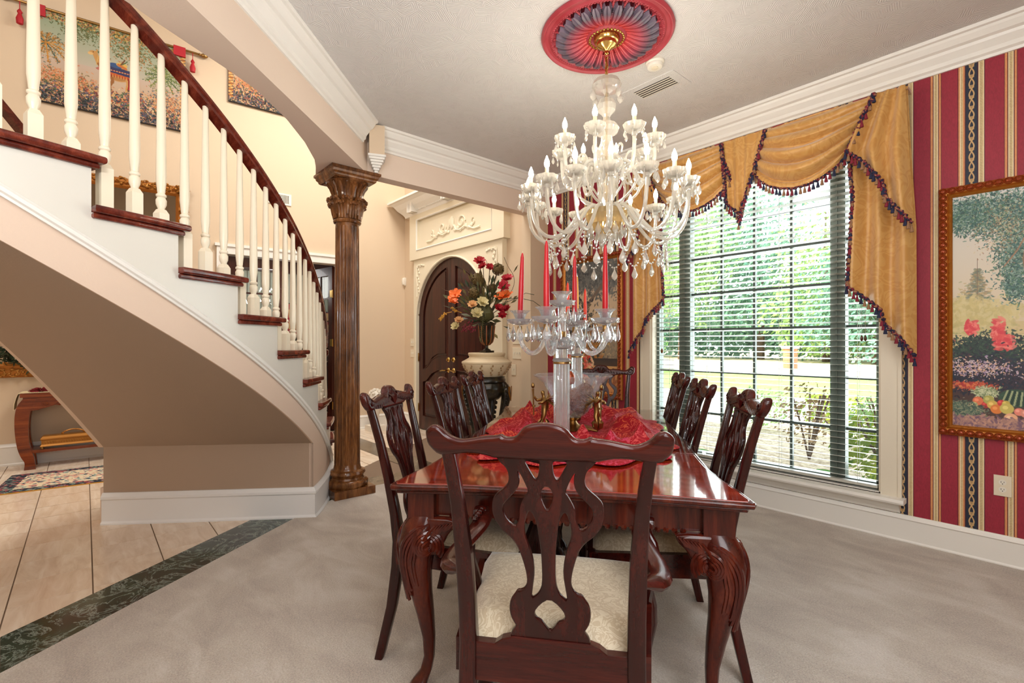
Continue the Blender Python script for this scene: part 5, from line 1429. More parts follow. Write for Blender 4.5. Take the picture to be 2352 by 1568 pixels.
for x, y, cc, k in ((.36, .885, (226, 120, 80), .07), (.46, .90, (196, 50, 50), .05), (.50, .878, (176, 170, 90), .07), (.55, .898, (214, 180, 90), .07), (.60, .915, (226, 130, 60), .075), (.66, .888, (206, 60, 60), .05), (.72, .890, (200, 176, 80), .05), (.73, .910, (206, 190, 100), .085), (.31, .902, (206, 196, 130), .045), (.88, .92, (236, 140, 120), .06), (.97, .925, (226, 150, 130), .07), (.78, .950, (240, 180, 140), .085)):
    c.ell(x, y, k, k*.25, cc); c.ell(x-.02, y-.004, k*.4, k*.09, tuple(min(255, q+40) for q in cc), .8)
c.scat(420, .14, .93, .12, .016, .03, [(96, 120, 100), (150, 150, 120), (60, 84, 76)], .7); c.scat(260, .5, .975, .3, .010, .05, [(196, 150, 130), (170, 130, 120), (120, 90, 110)], .8)
vis = c.a; c.a = np.concatenate([vis, vis[:, ::-1], vis], 1)[:, :int(130*0.87/0.315)]; c.w = c.a.shape[1]
CV_R = c
c = garden_painting(110, 175, 9)
c.grad(0, .6, (190, 170, 150), (206, 180, 146))
c.scat(420, .3, .08, .35, .07, .04, [(70, 76, 80), (96, 100, 100), (54, 60, 66), (120, 116, 110)], .8); c.scat(200, .75, .13, .2, .07, .035, [(80, 84, 86), (110, 112, 110)], .7)
c.line([(.35, .75), (.38, .5), (.45, .33), (.7, .2), (.95, .12)], .022, (110, 96, 86)); c.line([(.42, .36), (.2, .22)], .014, (110, 96, 86))
c.scat(360, .22, .56, .16, .11, .035, [(36, 40, 50), (52, 58, 60), (90, 80, 60)], .85); c.scat(200, .5, .66, .12, .07, .035, [(60, 60, 56), (160, 110, 70), (190, 130, 60)], .8); c.scat(160, .9, .66, .1, .1, .03, [(130, 120, 106), (160, 140, 116)], .6)
c.grad(.745, .80, (60, 52, 52), (84, 66, 56)); c.grad(.80, 1, (206, 158, 104), (186, 136, 84))
c.scat(160, .2, .82, .14, .05, .05, [(206, 70, 60), (230, 130, 110), (226, 190, 150), (70, 80, 50)], .9)
c.scat(120, .7, .95, .2, .03, .05, [(150, 90, 60), (214, 150, 96)], .8)
CV_L = c
def framed(name, label, x0, x1, z0, z1, cv, fw):
    p = thing(name, label, 'painting', (x0, YW, z0))
    W_, H_ = x1-x0, z1-z0
    fr = MB(); pr = [(0, 0.0), (0, 0.018), (0.10*fw/0.06*0.1, 0.030), (fw*0.35, 0.036), (fw*0.62, 0.030), (fw*0.70, 0.022), (fw*0.8, 0.026), (fw*0.92, 0.020), (fw, 0.014), (fw, 0.0)]
    rings = []
    for cx_, cz_ in ((0, 0), (W_, 0), (W_, H_), (0, H_), (0, 0)):
        sx = 1 if cx_ == 0 else -1; sz = 1 if cz_ == 0 else -1
        rings.append([(cx_+sx*a, -d, cz_+sz*a) for a, d in pr])
    fr.loft(rings, cap=False); fr_o = fr.build('frame', M['gold_frame'], p, smooth=False)
    bm_ = MB().ball((0, 0, 0), (0.0115, 0.010, 0.0145), 8, 6).tube([(0.0165*cos(a), 0.0, 0.0185*sin(a)) for a in [2*pi*i/12 for i in range(12)]], 0.003, 4, closed=True)
    bme = bm_.mesh('boss', M['gold_boss'])
    st_ = 0.040; b = fw*0.36
    for n_, L_, f_ in ((int(W_/st_), W_, 0), (int(H_/st_), H_, 1)):
        for side in (0, 1):
            for i in range(n_+1):
                q = b+(L_-2*b)*i/n_
                put('boss', bme, fr_o, (q, -0.036, b if side == 0 else H_-b) if f_ == 0 else (b if side == 0 else W_-b, -0.036, q), (0, (pi/2 if f_ == 0 else 0), 0))
    pc = picture('canvas', 'canvas_print', cv, W_-2*fw+0.01, H_-2*fw+0.01, p); pc.location = (fw-0.005, -0.010, fw-0.005)
    MB().box((fw*0.5, -0.008, fw*0.5), (W_-fw*0.5, -0.001, H_-fw*0.5)).build('backing', M['dark_slot'], p, smooth=False)
    return p
framed('framed_painting', 'gold framed garden painting with fruit and pink hollyhocks right of the window', -0.515, 0.47, 0.702, 2.165, CV_R, 0.062)
framed('framed_painting', 'gold framed tree landscape painting left of the window, behind the candles', -3.60, -2.805, 0.703, 2.135, CV_L, 0.062)

# wall outlets and switches
def wallplate(name, label, cat, loc, w_, h_, n_sw, kind='switch', rz=0):
    o = thing(name, label, cat, loc, rz)
    plate([(-w_/2, -h_/2), (w_/2, -h_/2), (w_/2, h_/2), (-w_/2, h_/2)], [], 0.006, 0.002, 1).xf(UP).build('cover_plate', M['plastic_ivory'], o, smooth=False)
    if kind == 'switch':
        for i in range(n_sw):
            x = (i-(n_sw-1)/2)*0.046; MB().cbox((x, -0.006, 0.004), (0.010, 0.012, 0.022)).build('toggle', M['plastic_white'], o, smooth=False)
    else:
        for z in (-0.02, 0.02):
            s = MB().lathe([(0.016, 0), (0.016, 0.002), (0.001, 0.002)], 16, M=Matrix.Translation((0, -0.003, z)) @ Matrix.Rotation(radians(90), 4, 'X')).build('socket', M['plastic_white'], o)
            MB().cbox((-0.006, -0.006, z+0.002), (0.002, 0.002, 0.009)).cbox((0.006, -0.006, z+0.002), (0.002, 0.002, 0.007)).cbox((0, -0.006, z-0.008), (0.004, 0.002, 0.004)).build('slot', M['dark_slot'], s, smooth=False)
        MB().cbox((0, -0.004, 0), (0.004, 0.003, 0.004)).build('screw', M['plastic_ivory'], o, smooth=False)
    return o
wallplate('wall_outlet', 'white double power outlet on the striped wallpaper below the garden painting', 'outlet', (-0.245, YW-0.003, 0.446), 0.072, 0.116, 0, 'outlet')
wallplate('light_switch', 'upper ivory triple switch plate left of the arched door', 'light switch', (-6.52, YD-0.003, 1.265), 0.12, 0.115, 2)
wallplate('light_switch', 'lower ivory switch plate left of the arched door', 'light switch', (-6.52, YD-0.003, 1.10), 0.12, 0.115, 2)
wallplate('light_switch', 'wide ivory switch plate between the urn and the striped wallpaper', 'light switch', (-4.155, YD-0.003, 1.135), 0.16, 0.13, 3)
wallplate('light_switch', 'single narrow ivory switch plate lowest beside the stone urn', 'light switch', (-4.215, YD-0.003, 0.945), 0.075, 0.125, 1)
wallplate('light_switch', 'ivory switch plate half hidden behind the nearest crystal drops', 'light switch', (-4.16, YD-0.003, 1.30), 0.14, 0.12, 2)
ms = MB().loft([[(x, -y, z) for x, y in ((-w_, 0), (-w_, d), (-w_*0.5, d*1.4), (w_*0.5, d*1.4), (w_, d), (w_, 0))] for w_, d, z in ((0.02, 0.01, -0.065), (0.032, 0.03, -0.045), (0.034, 0.035, 0.0), (0.034, 0.03, 0.05), (0.033, 0.02, 0.062))])
o = ms.build('motion_sensor', M['plastic_white'], None, loc=(-6.755, YD-0.001, 2.20)); tag(o, 'small white motion sensor high in the corner left of the arched door', 'sensor')
# ================================================================== CANDELABRA AND CANDLES
RV = Vector((0.6587, 0.7524, 0)); FV = Vector((-0.7524, 0.6587, 0))
def spot(px, D, z=0.0):
    """plan point that lies D metres in front of the room's entrance corner"""
    q = FV*D+RV*((px-1176)/1120*D); return Vector((q.x, q.y, z))
DROPC = drop_mesh('crystal_drop', 0.075, 0.019, 'crystal_clear'); 
CARM = [(-0.180, 0.050), (-0.078, -0.168), (0.180, -0.050), (0.078, 0.168)]
def candelabrum(label, loc):
    t = thing('candelabrum', label, 'candelabra', loc)
    L = lambda pr, **k: MB().lathe([(r, z-0.766) for r, z in pr], k.pop('n', 36), **k)
    L([(0.075, 0.766), (0.078, 0.775), (0.06, 0.79), (0.035, 0.80), (0.032, 0.815)]).build('base', M['crystal_clear'], t)
    L([(0.030, 0.80), (0.031, 0.81), (0.031, 1.145), (0.029, 1.150)], n=72, flute=0.12, nf=8).build('column', M['crystal_clear'], t)
    L([(0.033, 1.148), (0.038, 1.150), (0.038, 1.157), (0.033, 1.158)]).build('brass_ring', M['old_brass'], t)
    L([(0.034, 1.158), (0.041, 1.163), (0.036, 1.172), (0.026, 1.174), (0.026, 1.212), (0.032, 1.218)]).build('glass_collar', M['crystal_clear'], t)
    hub = L([(0.032, 1.218), (0.045, 1.228), (0.045, 1.248), (0.028, 1.262), (0.012, 1.268)]).build('hub', M['crystal_clear'], t)
    for i in range(8):
        a = 2*pi*i/8; q = MB().tube([(0.046*cos(a)-sin(a)*0.012*cos(b), 0.046*sin(a)+cos(a)*0.012*cos(b), 0.470+0.012*sin(b)) for b in [2*pi*j/10 for j in range(10)]], 0.004, 5, closed=True)
        q.build('glass_rosette', M['crystal_clear'], hub)
    L([(0.016, 1.262), (0.018, 1.266), (0.018, 1.288), (0.015, 1.29)]).build('brass_ferrule', M['old_brass'], t)
    L([(0.015, 1.288), (0.016, 1.295), (0.015, 1.39), (0.018, 1.40)], n=48, flute=0.12, nf=8).build('stem', M['crystal_clear'], t)
    def cup(x, y, z, par):
        c = MB().lathe([(0.010, -0.004), (0.030, 0.000), (0.052, 0.010), (0.058, 0.022), (0.054, 0.021), (0.028, 0.008), (0.012, 0.008)], 48, c=(x, y, z), flute=0.07, nf=10).build('drip_pan', M['crystal_clear'], par, smooth=False)
        MB().lathe([(0.012, 0.006), (0.019, 0.010), (0.022, 0.030), (0.030, 0.048), (0.045, 0.060), (0.042, 0.060), (0.026, 0.046), (0.018, 0.026), (0.014, 0.013)], 32, c=(x, y, z), flute=0.04, nf=10).build('candle_cup', M['crystal_clear'], par, smooth=False)
        for q in range(5):
            a = 2*pi*q/5+0.5
            put('crystal_bead', BEAD, c, (x+0.054*cos(a), y+0.054*sin(a), z+0.006)); put('crystal_drop', DROPC, c, (x+0.054*cos(a), y+0.054*sin(a), z-0.004), (0, 0, a+pi/2))
    cup(0, 0, 0.634, t)
    tips = []
    for la, de in CARM:
        d = RV*la+FV*de; R_ = d.length; d = d.normalized(); tips.append((d*R_))
        pts = [d*r+Vector((0, 0, z)) for r, z in ((0.030, 0.475), (0.055, 0.50), (0.075, 0.485), (0.095, 0.445), (0.125, 0.425), (0.155, 0.435), (0.180, 0.47), (R_, 0.52))]
        a_ = MB().tube(smooth_loop([tuple(p) for p in pts], 2, False), 0.0105, 8).build('arm', M['crystal_clear'], t)
        MB().lathe([(0.011, 0.52), (0.012, 0.522), (0.012, 0.545), (0.010, 0.548)], 12, c=(d.x*R_, d.y*R_, 0)).build('brass_ferrule', M['old_brass'], a_)
        cup(d.x*R_, d.y*R_, 0.556, a_)
    return t, tips
def candle(label, loc, mat, h, lean=(0, 0), group=None):
    t = thing('taper_candle', label, 'candle', loc, 0, group); t.rotation_euler = (lean[0], lean[1], 0)
    MB().lathe([(0.0115, 0), (0.0125, 0.004), (0.0118, h*0.5), (0.0075, h*0.93), (0.004, h*0.985), (0.0015, h)], 16).build('wax', M[mat], t)
    MB().tube([(0, 0, h-0.003), (0.0015, 0, h+0.008)], 0.001, 5).build('wick', M['wick'], t)
    return t
n0 = spot(1290, 2.12, 0.772)
_, tips = candelabrum('crystal candelabrum nearest the viewer, on the brocade before the bowl', n0)
lab = ['tall red candle leftmost, on the near candelabrum, tip bent', 'tall red candle second from the left, nearest and highest', 'tall red candle rightmost, on the right arm of the near candelabrum', 'red candle rising right of the near candelabrum stem']
for i, tp in enumerate(tips):
    candle(lab[i], tuple(n0+tp+Vector((0, 0, 0.572))), 'candle_red', (0.30, 0.31, 0.32, 0.31)[i], ((0, radians(3.0)) if i == 0 else (0, 0)))
n1 = spot(1325, 3.13, 0.772)
_, tips = candelabrum('crystal candelabrum behind the glass bowl at the far side', n1)
cl_ = [('candle_orange', 'orange red candle leftmost on the far candelabrum'), ('candle_orange', 'orange red candle just left of the far candelabrum stem'), ('candle_red', 'red candle on the right arm of the far candelabrum'), ('candle_orange', 'orange red candle right of the far candelabrum stem')]
for i, tp in enumerate(tips): candle(cl_[i][1], tuple(n1+tp+Vector((0, 0, 0.572))), cl_[i][0], 0.27)
candle('yellow candle in the centre cup of the far candelabrum', tuple(n1+Vector((0, 0, 0.65))), 'candle_yellow', 0.26)

# ================================================================== GLASS BOWL CENTREPIECE
BC = Vector((-1.809, 2.03, 0.772))
bw = thing('glass_bowl', 'large flared glass bowl carried by brass cherubs on the table', 'bowl', tuple(BC))
o_ = [(0.02, 0.062), (0.05, 0.066), (0.085, 0.095), (0.115, 0.15), (0.135, 0.205), (0.165, 0.255), (0.20, 0.285), (0.214, 0.292), (0.218, 0.298), (0.212, 0.300)]
i_ = [(0.196, 0.291), (0.160, 0.262), (0.130, 0.208), (0.110, 0.153), (0.081, 0.10), (0.048, 0.072), (0.002, 0.069)]
MB().lathe(o_+i_, 64, cap=False).build('bowl', M['bowl_glass'], bw)
MB().lathe([(0.11, 0.0), (0.115, 0.006), (0.10, 0.012), (0.05, 0.016), (0.03, 0.03), (0.02, 0.045), (0.035, 0.058), (0.045, 0.066)], 32).build('base', M['old_brass'], bw)
def skin_mesh(name, verts, edges, radii, mat, sub=1):
    me = bpy.data.meshes.new(name); me.from_pydata(verts, edges, []); o = bpy.data.objects.new(name, me); COL.objects.link(o)
    sk = o.modifiers.new('s', 'SKIN'); sk.use_smooth_shade = True
    for i, r in enumerate(radii):
        me.skin_vertices[0].data[i].radius = (r, r); me.skin_vertices[0].data[i].use_root = (i == 0)
    if sub: o.modifiers.new('ss', 'SUBSURF').levels = sub
    dg = bpy.context.evaluated_depsgraph_get(); dg.update()
    m2 = bpy.data.meshes.new_from_object(o.evaluated_get(dg)); m2.name = name; m2.materials.clear(); m2.materials.append(M[mat])
    m2.polygons.foreach_set('use_smooth', [True]*len(m2.polygons))
    bpy.data.objects.remove(o); bpy.data.meshes.remove(me); return m2
cv_ = [(0, 0, 0.085), (0, -0.006, 0.112), (0, -0.004, 0.140), (0, 0, 0.152), (0.002, 0.004, 0.168), (0.003, 0.003, 0.180), (0.012, -0.004, 0.062), (-0.012, 0.0, 0.066), (0.014, 0.006, 0.030), (-0.008, 0.012, 0.034), (0.004, 0.0, 0.006),
       (0.020, 0.0, 0.136), (0.036, 0.018, 0.128), (0.034, 0.036, 0.152), (-0.020, 0.0, 0.136), (-0.030, 0.02, 0.125), (-0.012, 0.034, 0.120)]
ce_ = [(0, 1), (1, 2), (2, 3), (3, 4), (4, 5), (0, 6), (0, 7), (6, 8), (7, 9), (8, 10), (2, 11), (11, 12), (12, 13), (2, 14), (14, 15), (15, 16)]
cr_ = [0.014, 0.014, 0.015, 0.006, 0.0125, 0.009, 0.011, 0.010, 0.008, 0.007, 0.010, 0.008, 0.008, 0.005, 0.008, 0.008, 0.005]
che = skin_mesh('cherub', cv_, ce_, cr_, 'old_brass')
torch = MB().tube([(0.034, 0.036, 0.06), (0.034, 0.038, 0.15), (0.034, 0.040, 0.185)], [0.003, 0.004, 0.006], 8).ball((0.034, 0.040, 0.20), (0.009, 0.009, 0.014), 8, 6).tube([(0.034, .036, .10), (0.034, .036, .108)], 0.009, 8).mesh('torch', M['old_brass'])
wing = MB()
for k in range(6):
    wing.tube([(0.004, -0.014, 0.135), (0.018+0.004*k, -0.034, 0.15-0.008*k), (0.034+0.003*k, -0.046, 0.163-0.018*k)], [0.004, 0.005, 0.002], 5, flat=0.4)
    wing.tube([(-0.004, -0.014, 0.135), (-0.018-0.004*k, -0.034, 0.15-0.008*k), (-0.034-0.003*k, -0.046, 0.163-0.018*k)], [0.004, 0.005, 0.002], 5, flat=0.4)
wing = wing.mesh('wings', M['old_brass'])
acn = MB()
for k in range(5):
    a = k*1.2; acn.tube([(0.0, 0.0, 0.0), (0.018*cos(a), 0.018*sin(a), 0.012), (0.022*cos(a), 0.022*sin(a), 0.032), (0.012*cos(a), 0.012*sin(a), 0.045)], [0.005, 0.008, 0.008, 0.003], 6)
acn = acn.mesh('scroll_foot', M['old_brass'])
for k, (la, de) in enumerate(((-0.165, -0.06), (0.120, -0.10), (0.04, 0.17))):
    d = RV*la+FV*de; rz = atan2(d.y, d.x)-pi/2
    ch_ = put('cherub', che, bw, (d.x, d.y, 0.012), (0, 0, rz)); ch_.scale = (1.15, 1.15, 1.15)
    put('torch', torch, ch_); put('wings', wing, ch_); put('scroll_foot', acn, ch_)
    MB().tube([(d.x, d.y, 0.004), (d.x*0.6, d.y*0.6, 0.008), (d.x*0.2, d.y*0.2, 0.006)], 0.007, 6).build('foot_bracket', M['old_brass'], bw)
def twig_ball(loc, r, label):
    t = thing('twig_ball', label, 'ornament', loc, 0, 'twig balls in the glass bowl'); rg = random.Random(int(loc[0]*1e4))
    MB().ball((0, 0, 0), r*0.86, 14, 10, jit=0.05, rg=rg).build('core', M['twig'], t)
    mb = MB()
    for k in range(110):
        a = Vector((rg.gauss(0, 1), rg.gauss(0, 1), rg.gauss(0, 1))).normalized(); b = a.orthogonal().normalized(); b = Matrix.Rotation(rg.uniform(0, 6.3), 3, a) @ b
        w_ = rg.uniform(0.4, 1.1); mb.tube([(a*cos(q)+b*sin(q))*r*rg.uniform(0.93, 1.03) for q in (-w_, -w_/2, 0, w_/2, w_)], 0.0011, 3, cap=False)
    o = mb.build('twigs', M['twig'], t); o['kind'] = 'stuff'
TWL = ['brown twig ball at the bottom front of the glass bowl', 'brown twig ball low at the right in the glass bowl', 'brown twig ball low at the back of the glass bowl', 'brown twig ball higher up, nearest the viewer in the bowl', 'brown twig ball at the left rim inside the glass bowl', 'topmost brown twig ball at the right back of the bowl']
for dx, dy, dz, r in ((-0.035, -0.045, 0.125, 0.047), (0.045, 0.01, 0.13, 0.047), (-0.03, 0.05, 0.135, 0.045), (0.05, -0.05, 0.185, 0.046), (-0.07, 0.0, 0.21, 0.044), (0.03, 0.07, 0.205, 0.046)):
    twig_ball((BC.x+dx, BC.y+dy, BC.z+dz), r, TWL.pop(0))
gd = thing('gourd', 'brown glazed gourd ornament on top of the twig balls', 'ornament', (BC.x-0.01, BC.y-0.015, BC.z+0.262))
MB().lathe([(0.004, -0.02), (0.026, -0.012), (0.032, 0.01), (0.028, 0.035), (0.014, 0.055), (0.002, 0.06)], 20).build('body', M['gold_boss'], gd)
MB().tube([(0.0, 0, 0.058), (0.02, 0.012, 0.066), (0.045, 0.02, 0.045), (0.055, 0.022, 0.01)], [0.006, 0.007, 0.006, 0.004], 8).build('handle', M['crystal_clear'], gd)

# ================================================================== PEDESTAL, URN, FLOWERS
PC = spot(1118, 5.15)
pd = thing('pedestal', 'dark carved pedestal with gilded leaf legs beside the arched door', 'pedestal', (PC.x, PC.y, 0.0))
MB().lathe([(0.165, 0.835), (0.19, 0.84), (0.20, 0.85), (0.20, 0.87), (0.19, 0.885), (0.195, 0.895), (0.19, 0.90), (0.001, 0.90)], 40).build('top', M['ebony_carved'], pd)
MB().lathe([(0.12, 0.66), (0.15, 0.69), (0.185, 0.75), (0.19, 0.79), (0.17, 0.835)], 40, flute=0.06, nf=16).build('apron', M['ebony_carved'], pd)
MB().lathe([(0.13, 0.06), (0.16, 0.07), (0.16, 0.09), (0.13, 0.10)], 32).build('stretcher', M['ebony_carved'], pd)
for i in range(4):
    a = 2*pi*i/4+0.6; d = Vector((cos(a), sin(a), 0))
    lg = MB().tube([tuple(d*r+Vector((0, 0, z))) for r, z in ((0.175, 0.83), (0.21, 0.77), (0.215, 0.70), (0.195, 0.60), (0.165, 0.48), (0.145, 0.34), (0.14, 0.2), (0.155, 0.10), (0.185, 0.04), (0.20, 0.0))], [0.035, 0.05, 0.052, 0.044, 0.033, 0.027, 0.024, 0.027, 0.034, 0.036], 10)
    for k in range(9):
        zz = 0.80-0.05*k
        for s in (-1, 1):
            e = Matrix.Rotation(s*0.20, 3, 'Z') @ d; r = interp(zz, [0.3, .5, .6, .7, .77, .83], [.155, .185, .215, .24, .235, .2])
            lg.ball(tuple(e*r+Vector((0, 0, zz))), (0.016, 0.016, 0.022), 6, 4)
    lg.build('leg', M['ebony_carved'], pd)
    g_ = MB()
    for k in range(3): g_.tube([tuple((Matrix.Rotation(b, 3, 'Z') @ d)*0.262*(1-k*0.0)+Vector((0, 0, z))) for b, z in ((-0.12-.05*k, 0.80), (-0.16-.03*k, 0.74), (0, 0.69-0.02*k), (0.16+.03*k, 0.74), (0.12+.05*k, 0.80))], 0.004, 5)
    g_.build('gilding', M['gold_bright'], lg and pd)
ur = thing('urn', 'squat cream stone planter urn resting on the dark pedestal', 'urn', (PC.x, PC.y, 0.90))
MB().lathe([(0.14, 0.0), (0.165, 0.004), (0.17, 0.015), (0.20, 0.04), (0.235, 0.085), (0.252, 0.12), (0.255, 0.135), (0.262, 0.14), (0.262, 0.155), (0.255, 0.16), (0.225, 0.175), (0.19, 0.195), (0.182, 0.21), (0.192, 0.222), (0.196, 0.238), (0.19, 0.25), (0.001, 0.25)], 64, flute=0.012, nf=40).build('body', M['urn_stone'], ur)
rel = MB()
for i in range(14):
    a = 2*pi*i/14
    for k in range(5):
        r = interp(0.03+0.022*k, [0.02, .05, .09, .13], [.185, .207, .24, .256]); rel.ball((r*cos(a+0.03*(-1)**k), r*sin(a+0.03*(-1)**k), 0.03+0.022*k), (0.011, 0.011, 0.013), 5, 4)
rel.build('leaf_relief', M['urn_dark'], ur)
VZ = 1.152
vs = thing('flower_vase', 'dark footed vase standing on the stone urn', 'vase', (PC.x, PC.y, VZ))
MB().cbox((0, 0, 0.01), (0.11, 0.11, 0.02)).lathe([(0.045, 0.02), (0.04, 0.03), (0.015, 0.045), (0.015, 0.07), (0.03, 0.08), (0.06, 0.11), (0.075, 0.16), (0.078, 0.22), (0.085, 0.28), (0.105, 0.31)], 28).build('body', M['ebony_carved'], vs)
rb = MB()
for i in range(9):
    a = 2*pi*i/9; rb.tube([(r*cos(a), r*sin(a), z) for r, z in ((0.03, 0.08), (0.062, 0.11), (0.077, 0.16), (0.08, 0.22), (0.087, 0.28))], 0.007, 6)
rb.build('ribs', M['vase_rib'], vs)
fa = thing('flower_arrangement', 'large silk bouquet of red, orange and cream flowers with ferns', 'flowers', (PC.x, PC.y, VZ+0.25))
rg = random.Random(11)
def fpos(px, py, dd=0.0):
    k = (5.3+dd)/1120; q = RV*((px-1118)*k)+FV*dd; return Vector((q.x, q.y, 1.24+(790-py)*k-(VZ+0.25)))
def petals(c, r, n_, mat, name, layers=2, cup=0.5):
    mb = MB(); up = Vector((rg.uniform(-.4, .4), rg.uniform(-.4, .4), 0.6))-FV*0.7; up.normalize(); ax = up.orthogonal().normalized()
    for l in range(layers):
        for i in range(n_):
            a = 2*pi*(i+0.5*l)/n_+rg.uniform(-.15, .15); d = Matrix.Rotation(a, 3, up) @ ax; s = up.cross(d)
            k = r*(1-0.28*l); e = up*(cup*(0.35+0.5*l))
            p0 = c; p1 = c+(d+e*0.6)*k*0.5; p2 = c+(d+e)*k
            w_ = k*0.42
            mb.add([p0, p1-s*w_, p2-s*w_*0.5+up*k*0.05, p2+d*k*0.12, p2+s*w_*0.5+up*k*0.05, p1+s*w_, p1+up*k*-0.08], [(0, 1, 6), (0, 6, 5), (6, 1, 2), (6, 2, 3), (6, 3, 4), (6, 4, 5)])
    mb.ball(tuple(c+up*r*0.15), r*0.16, 6, 4)
    return mb.build(name, M[mat], fa)
def globe(c, r, n_, mat, name, s=0.2):
    mb = MB().ball(tuple(c), r*0.75, 8, 6)
    for i in range(n_):
        d = Vector((rg.gauss(0, 1), rg.gauss(0, 1), rg.gauss(0, 1))).normalized(); p = c+d*r*rg.uniform(0.85, 1.0); t1 = d.orthogonal().normalized(); t1 = Matrix.Rotation(rg.uniform(0, 6), 3, d) @ t1; t2 = d.cross(t1); k = r*s
        mb.add([p-t1*k-t2*k, p+t1*k-t2*k, p+t1*k+t2*k, p-t1*k+t2*k, p+d*k*0.5], [(0, 1, 4), (1, 2, 4), (2, 3, 4), (3, 0, 4)])
    return mb.build(name, M[mat], fa, smooth=False)
for px, py, dd, r, mat in ((1102, 606, 0, .062, 'petal_red'), (1110, 617, -.05, .05, 'petal_red'), (1125, 619, .03, .045, 'petal_red'), (1164, 645, 0, .065, 'petal_crimson'), (1156, 662, -.06, .065, 'petal_crimson'), (1147, 711, -.12, .055, 'petal_red'), (1162, 713, -.08, .055, 'petal_red'), (1154, 726, -.12, .045, 'petal_red')):
    petals(fpos(px, py, dd), r, 7, mat, 'red_flower', 3, 0.9)
for px, py, dd, r in ((1157, 683, -.10, .095), (1048, 680, -.06, .075), (1043, 694, -.02, .06)): petals(fpos(px, py, dd), r, 6, 'petal_orange', 'orange_lily', 2, 0.5)
for px, py, dd, r in ((1143, 623, .05, .066), (1098, 646, 0, .070), (1090, 676, -.05, .06), (1130, 665, .05, .05)): globe(fpos(px, py, dd), r, 260, 'hydrangea_brown', 'dried_hydrangea', 0.13)
for px, py, dd, r, m_ in ((1110, 698, -.15, .055, 'petal_cream'), (1098, 722, -.14, .055, 'petal_cream'), (1088, 703, -.14, .045, 'petal_peach'), (1057, 738, -.10, .042, 'petal_peach'), (1049, 751, -.08, .042, 'petal_cream')): petals(fpos(px, py, dd), r*1.1, 8, m_, 'cream_flower', 4, 1.1)
for px, py in ((1072, 753), (1085, 750)):
    mb = MB(); c = fpos(px, py, -.1)
    for i in range(26): mb.ball((c.x+rg.gauss(0, .02), c.y+rg.gauss(0, .02), c.z+rg.gauss(-.01, .028)), 0.009, 6, 4)
    mb.build('berry_cluster', M['berry'], fa)
def leaflets(path, w_, n_, mat, name):
    mb = MB().tube(path, 0.003, 4)
    for i in range(n_):
        f = (i+1)/(n_+1); p = lerp_poly([tuple(q) for q in path], f); q = lerp_poly([tuple(q) for q in path], min(1, f+0.05)); d = (q-p).normalized(); s = d.cross(Vector((0, 0, 1))); s = s.normalized() if s.length > .01 else RV
        for sg in (-1, 1):
            e = (s*sg+d*0.6).normalized(); k = w_*(1-0.6*f); u_ = d.cross(e)*0.15*k
            mb.add([p, p+e*k*0.5+d*k*0.13+u_, p+e*k, p+e*k*0.5-d*k*0.13+u_], [(0, 1, 2), (0, 2, 3)])
    return mb.build(name, M[mat], fa, smooth=False)
leaflets([fpos(1150, 690), fpos(1195, 688), fpos(1222, 694), fpos(1238, 706)], 0.06, 14, 'leaf_dark', 'fern'); leaflets([fpos(1150, 700), fpos(1180, 690), fpos(1205, 676), fpos(1224, 680)], 0.055, 12, 'leaf_dark', 'fern')
leaflets([fpos(1112, 720, -.12), fpos(1110, 750, -.13), fpos(1105, 786, -.1)], 0.05, 13, 'leaf_olive', 'fern'); leaflets([fpos(1090, 715, -.1), fpos(1065, 705, -.12), fpos(1042, 712, -.1)], 0.05, 10, 'leaf_olive', 'fern')
for p in ([(1040, 718), (1024, 722), (1014, 736)], [(1062, 720), (1048, 715), (1038, 708)]):
    mb = MB(); pp = [fpos(*q) for q in p]; mb.tube(pp, 0.003, 4)
    for i in range(40): q = lerp_poly([tuple(x) for x in pp], 0.4+0.6*rg.random()); mb.ball((q.x+rg.gauss(0, .006), q.y+rg.gauss(0, .006), q.z+rg.gauss(0, .008)), 0.007, 5, 3)
    mb.build('goldenrod', M['goldenrod'], fa)
for k in range(230):
    c = fpos(rg.gauss(1106, 27), rg.gauss(694, 27), rg.uniform(-.12, .12)); d = (c-fpos(1112, 735)).normalized(); s = d.orthogonal().normalized(); s = Matrix.Rotation(rg.uniform(0, 6.3), 3, d) @ s; w_ = rg.uniform(0.025, 0.055)
    MB().add([c-d*w_, c-s*w_*0.42+d*0.01, c+d*w_*1.3, c+s*w_*0.42+d*.01, c+d.cross(s)*w_*0.12], [(0, 1, 4), (1, 2, 4), (2, 3, 4), (3, 0, 4)]).build('leaf', M[('leaf_dark', 'leaf_olive', 'leaf_moss')[k % 3]], fa)
st = MB()
for px, py in ((1102, 606), (1110, 617), (1125, 619), (1143, 623), (1098, 646), (1164, 645), (1157, 683), (1048, 680), (1090, 676), (1110, 698), (1147, 711), (1057, 738), (1120, 660), (1128, 650)):
    a = fpos(1116, 745); b = fpos(px, py); m_ = a.lerp(b, 0.5)+Vector((0, 0, 0.03)); st.tube([a, m_, b], 0.004, 5)
st.build('stems', M['stem'], fa)
for p in ([(1108, 640), (1092, 592), (1105, 594), (1118, 604), (1120, 622)], [(1156, 700), (1180, 660), (1178, 636), (1165, 618), (1156, 596)], [(1100, 680), (1070, 668), (1045, 668), (1026, 672), (1016, 664)], [(1085, 680), (1062, 650), (1058, 630), (1064, 628)]):
    MB().tube(smooth_loop([tuple(fpos(*q, .05)) for q in p], 2, False), 0.0025, 4).build('curly_twig', M['stem'], fa)
MB().ball(tuple(fpos(1112, 722)), (0.11, 0.11, 0.09), 12, 8, jit=0.15, rg=rg).build('moss', M['leaf_olive'], fa)

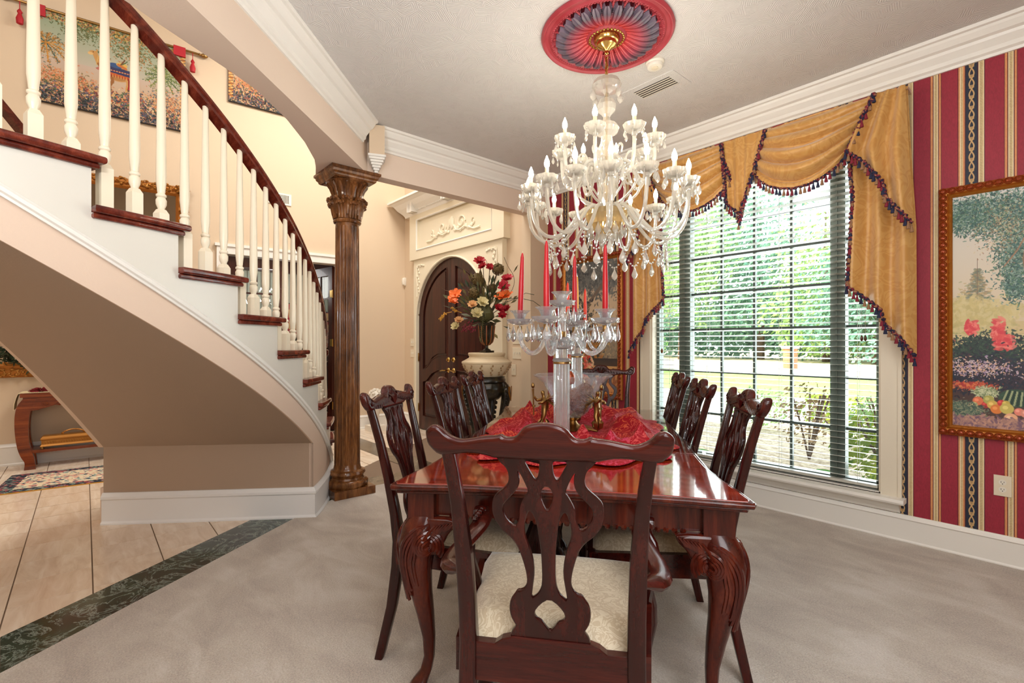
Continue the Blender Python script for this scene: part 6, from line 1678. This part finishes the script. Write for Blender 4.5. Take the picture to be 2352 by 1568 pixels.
# ================================================================== STATUE by the left wall
sv_ = spot(863, 7.0)
stt = thing('garden_statue', 'small white stone bust on a square base behind the nearest side chair', 'statue', (sv_.x, sv_.y, 0))
MB().cbox((0, 0, 0.04), (0.22, 0.22, 0.08)).build('base', M['statue_white'], stt, smooth=False)
MB().lathe([(0.09, 0.08), (0.06, 0.11), (0.045, 0.16), (0.05, 0.24), (0.075, 0.30), (0.085, 0.34), (0.05, 0.385)], 20).build('body', M['statue_white'], stt)
hd = MB().ball((0, 0, 0.47), (0.095, 0.095, 0.11), 16, 12, jit=0.03, rg=random.Random(2))
for k in range(34): a, b = rnd.uniform(0, 6.3), rnd.uniform(0.1, 1.4); hd.ball((0.095*cos(a)*cos(b), 0.095*sin(a)*cos(b), 0.49+0.1*sin(b)), 0.022, 6, 4)
hd.build('curly_head', M['statue_white'], stt)

# ================================================================== CONSOLE TABLE + things on it, rug, mirrors, tapestries
cn = thing('console_table', 'carved brown console table with curved legs and lower shelf under the stairs', 'console table', (-6.92, 0.10, 0))
MB().box((-0.17, -0.58, 0.715), (0.18, 0.62, 0.755)).box((-0.155, -0.56, 0.69), (0.165, 0.60, 0.715)).build('top', M['console_wood'], cn, smooth=False)
arp = [(-0.55, 0.69), (0.59, 0.69), (0.59, 0.575), (0.52, 0.585), (0.40, 0.625), (0.15, 0.635), (-0.10, 0.635), (-0.33, 0.625), (-0.45, 0.585), (-0.55, 0.575)]
for x in (0.15, -0.15):
    p_ = plate(arp, [], 0.03, 0.004, 1).xf(UP); p_.v = [(x+y, xx, z) for xx, y, z in p_.v]; p_.build('apron', M['console_wood'], cn, smooth=False)
cvg = MB()
for s in (-1, 1):
    for k in range(3): cvg.tube([(0.168, 0.02+s*(0.42-0.1*k)+r*cos(a), 0.645+r*sin(a)*0.7) for r, a in [(0.034*(1-i/16), i*0.7*s) for i in range(13)]], 0.006, 5)
    for k in range(6): cvg.tube([(0.168, 0.02+s*(0.03+0.03*k), 0.655), (0.172, 0.02+s*(0.05+0.03*k), 0.668), (0.168, 0.02+s*(0.07+0.03*k), 0.655)], 0.005, 5)
cvg.build('apron_carving', M['console_wood'], cn)
for x in (0.125, -0.125):
    for s, y0 in ((-1, -0.54), (1, 0.58)):
        path = [(0.0, 0.70), (0.035, 0.64), (0.055, 0.55), (0.06, 0.42), (0.055, 0.30), (0.04, 0.20), (0.015, 0.12), (0.0, 0.075), (0.0, 0.0)]
        rings = []
        p3 = smooth_loop([(o, z, hw) for (o, z), hw in zip(path, (0.05, 0.055, 0.052, 0.048, 0.045, 0.045, 0.045, 0.034, 0.042))], 2, False)
        for o, z, hw in p3:
            rings.append([(x+a*0.045, y0+s*(o-0.03)+b*hw, z) for a, b in ((-1, -1), (1, -1), (1, 1), (-1, 1))])
        MB().loft(rings).build('leg', M['console_wood'], cn, ang=20)
MB().box((-0.14, -0.53, 0.155), (0.14, 0.57, 0.185)).build('shelf', M['console_wood'], cn, smooth=False)
rn = thing('runner_cloth', 'cream cloth runner hanging over the left end of the console table', 'table runner', (-6.90, -0.2, 0.756))
rp = [(0.25, 0.0), (0.0, 0.001), (-0.20, 0.001), (-0.275, 0.0), (-0.292, -0.006), (-0.305, -0.04), (-0.318, -0.10), (-0.322, -0.16)]
MB().loft([[(-0.13, y, z), (0.15, y, z), (0.15, y+(0 if z > -.01 else -.003), z+(0.003 if z > -.01 else 0)), (-0.13, y+(0 if z > -.01 else -.003), z+(0.003 if z > -.01 else 0))] for y, z in rp]).build('cloth', M['runner_cream'], rn)
fp = MB(); rg = random.Random(4)
for k in range(90):
    a = rg.uniform(0, 6.3); b = rg.uniform(0, 1.3); d = Vector((cos(a)*cos(b), sin(a)*cos(b)*1.2, sin(b)*0.6)); fp.tube([(0, 0, 0.01), d*0.05, d*0.085+Vector((0, 0, -0.01))], [0.006, 0.006, 0.001], 4)
o = fp.build('feather_plume', M['feather_red'], None, loc=(-6.86, -0.335, 0.765)); tag(o, 'dark red feathery ornament lying on the console table', 'ornament')
bk = MB().box((-0.06, -0.07, 0), (0.06, 0.07, 0.045)); o = bk.build('book', M['runner_cream'], None, smooth=False, loc=(-6.87, -0.15, 0.762)); tag(o, 'cream bound book on the console table under a small basket', 'book')
o = MB().lathe([(0.03, 0), (0.055, 0.012), (0.062, 0.028), (0.055, 0.03), (0.03, 0.045), (0.004, 0.06)], 20, flute=0.08, nf=12).build('basket', M['old_brass'], None, loc=(-6.87, -0.15, 0.808)); tag(o, 'small round metal basket on the cream book', 'basket')
ck = thing('gilt_casket', 'long gilded casket with a looped handle on the console shelf', 'casket', (-6.84, -0.09, 0.186))
MB().loft([[(a*w_, b*l_, z) for a, b in ((-1, -1), (1, -1), (1, 1), (-1, 1))] for w_, l_, z in ((0.075, 0.25, 0.025), (0.075, 0.25, 0.03), (0.066, 0.24, 0.045), (0.066, 0.24, 0.085), (0.074, 0.248, 0.095), (0.074, 0.248, 0.105), (0.058, 0.232, 0.125), (0.05, 0.225, 0.13))]).build('body', M['gold_bright'], ck, smooth=False)
MB().tube([(0, y, z) for y, z in ((-0.085, 0.13), (-0.075, 0.15), (-0.04, 0.165), (0, 0.172), (0.04, 0.165), (0.075, 0.15), (0.085, 0.13))], 0.007, 6).ball((0, -.085, .138), .012, 6, 4).ball((0, .085, .138), .012, 6, 4).build('handle', M['gold_bright'], ck)
for a in (-1, 1):
    for b in (-1, 1): MB().ball((a*0.062, b*0.235, 0.014), (0.014, 0.014, 0.0145), 8, 6).build('foot', M['old_brass'], ck)
ro = MB()
for k in range(24): ro.ball((0.068, -0.23+0.02*k, 0.065), (0.006, 0.007, 0.014), 5, 4)
ro.build('reeding', M['gold_bright'], ck)
RM = Matrix.Translation((-6.06, 0.42, 0)) @ Matrix.Rotation(radians(-6), 4, 'Z')
rug = thing('runner_rug', 'floral needlepoint runner rug on the tiles under the stairs', 'rug')
MB().box((-0.375, -0.98, 0.001), (0.375, 1.4, 0.009), RM).build('border', M['rug_border'], rug, smooth=False)
MB().box((-0.27, -0.86, 0.009), (0.27, 1.28, 0.0105), RM).build('field', M['rug_floral'], rug, smooth=False)
fri = MB().box((0.375, -0.985, 0.001), (0.385, 1.4, 0.007), RM).box((-0.385, -0.985, 0.001), (-0.375, 1.4, 0.007), RM); fri.build('edging', M['goldenrod'], rug, smooth=False)

def wall_frame(y0, y1, z0, z1): return LWM @ Matrix.Translation((y0, -0.002, z0))
def ornate_mirror(name, label, y0, y1, z0, z1, fw=0.13):
    A_ = wall_frame(y0, y1, z0, z1); m = thing(name, label, 'mirror'); m.matrix_world = A_
    W_, H_ = y1-y0, z1-z0
    pr = [(0, 0.0), (0, 0.03), (fw*.15, 0.055), (fw*.4, 0.06), (fw*.55, 0.04), (fw*.75, 0.045), (fw*.9, 0.03), (fw, 0.015), (fw, 0)]
    rings = []
    for cx_, cz_ in ((0, 0), (W_, 0), (W_, H_), (0, H_), (0, 0)):
        sx = 1 if cx_ == 0 else -1; sz = 1 if cz_ == 0 else -1
        rings.append([(cx_+sx*a, -d, cz_+sz*a) for a, d in pr])
    MB().loft(rings, cap=False).build('frame', M['gold_frame'], m, smooth=False)
    sc = MB(); n_ = int(2*(W_+H_)/0.11)
    loop = [(fw*.3, fw*.3), (W_-fw*.3, fw*.3), (W_-fw*.3, H_-fw*.3), (fw*.3, H_-fw*.3), (fw*.3, fw*.3)]
    for i in range(n_):
        p = lerp_poly([(x, 0, z) for x, z in loop], i/n_); s = 1 if i % 2 else -1
        sc.tube([(p.x+r*cos(a)*s, -0.060-0.010*sin(q*.5), p.z+r*sin(a)) for q, (r, a) in enumerate([(0.042*(1-k/14), k*0.75+i*2.3) for k in range(13)])], [0.004+.004*sin(k*.26) for k in range(13)], 5)
        for k in range(5): sc.ball((p.x+0.036*cos(i+k*1.3), -0.060, p.z+0.036*sin(i+k*1.3)), (0.017, 0.014, 0.012), 7, 5)
        sc.ball((p.x+0.03*cos(i), -0.06, p.z+0.03*sin(i*1.7)), (0.02, 0.014, 0.014), 6, 4)
    for cx_, cz_ in ((0, 0), (W_, 0), (W_, H_), (0, H_)):
        ox = fw*.35 if cx_ == 0 else -fw*.35; oz = fw*.35 if cz_ == 0 else -fw*.35
        for k in range(7): a = k*0.9; sc.ball((cx_+ox+0.04*cos(a), -0.065, cz_+oz+0.04*sin(a)), (0.028, 0.018, 0.020), 6, 4)
    sc.build('scrollwork', M['gold_bright'], m)
    MB().box((fw*.8, -0.018, fw*.8), (W_-fw*.8, -0.012, H_-fw*.8)).build('mirror_plate', M['mirror_glass'], m, smooth=False)
    return m
ornate_mirror('gilt_mirror', 'gilt scrollwork mirror seen between the balusters above the stairs', -0.12, 0.93, 1.75, 3.11, 0.12)
ornate_mirror('gilt_mirror', 'gilt scrollwork mirror over the console table, only its lower corner showing', -1.30, -0.22, 0.90, 2.3, 0.16)
ga = MB(); rg = random.Random(8)
for k in range(260):
    f = rg.random(); c = LWM @ Vector((-0.68+0.46*f+rg.gauss(0, .03), -0.10+rg.gauss(0, .02), 1.17-0.20*f+rg.gauss(0, .035)))
    d = Vector((rg.gauss(0, 1), rg.gauss(0, 1), rg.gauss(0, 1))).normalized(); s = d.orthogonal().normalized()*0.012; ga.add([c-d*0.03, c-s, c+d*0.03, c+s], [(0, 1, 2), (0, 2, 3)])
o = ga.build('leaf_garland', M['leaf_dark'], None, smooth=False); tag(o, 'green leaf garland draped on the lower mirror above the console', 'garland'); o['kind'] = 'stuff'

def tapestry_canvas(seed, camel=True):
    c = Canvas(330, 250, (186, 190, 170)); c.leafy = True; c.r = np.random.RandomState(seed)
    c.grad(0, .5, (150, 176, 150), (196, 192, 182)); c.grad(.5, 1, (204, 186, 178), (206, 170, 120))
    c.scat(900, .5, .06, .4, .03, .007, [(206, 150, 70), (120, 120, 60), (190, 110, 80), (60, 80, 60), (226, 190, 110)], .85)
    c.scat(420, .62, .2, .09, .08, .006, [(80, 100, 60), (190, 120, 60), (110, 120, 80)], .8); c.scat(220, .3, .14, .07, .06, .006, [(80, 100, 60), (120, 120, 80)], .8)
    def palm(x, y, r, cs):
        for i in range(13):
            a = i*2*pi/13; pts = [(x+r*k*cos(a), y+1.25*r*k*sin(a)+0.10*r*4*k*k) for k in (0, .35, .7, 1)]
            c.line(pts, .004, cs[i % len(cs)])
            for k in (.4, .6, .8, 1): c.scat(9, x+r*k*cos(a), y+1.25*r*k*sin(a)+.4*r*k*k, .012, .012, .0045, cs)
    palm(.09, .36, .12, [(214, 150, 60), (180, 120, 50), (60, 96, 90)]); palm(.84, .40, .12, [(110, 130, 70), (70, 96, 60), (150, 160, 90)])
    if camel:
        bd_ = (206, 156, 92); hi = (232, 192, 130); sh = (160, 104, 56)
        c.ell(.53, .50, .085, .085, bd_); c.ell(.55, .455, .04, .06, bd_); c.ell(.52, .54, .07, .04, sh, .5)
        c.line([(.465, .50), (.435, .475), (.41, .44), (.395, .385), (.385, .345)], .016, bd_); c.line([(.455, .52), (.425, .49), (.40, .44)], .008, sh)
        c.ell(.375, .335, .026, .022, bd_); c.ell(.355, .35, .016, .015, hi); c.line([(.393, .315), (.397, .295)], .005, bd_); c.ell(.372, .328, .003, .004, (40, 30, 24))
        for x, q in ((.463, 0), (.488, .012), (.588, 0), (.612, .014)):
            c.line([(x, .54), (x+.008, .60), (x-q, .66), (x-q+.004, .74), (x-q, .79)], .0095, bd_ if q == 0 else sh); c.ell(x-q-.004, .795, .011, .009, (110, 76, 50))
        c.line([(.615, .48), (.63, .53), (.625, .60)], .004, sh)
        c.line([(.47, .43), (.47, .52)], .012, (60, 66, 120)); c.line([(.475, .47), (.615, .485)], .030, (58, 60, 104)); c.line([(.475, .515), (.62, .53)], .010, (206, 100, 48))
        for i in range(16): c.ell(.478+.009*i, .478, .004, .006, (226, 180, 110) if i % 2 else (170, 60, 70)); c.line([(.478+.009*i, .525), (.478+.009*i, .55)], .0025, (150, 40, 40) if i % 2 else (220, 160, 80))
        c.ell(.515, .415, .045, .026, (62, 92, 150)); c.ell(.555, .395, .035, .026, (224, 186, 96)); c.line([(.535, .40), (.58, .425)], .010, (206, 120, 60)); c.line([(.55, .39), (.575, .33)], .005, (120, 80, 50)); c.line([(.56, .385), (.59, .34)], .004, (90, 110, 70))
        for i in range(9): c.line([(.44-.012*i*.5, .44+.012*i*.6), (.452-.012*i*.5, .452+.012*i*.6)], .003, (190, 60, 50)); c.ell(.405-.003*i*.5, .36+.012*i, .004, .004, (230, 190, 110))
        c.line([(.448, .50), (.446, .60)], .004, (60, 50, 40)); c.ell(.446, .63, .012, .03, (46, 52, 50)); c.line([(.60, .53), (.602, .62)], .004, (150, 30, 30)); c.ell(.602, .64, .008, .02, (170, 40, 40))
    c.scat(2600, .5, .84, .34, .06, .008, [(60, 70, 60), (206, 110, 70), (226, 180, 110), (120, 60, 60), (84, 110, 80), (60, 66, 90), (230, 200, 170), (110, 100, 130)], .85)
    c.scat(1800, .5, .94, .34, .035, .008, [(34, 38, 40), (50, 60, 60), (206, 170, 130), (70, 84, 110), (150, 90, 80)], .85); c.scat(500, .2, .70, .10, .05, .006, [(214, 120, 80), (226, 160, 110), (120, 110, 70)], .8); c.scat(500, .85, .70, .08, .06, .006, [(206, 120, 70), (90, 100, 110), (226, 180, 130)], .8)
    for x0 in (.02, .98):
        for i in range(24): c.ell(x0, .02+i*.039, .022, .016, (206, 140, 70) if i % 2 else (236, 190, 120), 1, 0.6)
        for i in range(24): c.line([(x0-.02, .03+i*.039), (x0+.02, .012+i*.039)], .003, (120, 60, 40))
    c.line([(0, .995), (1, .995)], .006, (40, 34, 34))
    g_ = c.a.mean(2, keepdims=True); c.a = (g_+(c.a-g_)*0.95)*0.88*np.array([1.03, 1.0, 0.94])+0.01
    return c
def tapestry(label, y0, y1, z0, z1, cv, rod=True):
    m = thing('tapestry', label, 'tapestry'); m.matrix_world = wall_frame(y0, y1, z0, z1); W_, H_ = y1-y0, z1-z0
    MB().box((0, -0.024, 0), (W_, -0.004, H_)).build('lining', M['dark_slot'], m, smooth=False)
    pc = picture('woven_picture', 'tapestry_print', cv, W_, H_, m); pc.location = (0, -0.026, 0)
    MB().tube([(-0.13, -0.035, H_-0.01), (W_+0.13, -0.035, H_-0.01)], 0.013, 10).build('rod', M['old_brass'], m)
    for x, s in ((-0.13, -1), (W_+0.13, 1)):
        MB().lathe([(0.010, 0), (0.018, 0.01), (0.010, 0.022), (0.024, 0.045), (0.028, 0.06), (0.018, 0.085), (0.003, 0.10)], 14, M=Matrix.Translation((x, -0.035, H_-0.01)) @ Matrix.Rotation(s*pi/2, 4, 'Y')).build('finial', M['old_brass'], m)
        tt = MB().tube([(x-s*0.06, -0.05, H_-0.02), (x-s*0.06, -0.05, H_-0.10)], 0.004, 5).lathe([(0.006, 0), (0.022, -0.03), (0.014, -0.05), (0.030, -0.10), (0.026, -0.15), (0.004, -0.16)][::-1], 12, c=(x-s*0.06, -0.05, H_-0.10)); tt.build('tassel', M['petal_red'], m)
    for x in (0.06, W_-0.06): MB().box((x-0.06, -0.05, H_-0.10), (x+0.06, -0.022, H_+0.012)).build('hanging_tab', M['petal_red'], m, smooth=False)
    return m
tapestry('woven camel and palm tapestry with rope border high on the stair wall', -0.43, 0.91, 3.775, 4.76, tapestry_canvas(1))
tapestry('second woven tapestry mostly hidden behind the curved beam', 1.357, 2.62, 4.285, 5.24, tapestry_canvas(4, False))
wv_ = thing('wall_vent', 'white slotted wall vent behind the handrail beside the column', 'vent'); wv_.matrix_world = LWM @ Matrix.Translation((1.94, -0.002, 3.17))
fr = MB(); fr.box((-0.155, -0.012, -0.075), (0.155, 0, -0.055)).box((-0.155, -0.012, 0.055), (0.155, 0, 0.075)).box((-0.155, -0.012, -0.055), (-0.13, 0, 0.055)).box((0.13, -0.012, -0.055), (0.155, 0, 0.055)); fr.build('frame', M['plastic_white'], wv_, smooth=False)
MB().box((-0.13, -0.003, -0.055), (0.13, -0.001, 0.055)).build('duct', M['dark_slot'], wv_, smooth=False)
for i in range(17): MB().box((-0.126+i*0.0155, -0.010, -0.055), (-0.119+i*0.0155, -0.004, 0.055)).build('fin', M['plastic_white'], wv_, smooth=False)
# library contents glimpsed through the doorway
for y, z, w_, h_, lb in ((2.68, 1.66, 0.30, 0.56, 'red matted framed print glimpsed through the left of the library doorway'), (3.30, 1.62, 0.42, 0.40, 'red matted framed print beside the open French door in the library')):
    p = thing('framed_print', lb, 'picture', (-8.77, y, z))
    MB().box((-0.005, -w_/2, -h_/2), (0.02, w_/2, h_/2)).build('frame', M['black_gloss'], p, smooth=False)
    MB().box((0.02, -w_/2+.02, -h_/2+.02), (0.024, w_/2-.02, h_/2-.02)).build('mat', M['mat_red'], p, smooth=False)
    for dz in (-0.10, 0.10): MB().box((0.024, -w_/4, dz-0.07), (0.027, w_/4, dz+0.07)).build('photo', M['petal_peach'], p, smooth=False)
cb_ = thing('library_cabinet', 'dark gloss cabinet in the library behind the newel post', 'cabinet', (-8.5, 2.9, 0))
MB().box((-0.25, -0.7, 0), (0.25, 0.9, 1.18)).build('body', M['black_gloss'], cb_, smooth=False); MB().box((-0.27, -0.72, 1.18), (0.28, 0.92, 1.22)).build('top', M['library_wood'], cb_, smooth=False)
for y in (-0.3, 0.1, 0.5): MB().box((0.25, y-0.18, 0.06), (0.262, y+0.18, 1.12)).build('door', M['library_wood'], cb_, smooth=False)
# ================================================================== GARDEN SEEN THROUGH THE WINDOW
GZ = -0.25
gd_ = MB().box((-70, 4.2, GZ-0.3), (50, 140, GZ-0.02)); struct('ground', gd_, M['dry_field'])
struct('lawn', MB().box((-45, 14.8, GZ-0.1), (30, 27, GZ-0.01)), M['lawn']); 
struct('driveway', MB().box((-45, 10.2, GZ-0.1), (30, 14.8, GZ)), M['concrete'])
struct('street', MB().box((-60, 31, GZ-0.1), (40, 42, GZ)), M['concrete'])
struct('garden_bed', MB().box((-20, 4.1, GZ-0.1), (12, 10.2, GZ+0.01)), M['mulch'])
rg = random.Random(21)
def foliage(mb, c, r, n_, s, rz=1.0):
    for i in range(n_):
        d = Vector((rg.gauss(0, 1), rg.gauss(0, 1), rg.gauss(0, 1))).normalized()*(rg.random()**0.4)
        p = Vector(c)+Vector((d.x*r, d.y*r, d.z*r*rz)); n = Vector((rg.gauss(0, 1), rg.gauss(0, 1), rg.gauss(0, 1))).normalized(); t1 = n.orthogonal().normalized()*s*rg.uniform(.6, 1.3); t2 = n.cross(t1)
        mb.add([p-t1, p-t2*0.5, p+t1, p+t2*0.5], [(0, 1, 2, 3)])
def tree(label, x, y, h, r, mat, group=None):
    t = thing('tree', label, 'tree', (x, y, GZ), 0, group)
    MB().tube([(0, 0, 0), (0.1, 0, h*0.3), (-0.1, 0.1, h*0.6), (0, 0, h*0.9)], [h*0.022, h*0.018, h*0.012, h*0.003], 8).build('trunk', M['bark'], t)
    mb = MB()
    for k in range(9):
        a = rg.uniform(0, 6.3); rr = r*rg.uniform(0.2, 0.75); z = h*rg.uniform(0.10, 0.86)
        foliage(mb, (rr*cos(a), rr*sin(a), z), r*rg.uniform(0.4, 0.6), 620, r*0.036, 0.8)
    foliage(mb, (0, 0, h*0.6), r*0.8, 1600, r*0.036, 1.2)
    o = mb.build('foliage', M[mat], t, smooth=False); o['kind'] = 'stuff'
TR = [('pale green spreading tree at the left of the window view', -33, 40, 17, 6.5, 'tree_leaf_c'), ('tall full green tree behind the left mullion', -25, 44, 18, 7, 'tree_leaf_a'), ('tall bluish tree in the middle of the window view', -20, 50, 18, 7, 'tree_leaf_b'),
      ('bright green tree right of centre beyond the street', -13.5, 47, 14, 6, 'tree_leaf_c'), ('low dark green tree nearest the right mullion', -9.5, 44, 9.5, 5, 'tree_leaf_b'), ('dark tree filling the narrow right window panes', -6, 42, 9, 5, 'tree_leaf_b'), ('wide green tree far right beyond the lawn', -1.5, 46, 10, 6, 'tree_leaf_a'),
      ('slim young tree on the lawn seen by the left mullion', -14.2, 21, 7.5, 1.8, 'tree_leaf_c'), ('leafy tree close by at the far left panes', -11.5, 12.5, 7.5, 2.2, 'tree_leaf_c'), ('distant hazy tree between the taller ones', -38, 60, 17, 8, 'tree_leaf_b')]
for lb, x, y, h, r, m_ in TR: tree(lb, x, y, h, r, m_, None)
hd = MB()
for k in range(70): foliage(hd, (-48+1.2*k, 53+rg.uniform(-1, 1), GZ+2.6), 2.6, 170, 0.40, 1.1)
o = hd.build('hedge', M['tree_leaf_b'], None, smooth=False); tag(o, 'long dense hedge line beyond the street under the trees', 'hedge'); o['kind'] = 'stuff'
def shrub(label, x, y, r, h, mat, n_=700, s=0.035):
    t = thing('shrub', label, 'shrub', (x, y, GZ))
    st = MB()
    for k in range(7): a = rg.uniform(0, 6.3); st.tube([(0, 0, 0), (r*0.3*cos(a), r*0.3*sin(a), h*0.5), (r*0.6*cos(a), r*0.6*sin(a), h*0.9)], 0.012, 4)
    st.build('stems', M['bark'], t)
    mb = MB(); foliage(mb, (0, 0, h*0.58), r, n_, s, h*0.5/r); o = mb.build('foliage', M[mat], t, smooth=False); o['kind'] = 'stuff'
for a in (('round yellow green shrub under the right window panes', -1.2, 6.2, 0.55, 0.75, 'shrub_leaf', 900, 0.045), ('broad bright shrub low in the right corner of the window', -0.75, 5.0, 0.45, 0.5, 'shrub_leaf', 900, 0.04), ('reddish open shrub beside the right mullion', -2.2, 7.0, 0.42, 0.95, 'shrub_red', 420, 0.03),
          ('tall sparse flowering shrub at the left panes', -5.6, 7.6, 0.55, 1.45, 'shrub_red', 500, 0.03), ('leafy shrub climbing the left side of the view', -4.5, 6.2, 0.45, 1.35, 'tree_leaf_c', 600, 0.035), ('round green shrub near the driveway edge', -3.6, 9.0, 0.6, 0.7, 'tree_leaf_a', 700, 0.04), ('yellow green shrub beyond the right mullion', -2.6, 9.4, 0.55, 0.65, 'shrub_leaf', 700, 0.04), ('dark shrub at the lower right panes', -1.7, 8.3, 0.5, 0.8, 'tree_leaf_a', 700, 0.04)):
    shrub(*a)
def hosta(label, x, y, r):
    t = thing('hosta_plant', label, 'plant', (x, y, GZ)); 
    for k in range(16):
        a = 2*pi*k/16*2.4; L = r*rg.uniform(0.7, 1.0); d = Vector((cos(a), sin(a), 0)); s = Vector((-sin(a), cos(a), 0)); mb = MB()
        ctr = [d*L*f+Vector((0, 0, 0.30*sin(f*2.3)*(1+0.2*(k % 3))*r)) for f in (0, .3, .6, .85, 1)]
        wd = [0.01, L*.20, L*.24, L*.14, 0.0]
        mb.add([c+s*w_*sg for c, w_ in zip(ctr, wd) for sg in (-1, 0, 1)], [(i*3+j, i*3+j+1, i*3+j+4, i*3+j+3) for i in range(4) for j in (0, 1)]); mb.build('leaf', M['hosta_leaf'], t)
hosta('broad leaved green plant at the middle foot of the window', -2.3, 5.2, 0.5); hosta('smaller broad leaved plant left of the first one', -3.1, 5.6, 0.42); hosta('broad leaved plant close to the right mullion foot', -1.75, 5.6, 0.4)
ml = thing('mailbox_pillar', 'tan brick pillar with pale cap by the street', 'pillar', (-10.9, 31.5, GZ))
for k in range(9):
    for q in range(2): MB().box((-0.30+q*0.305, -0.3, k*0.135), (-0.005+q*0.305, 0.3, k*0.135+0.125)).build('brick', M['brick_tan'], ml, smooth=False)
MB().box((-0.38, -0.38, 1.22), (0.38, 0.38, 1.36)).build('cap', M['concrete'], ml, smooth=False)
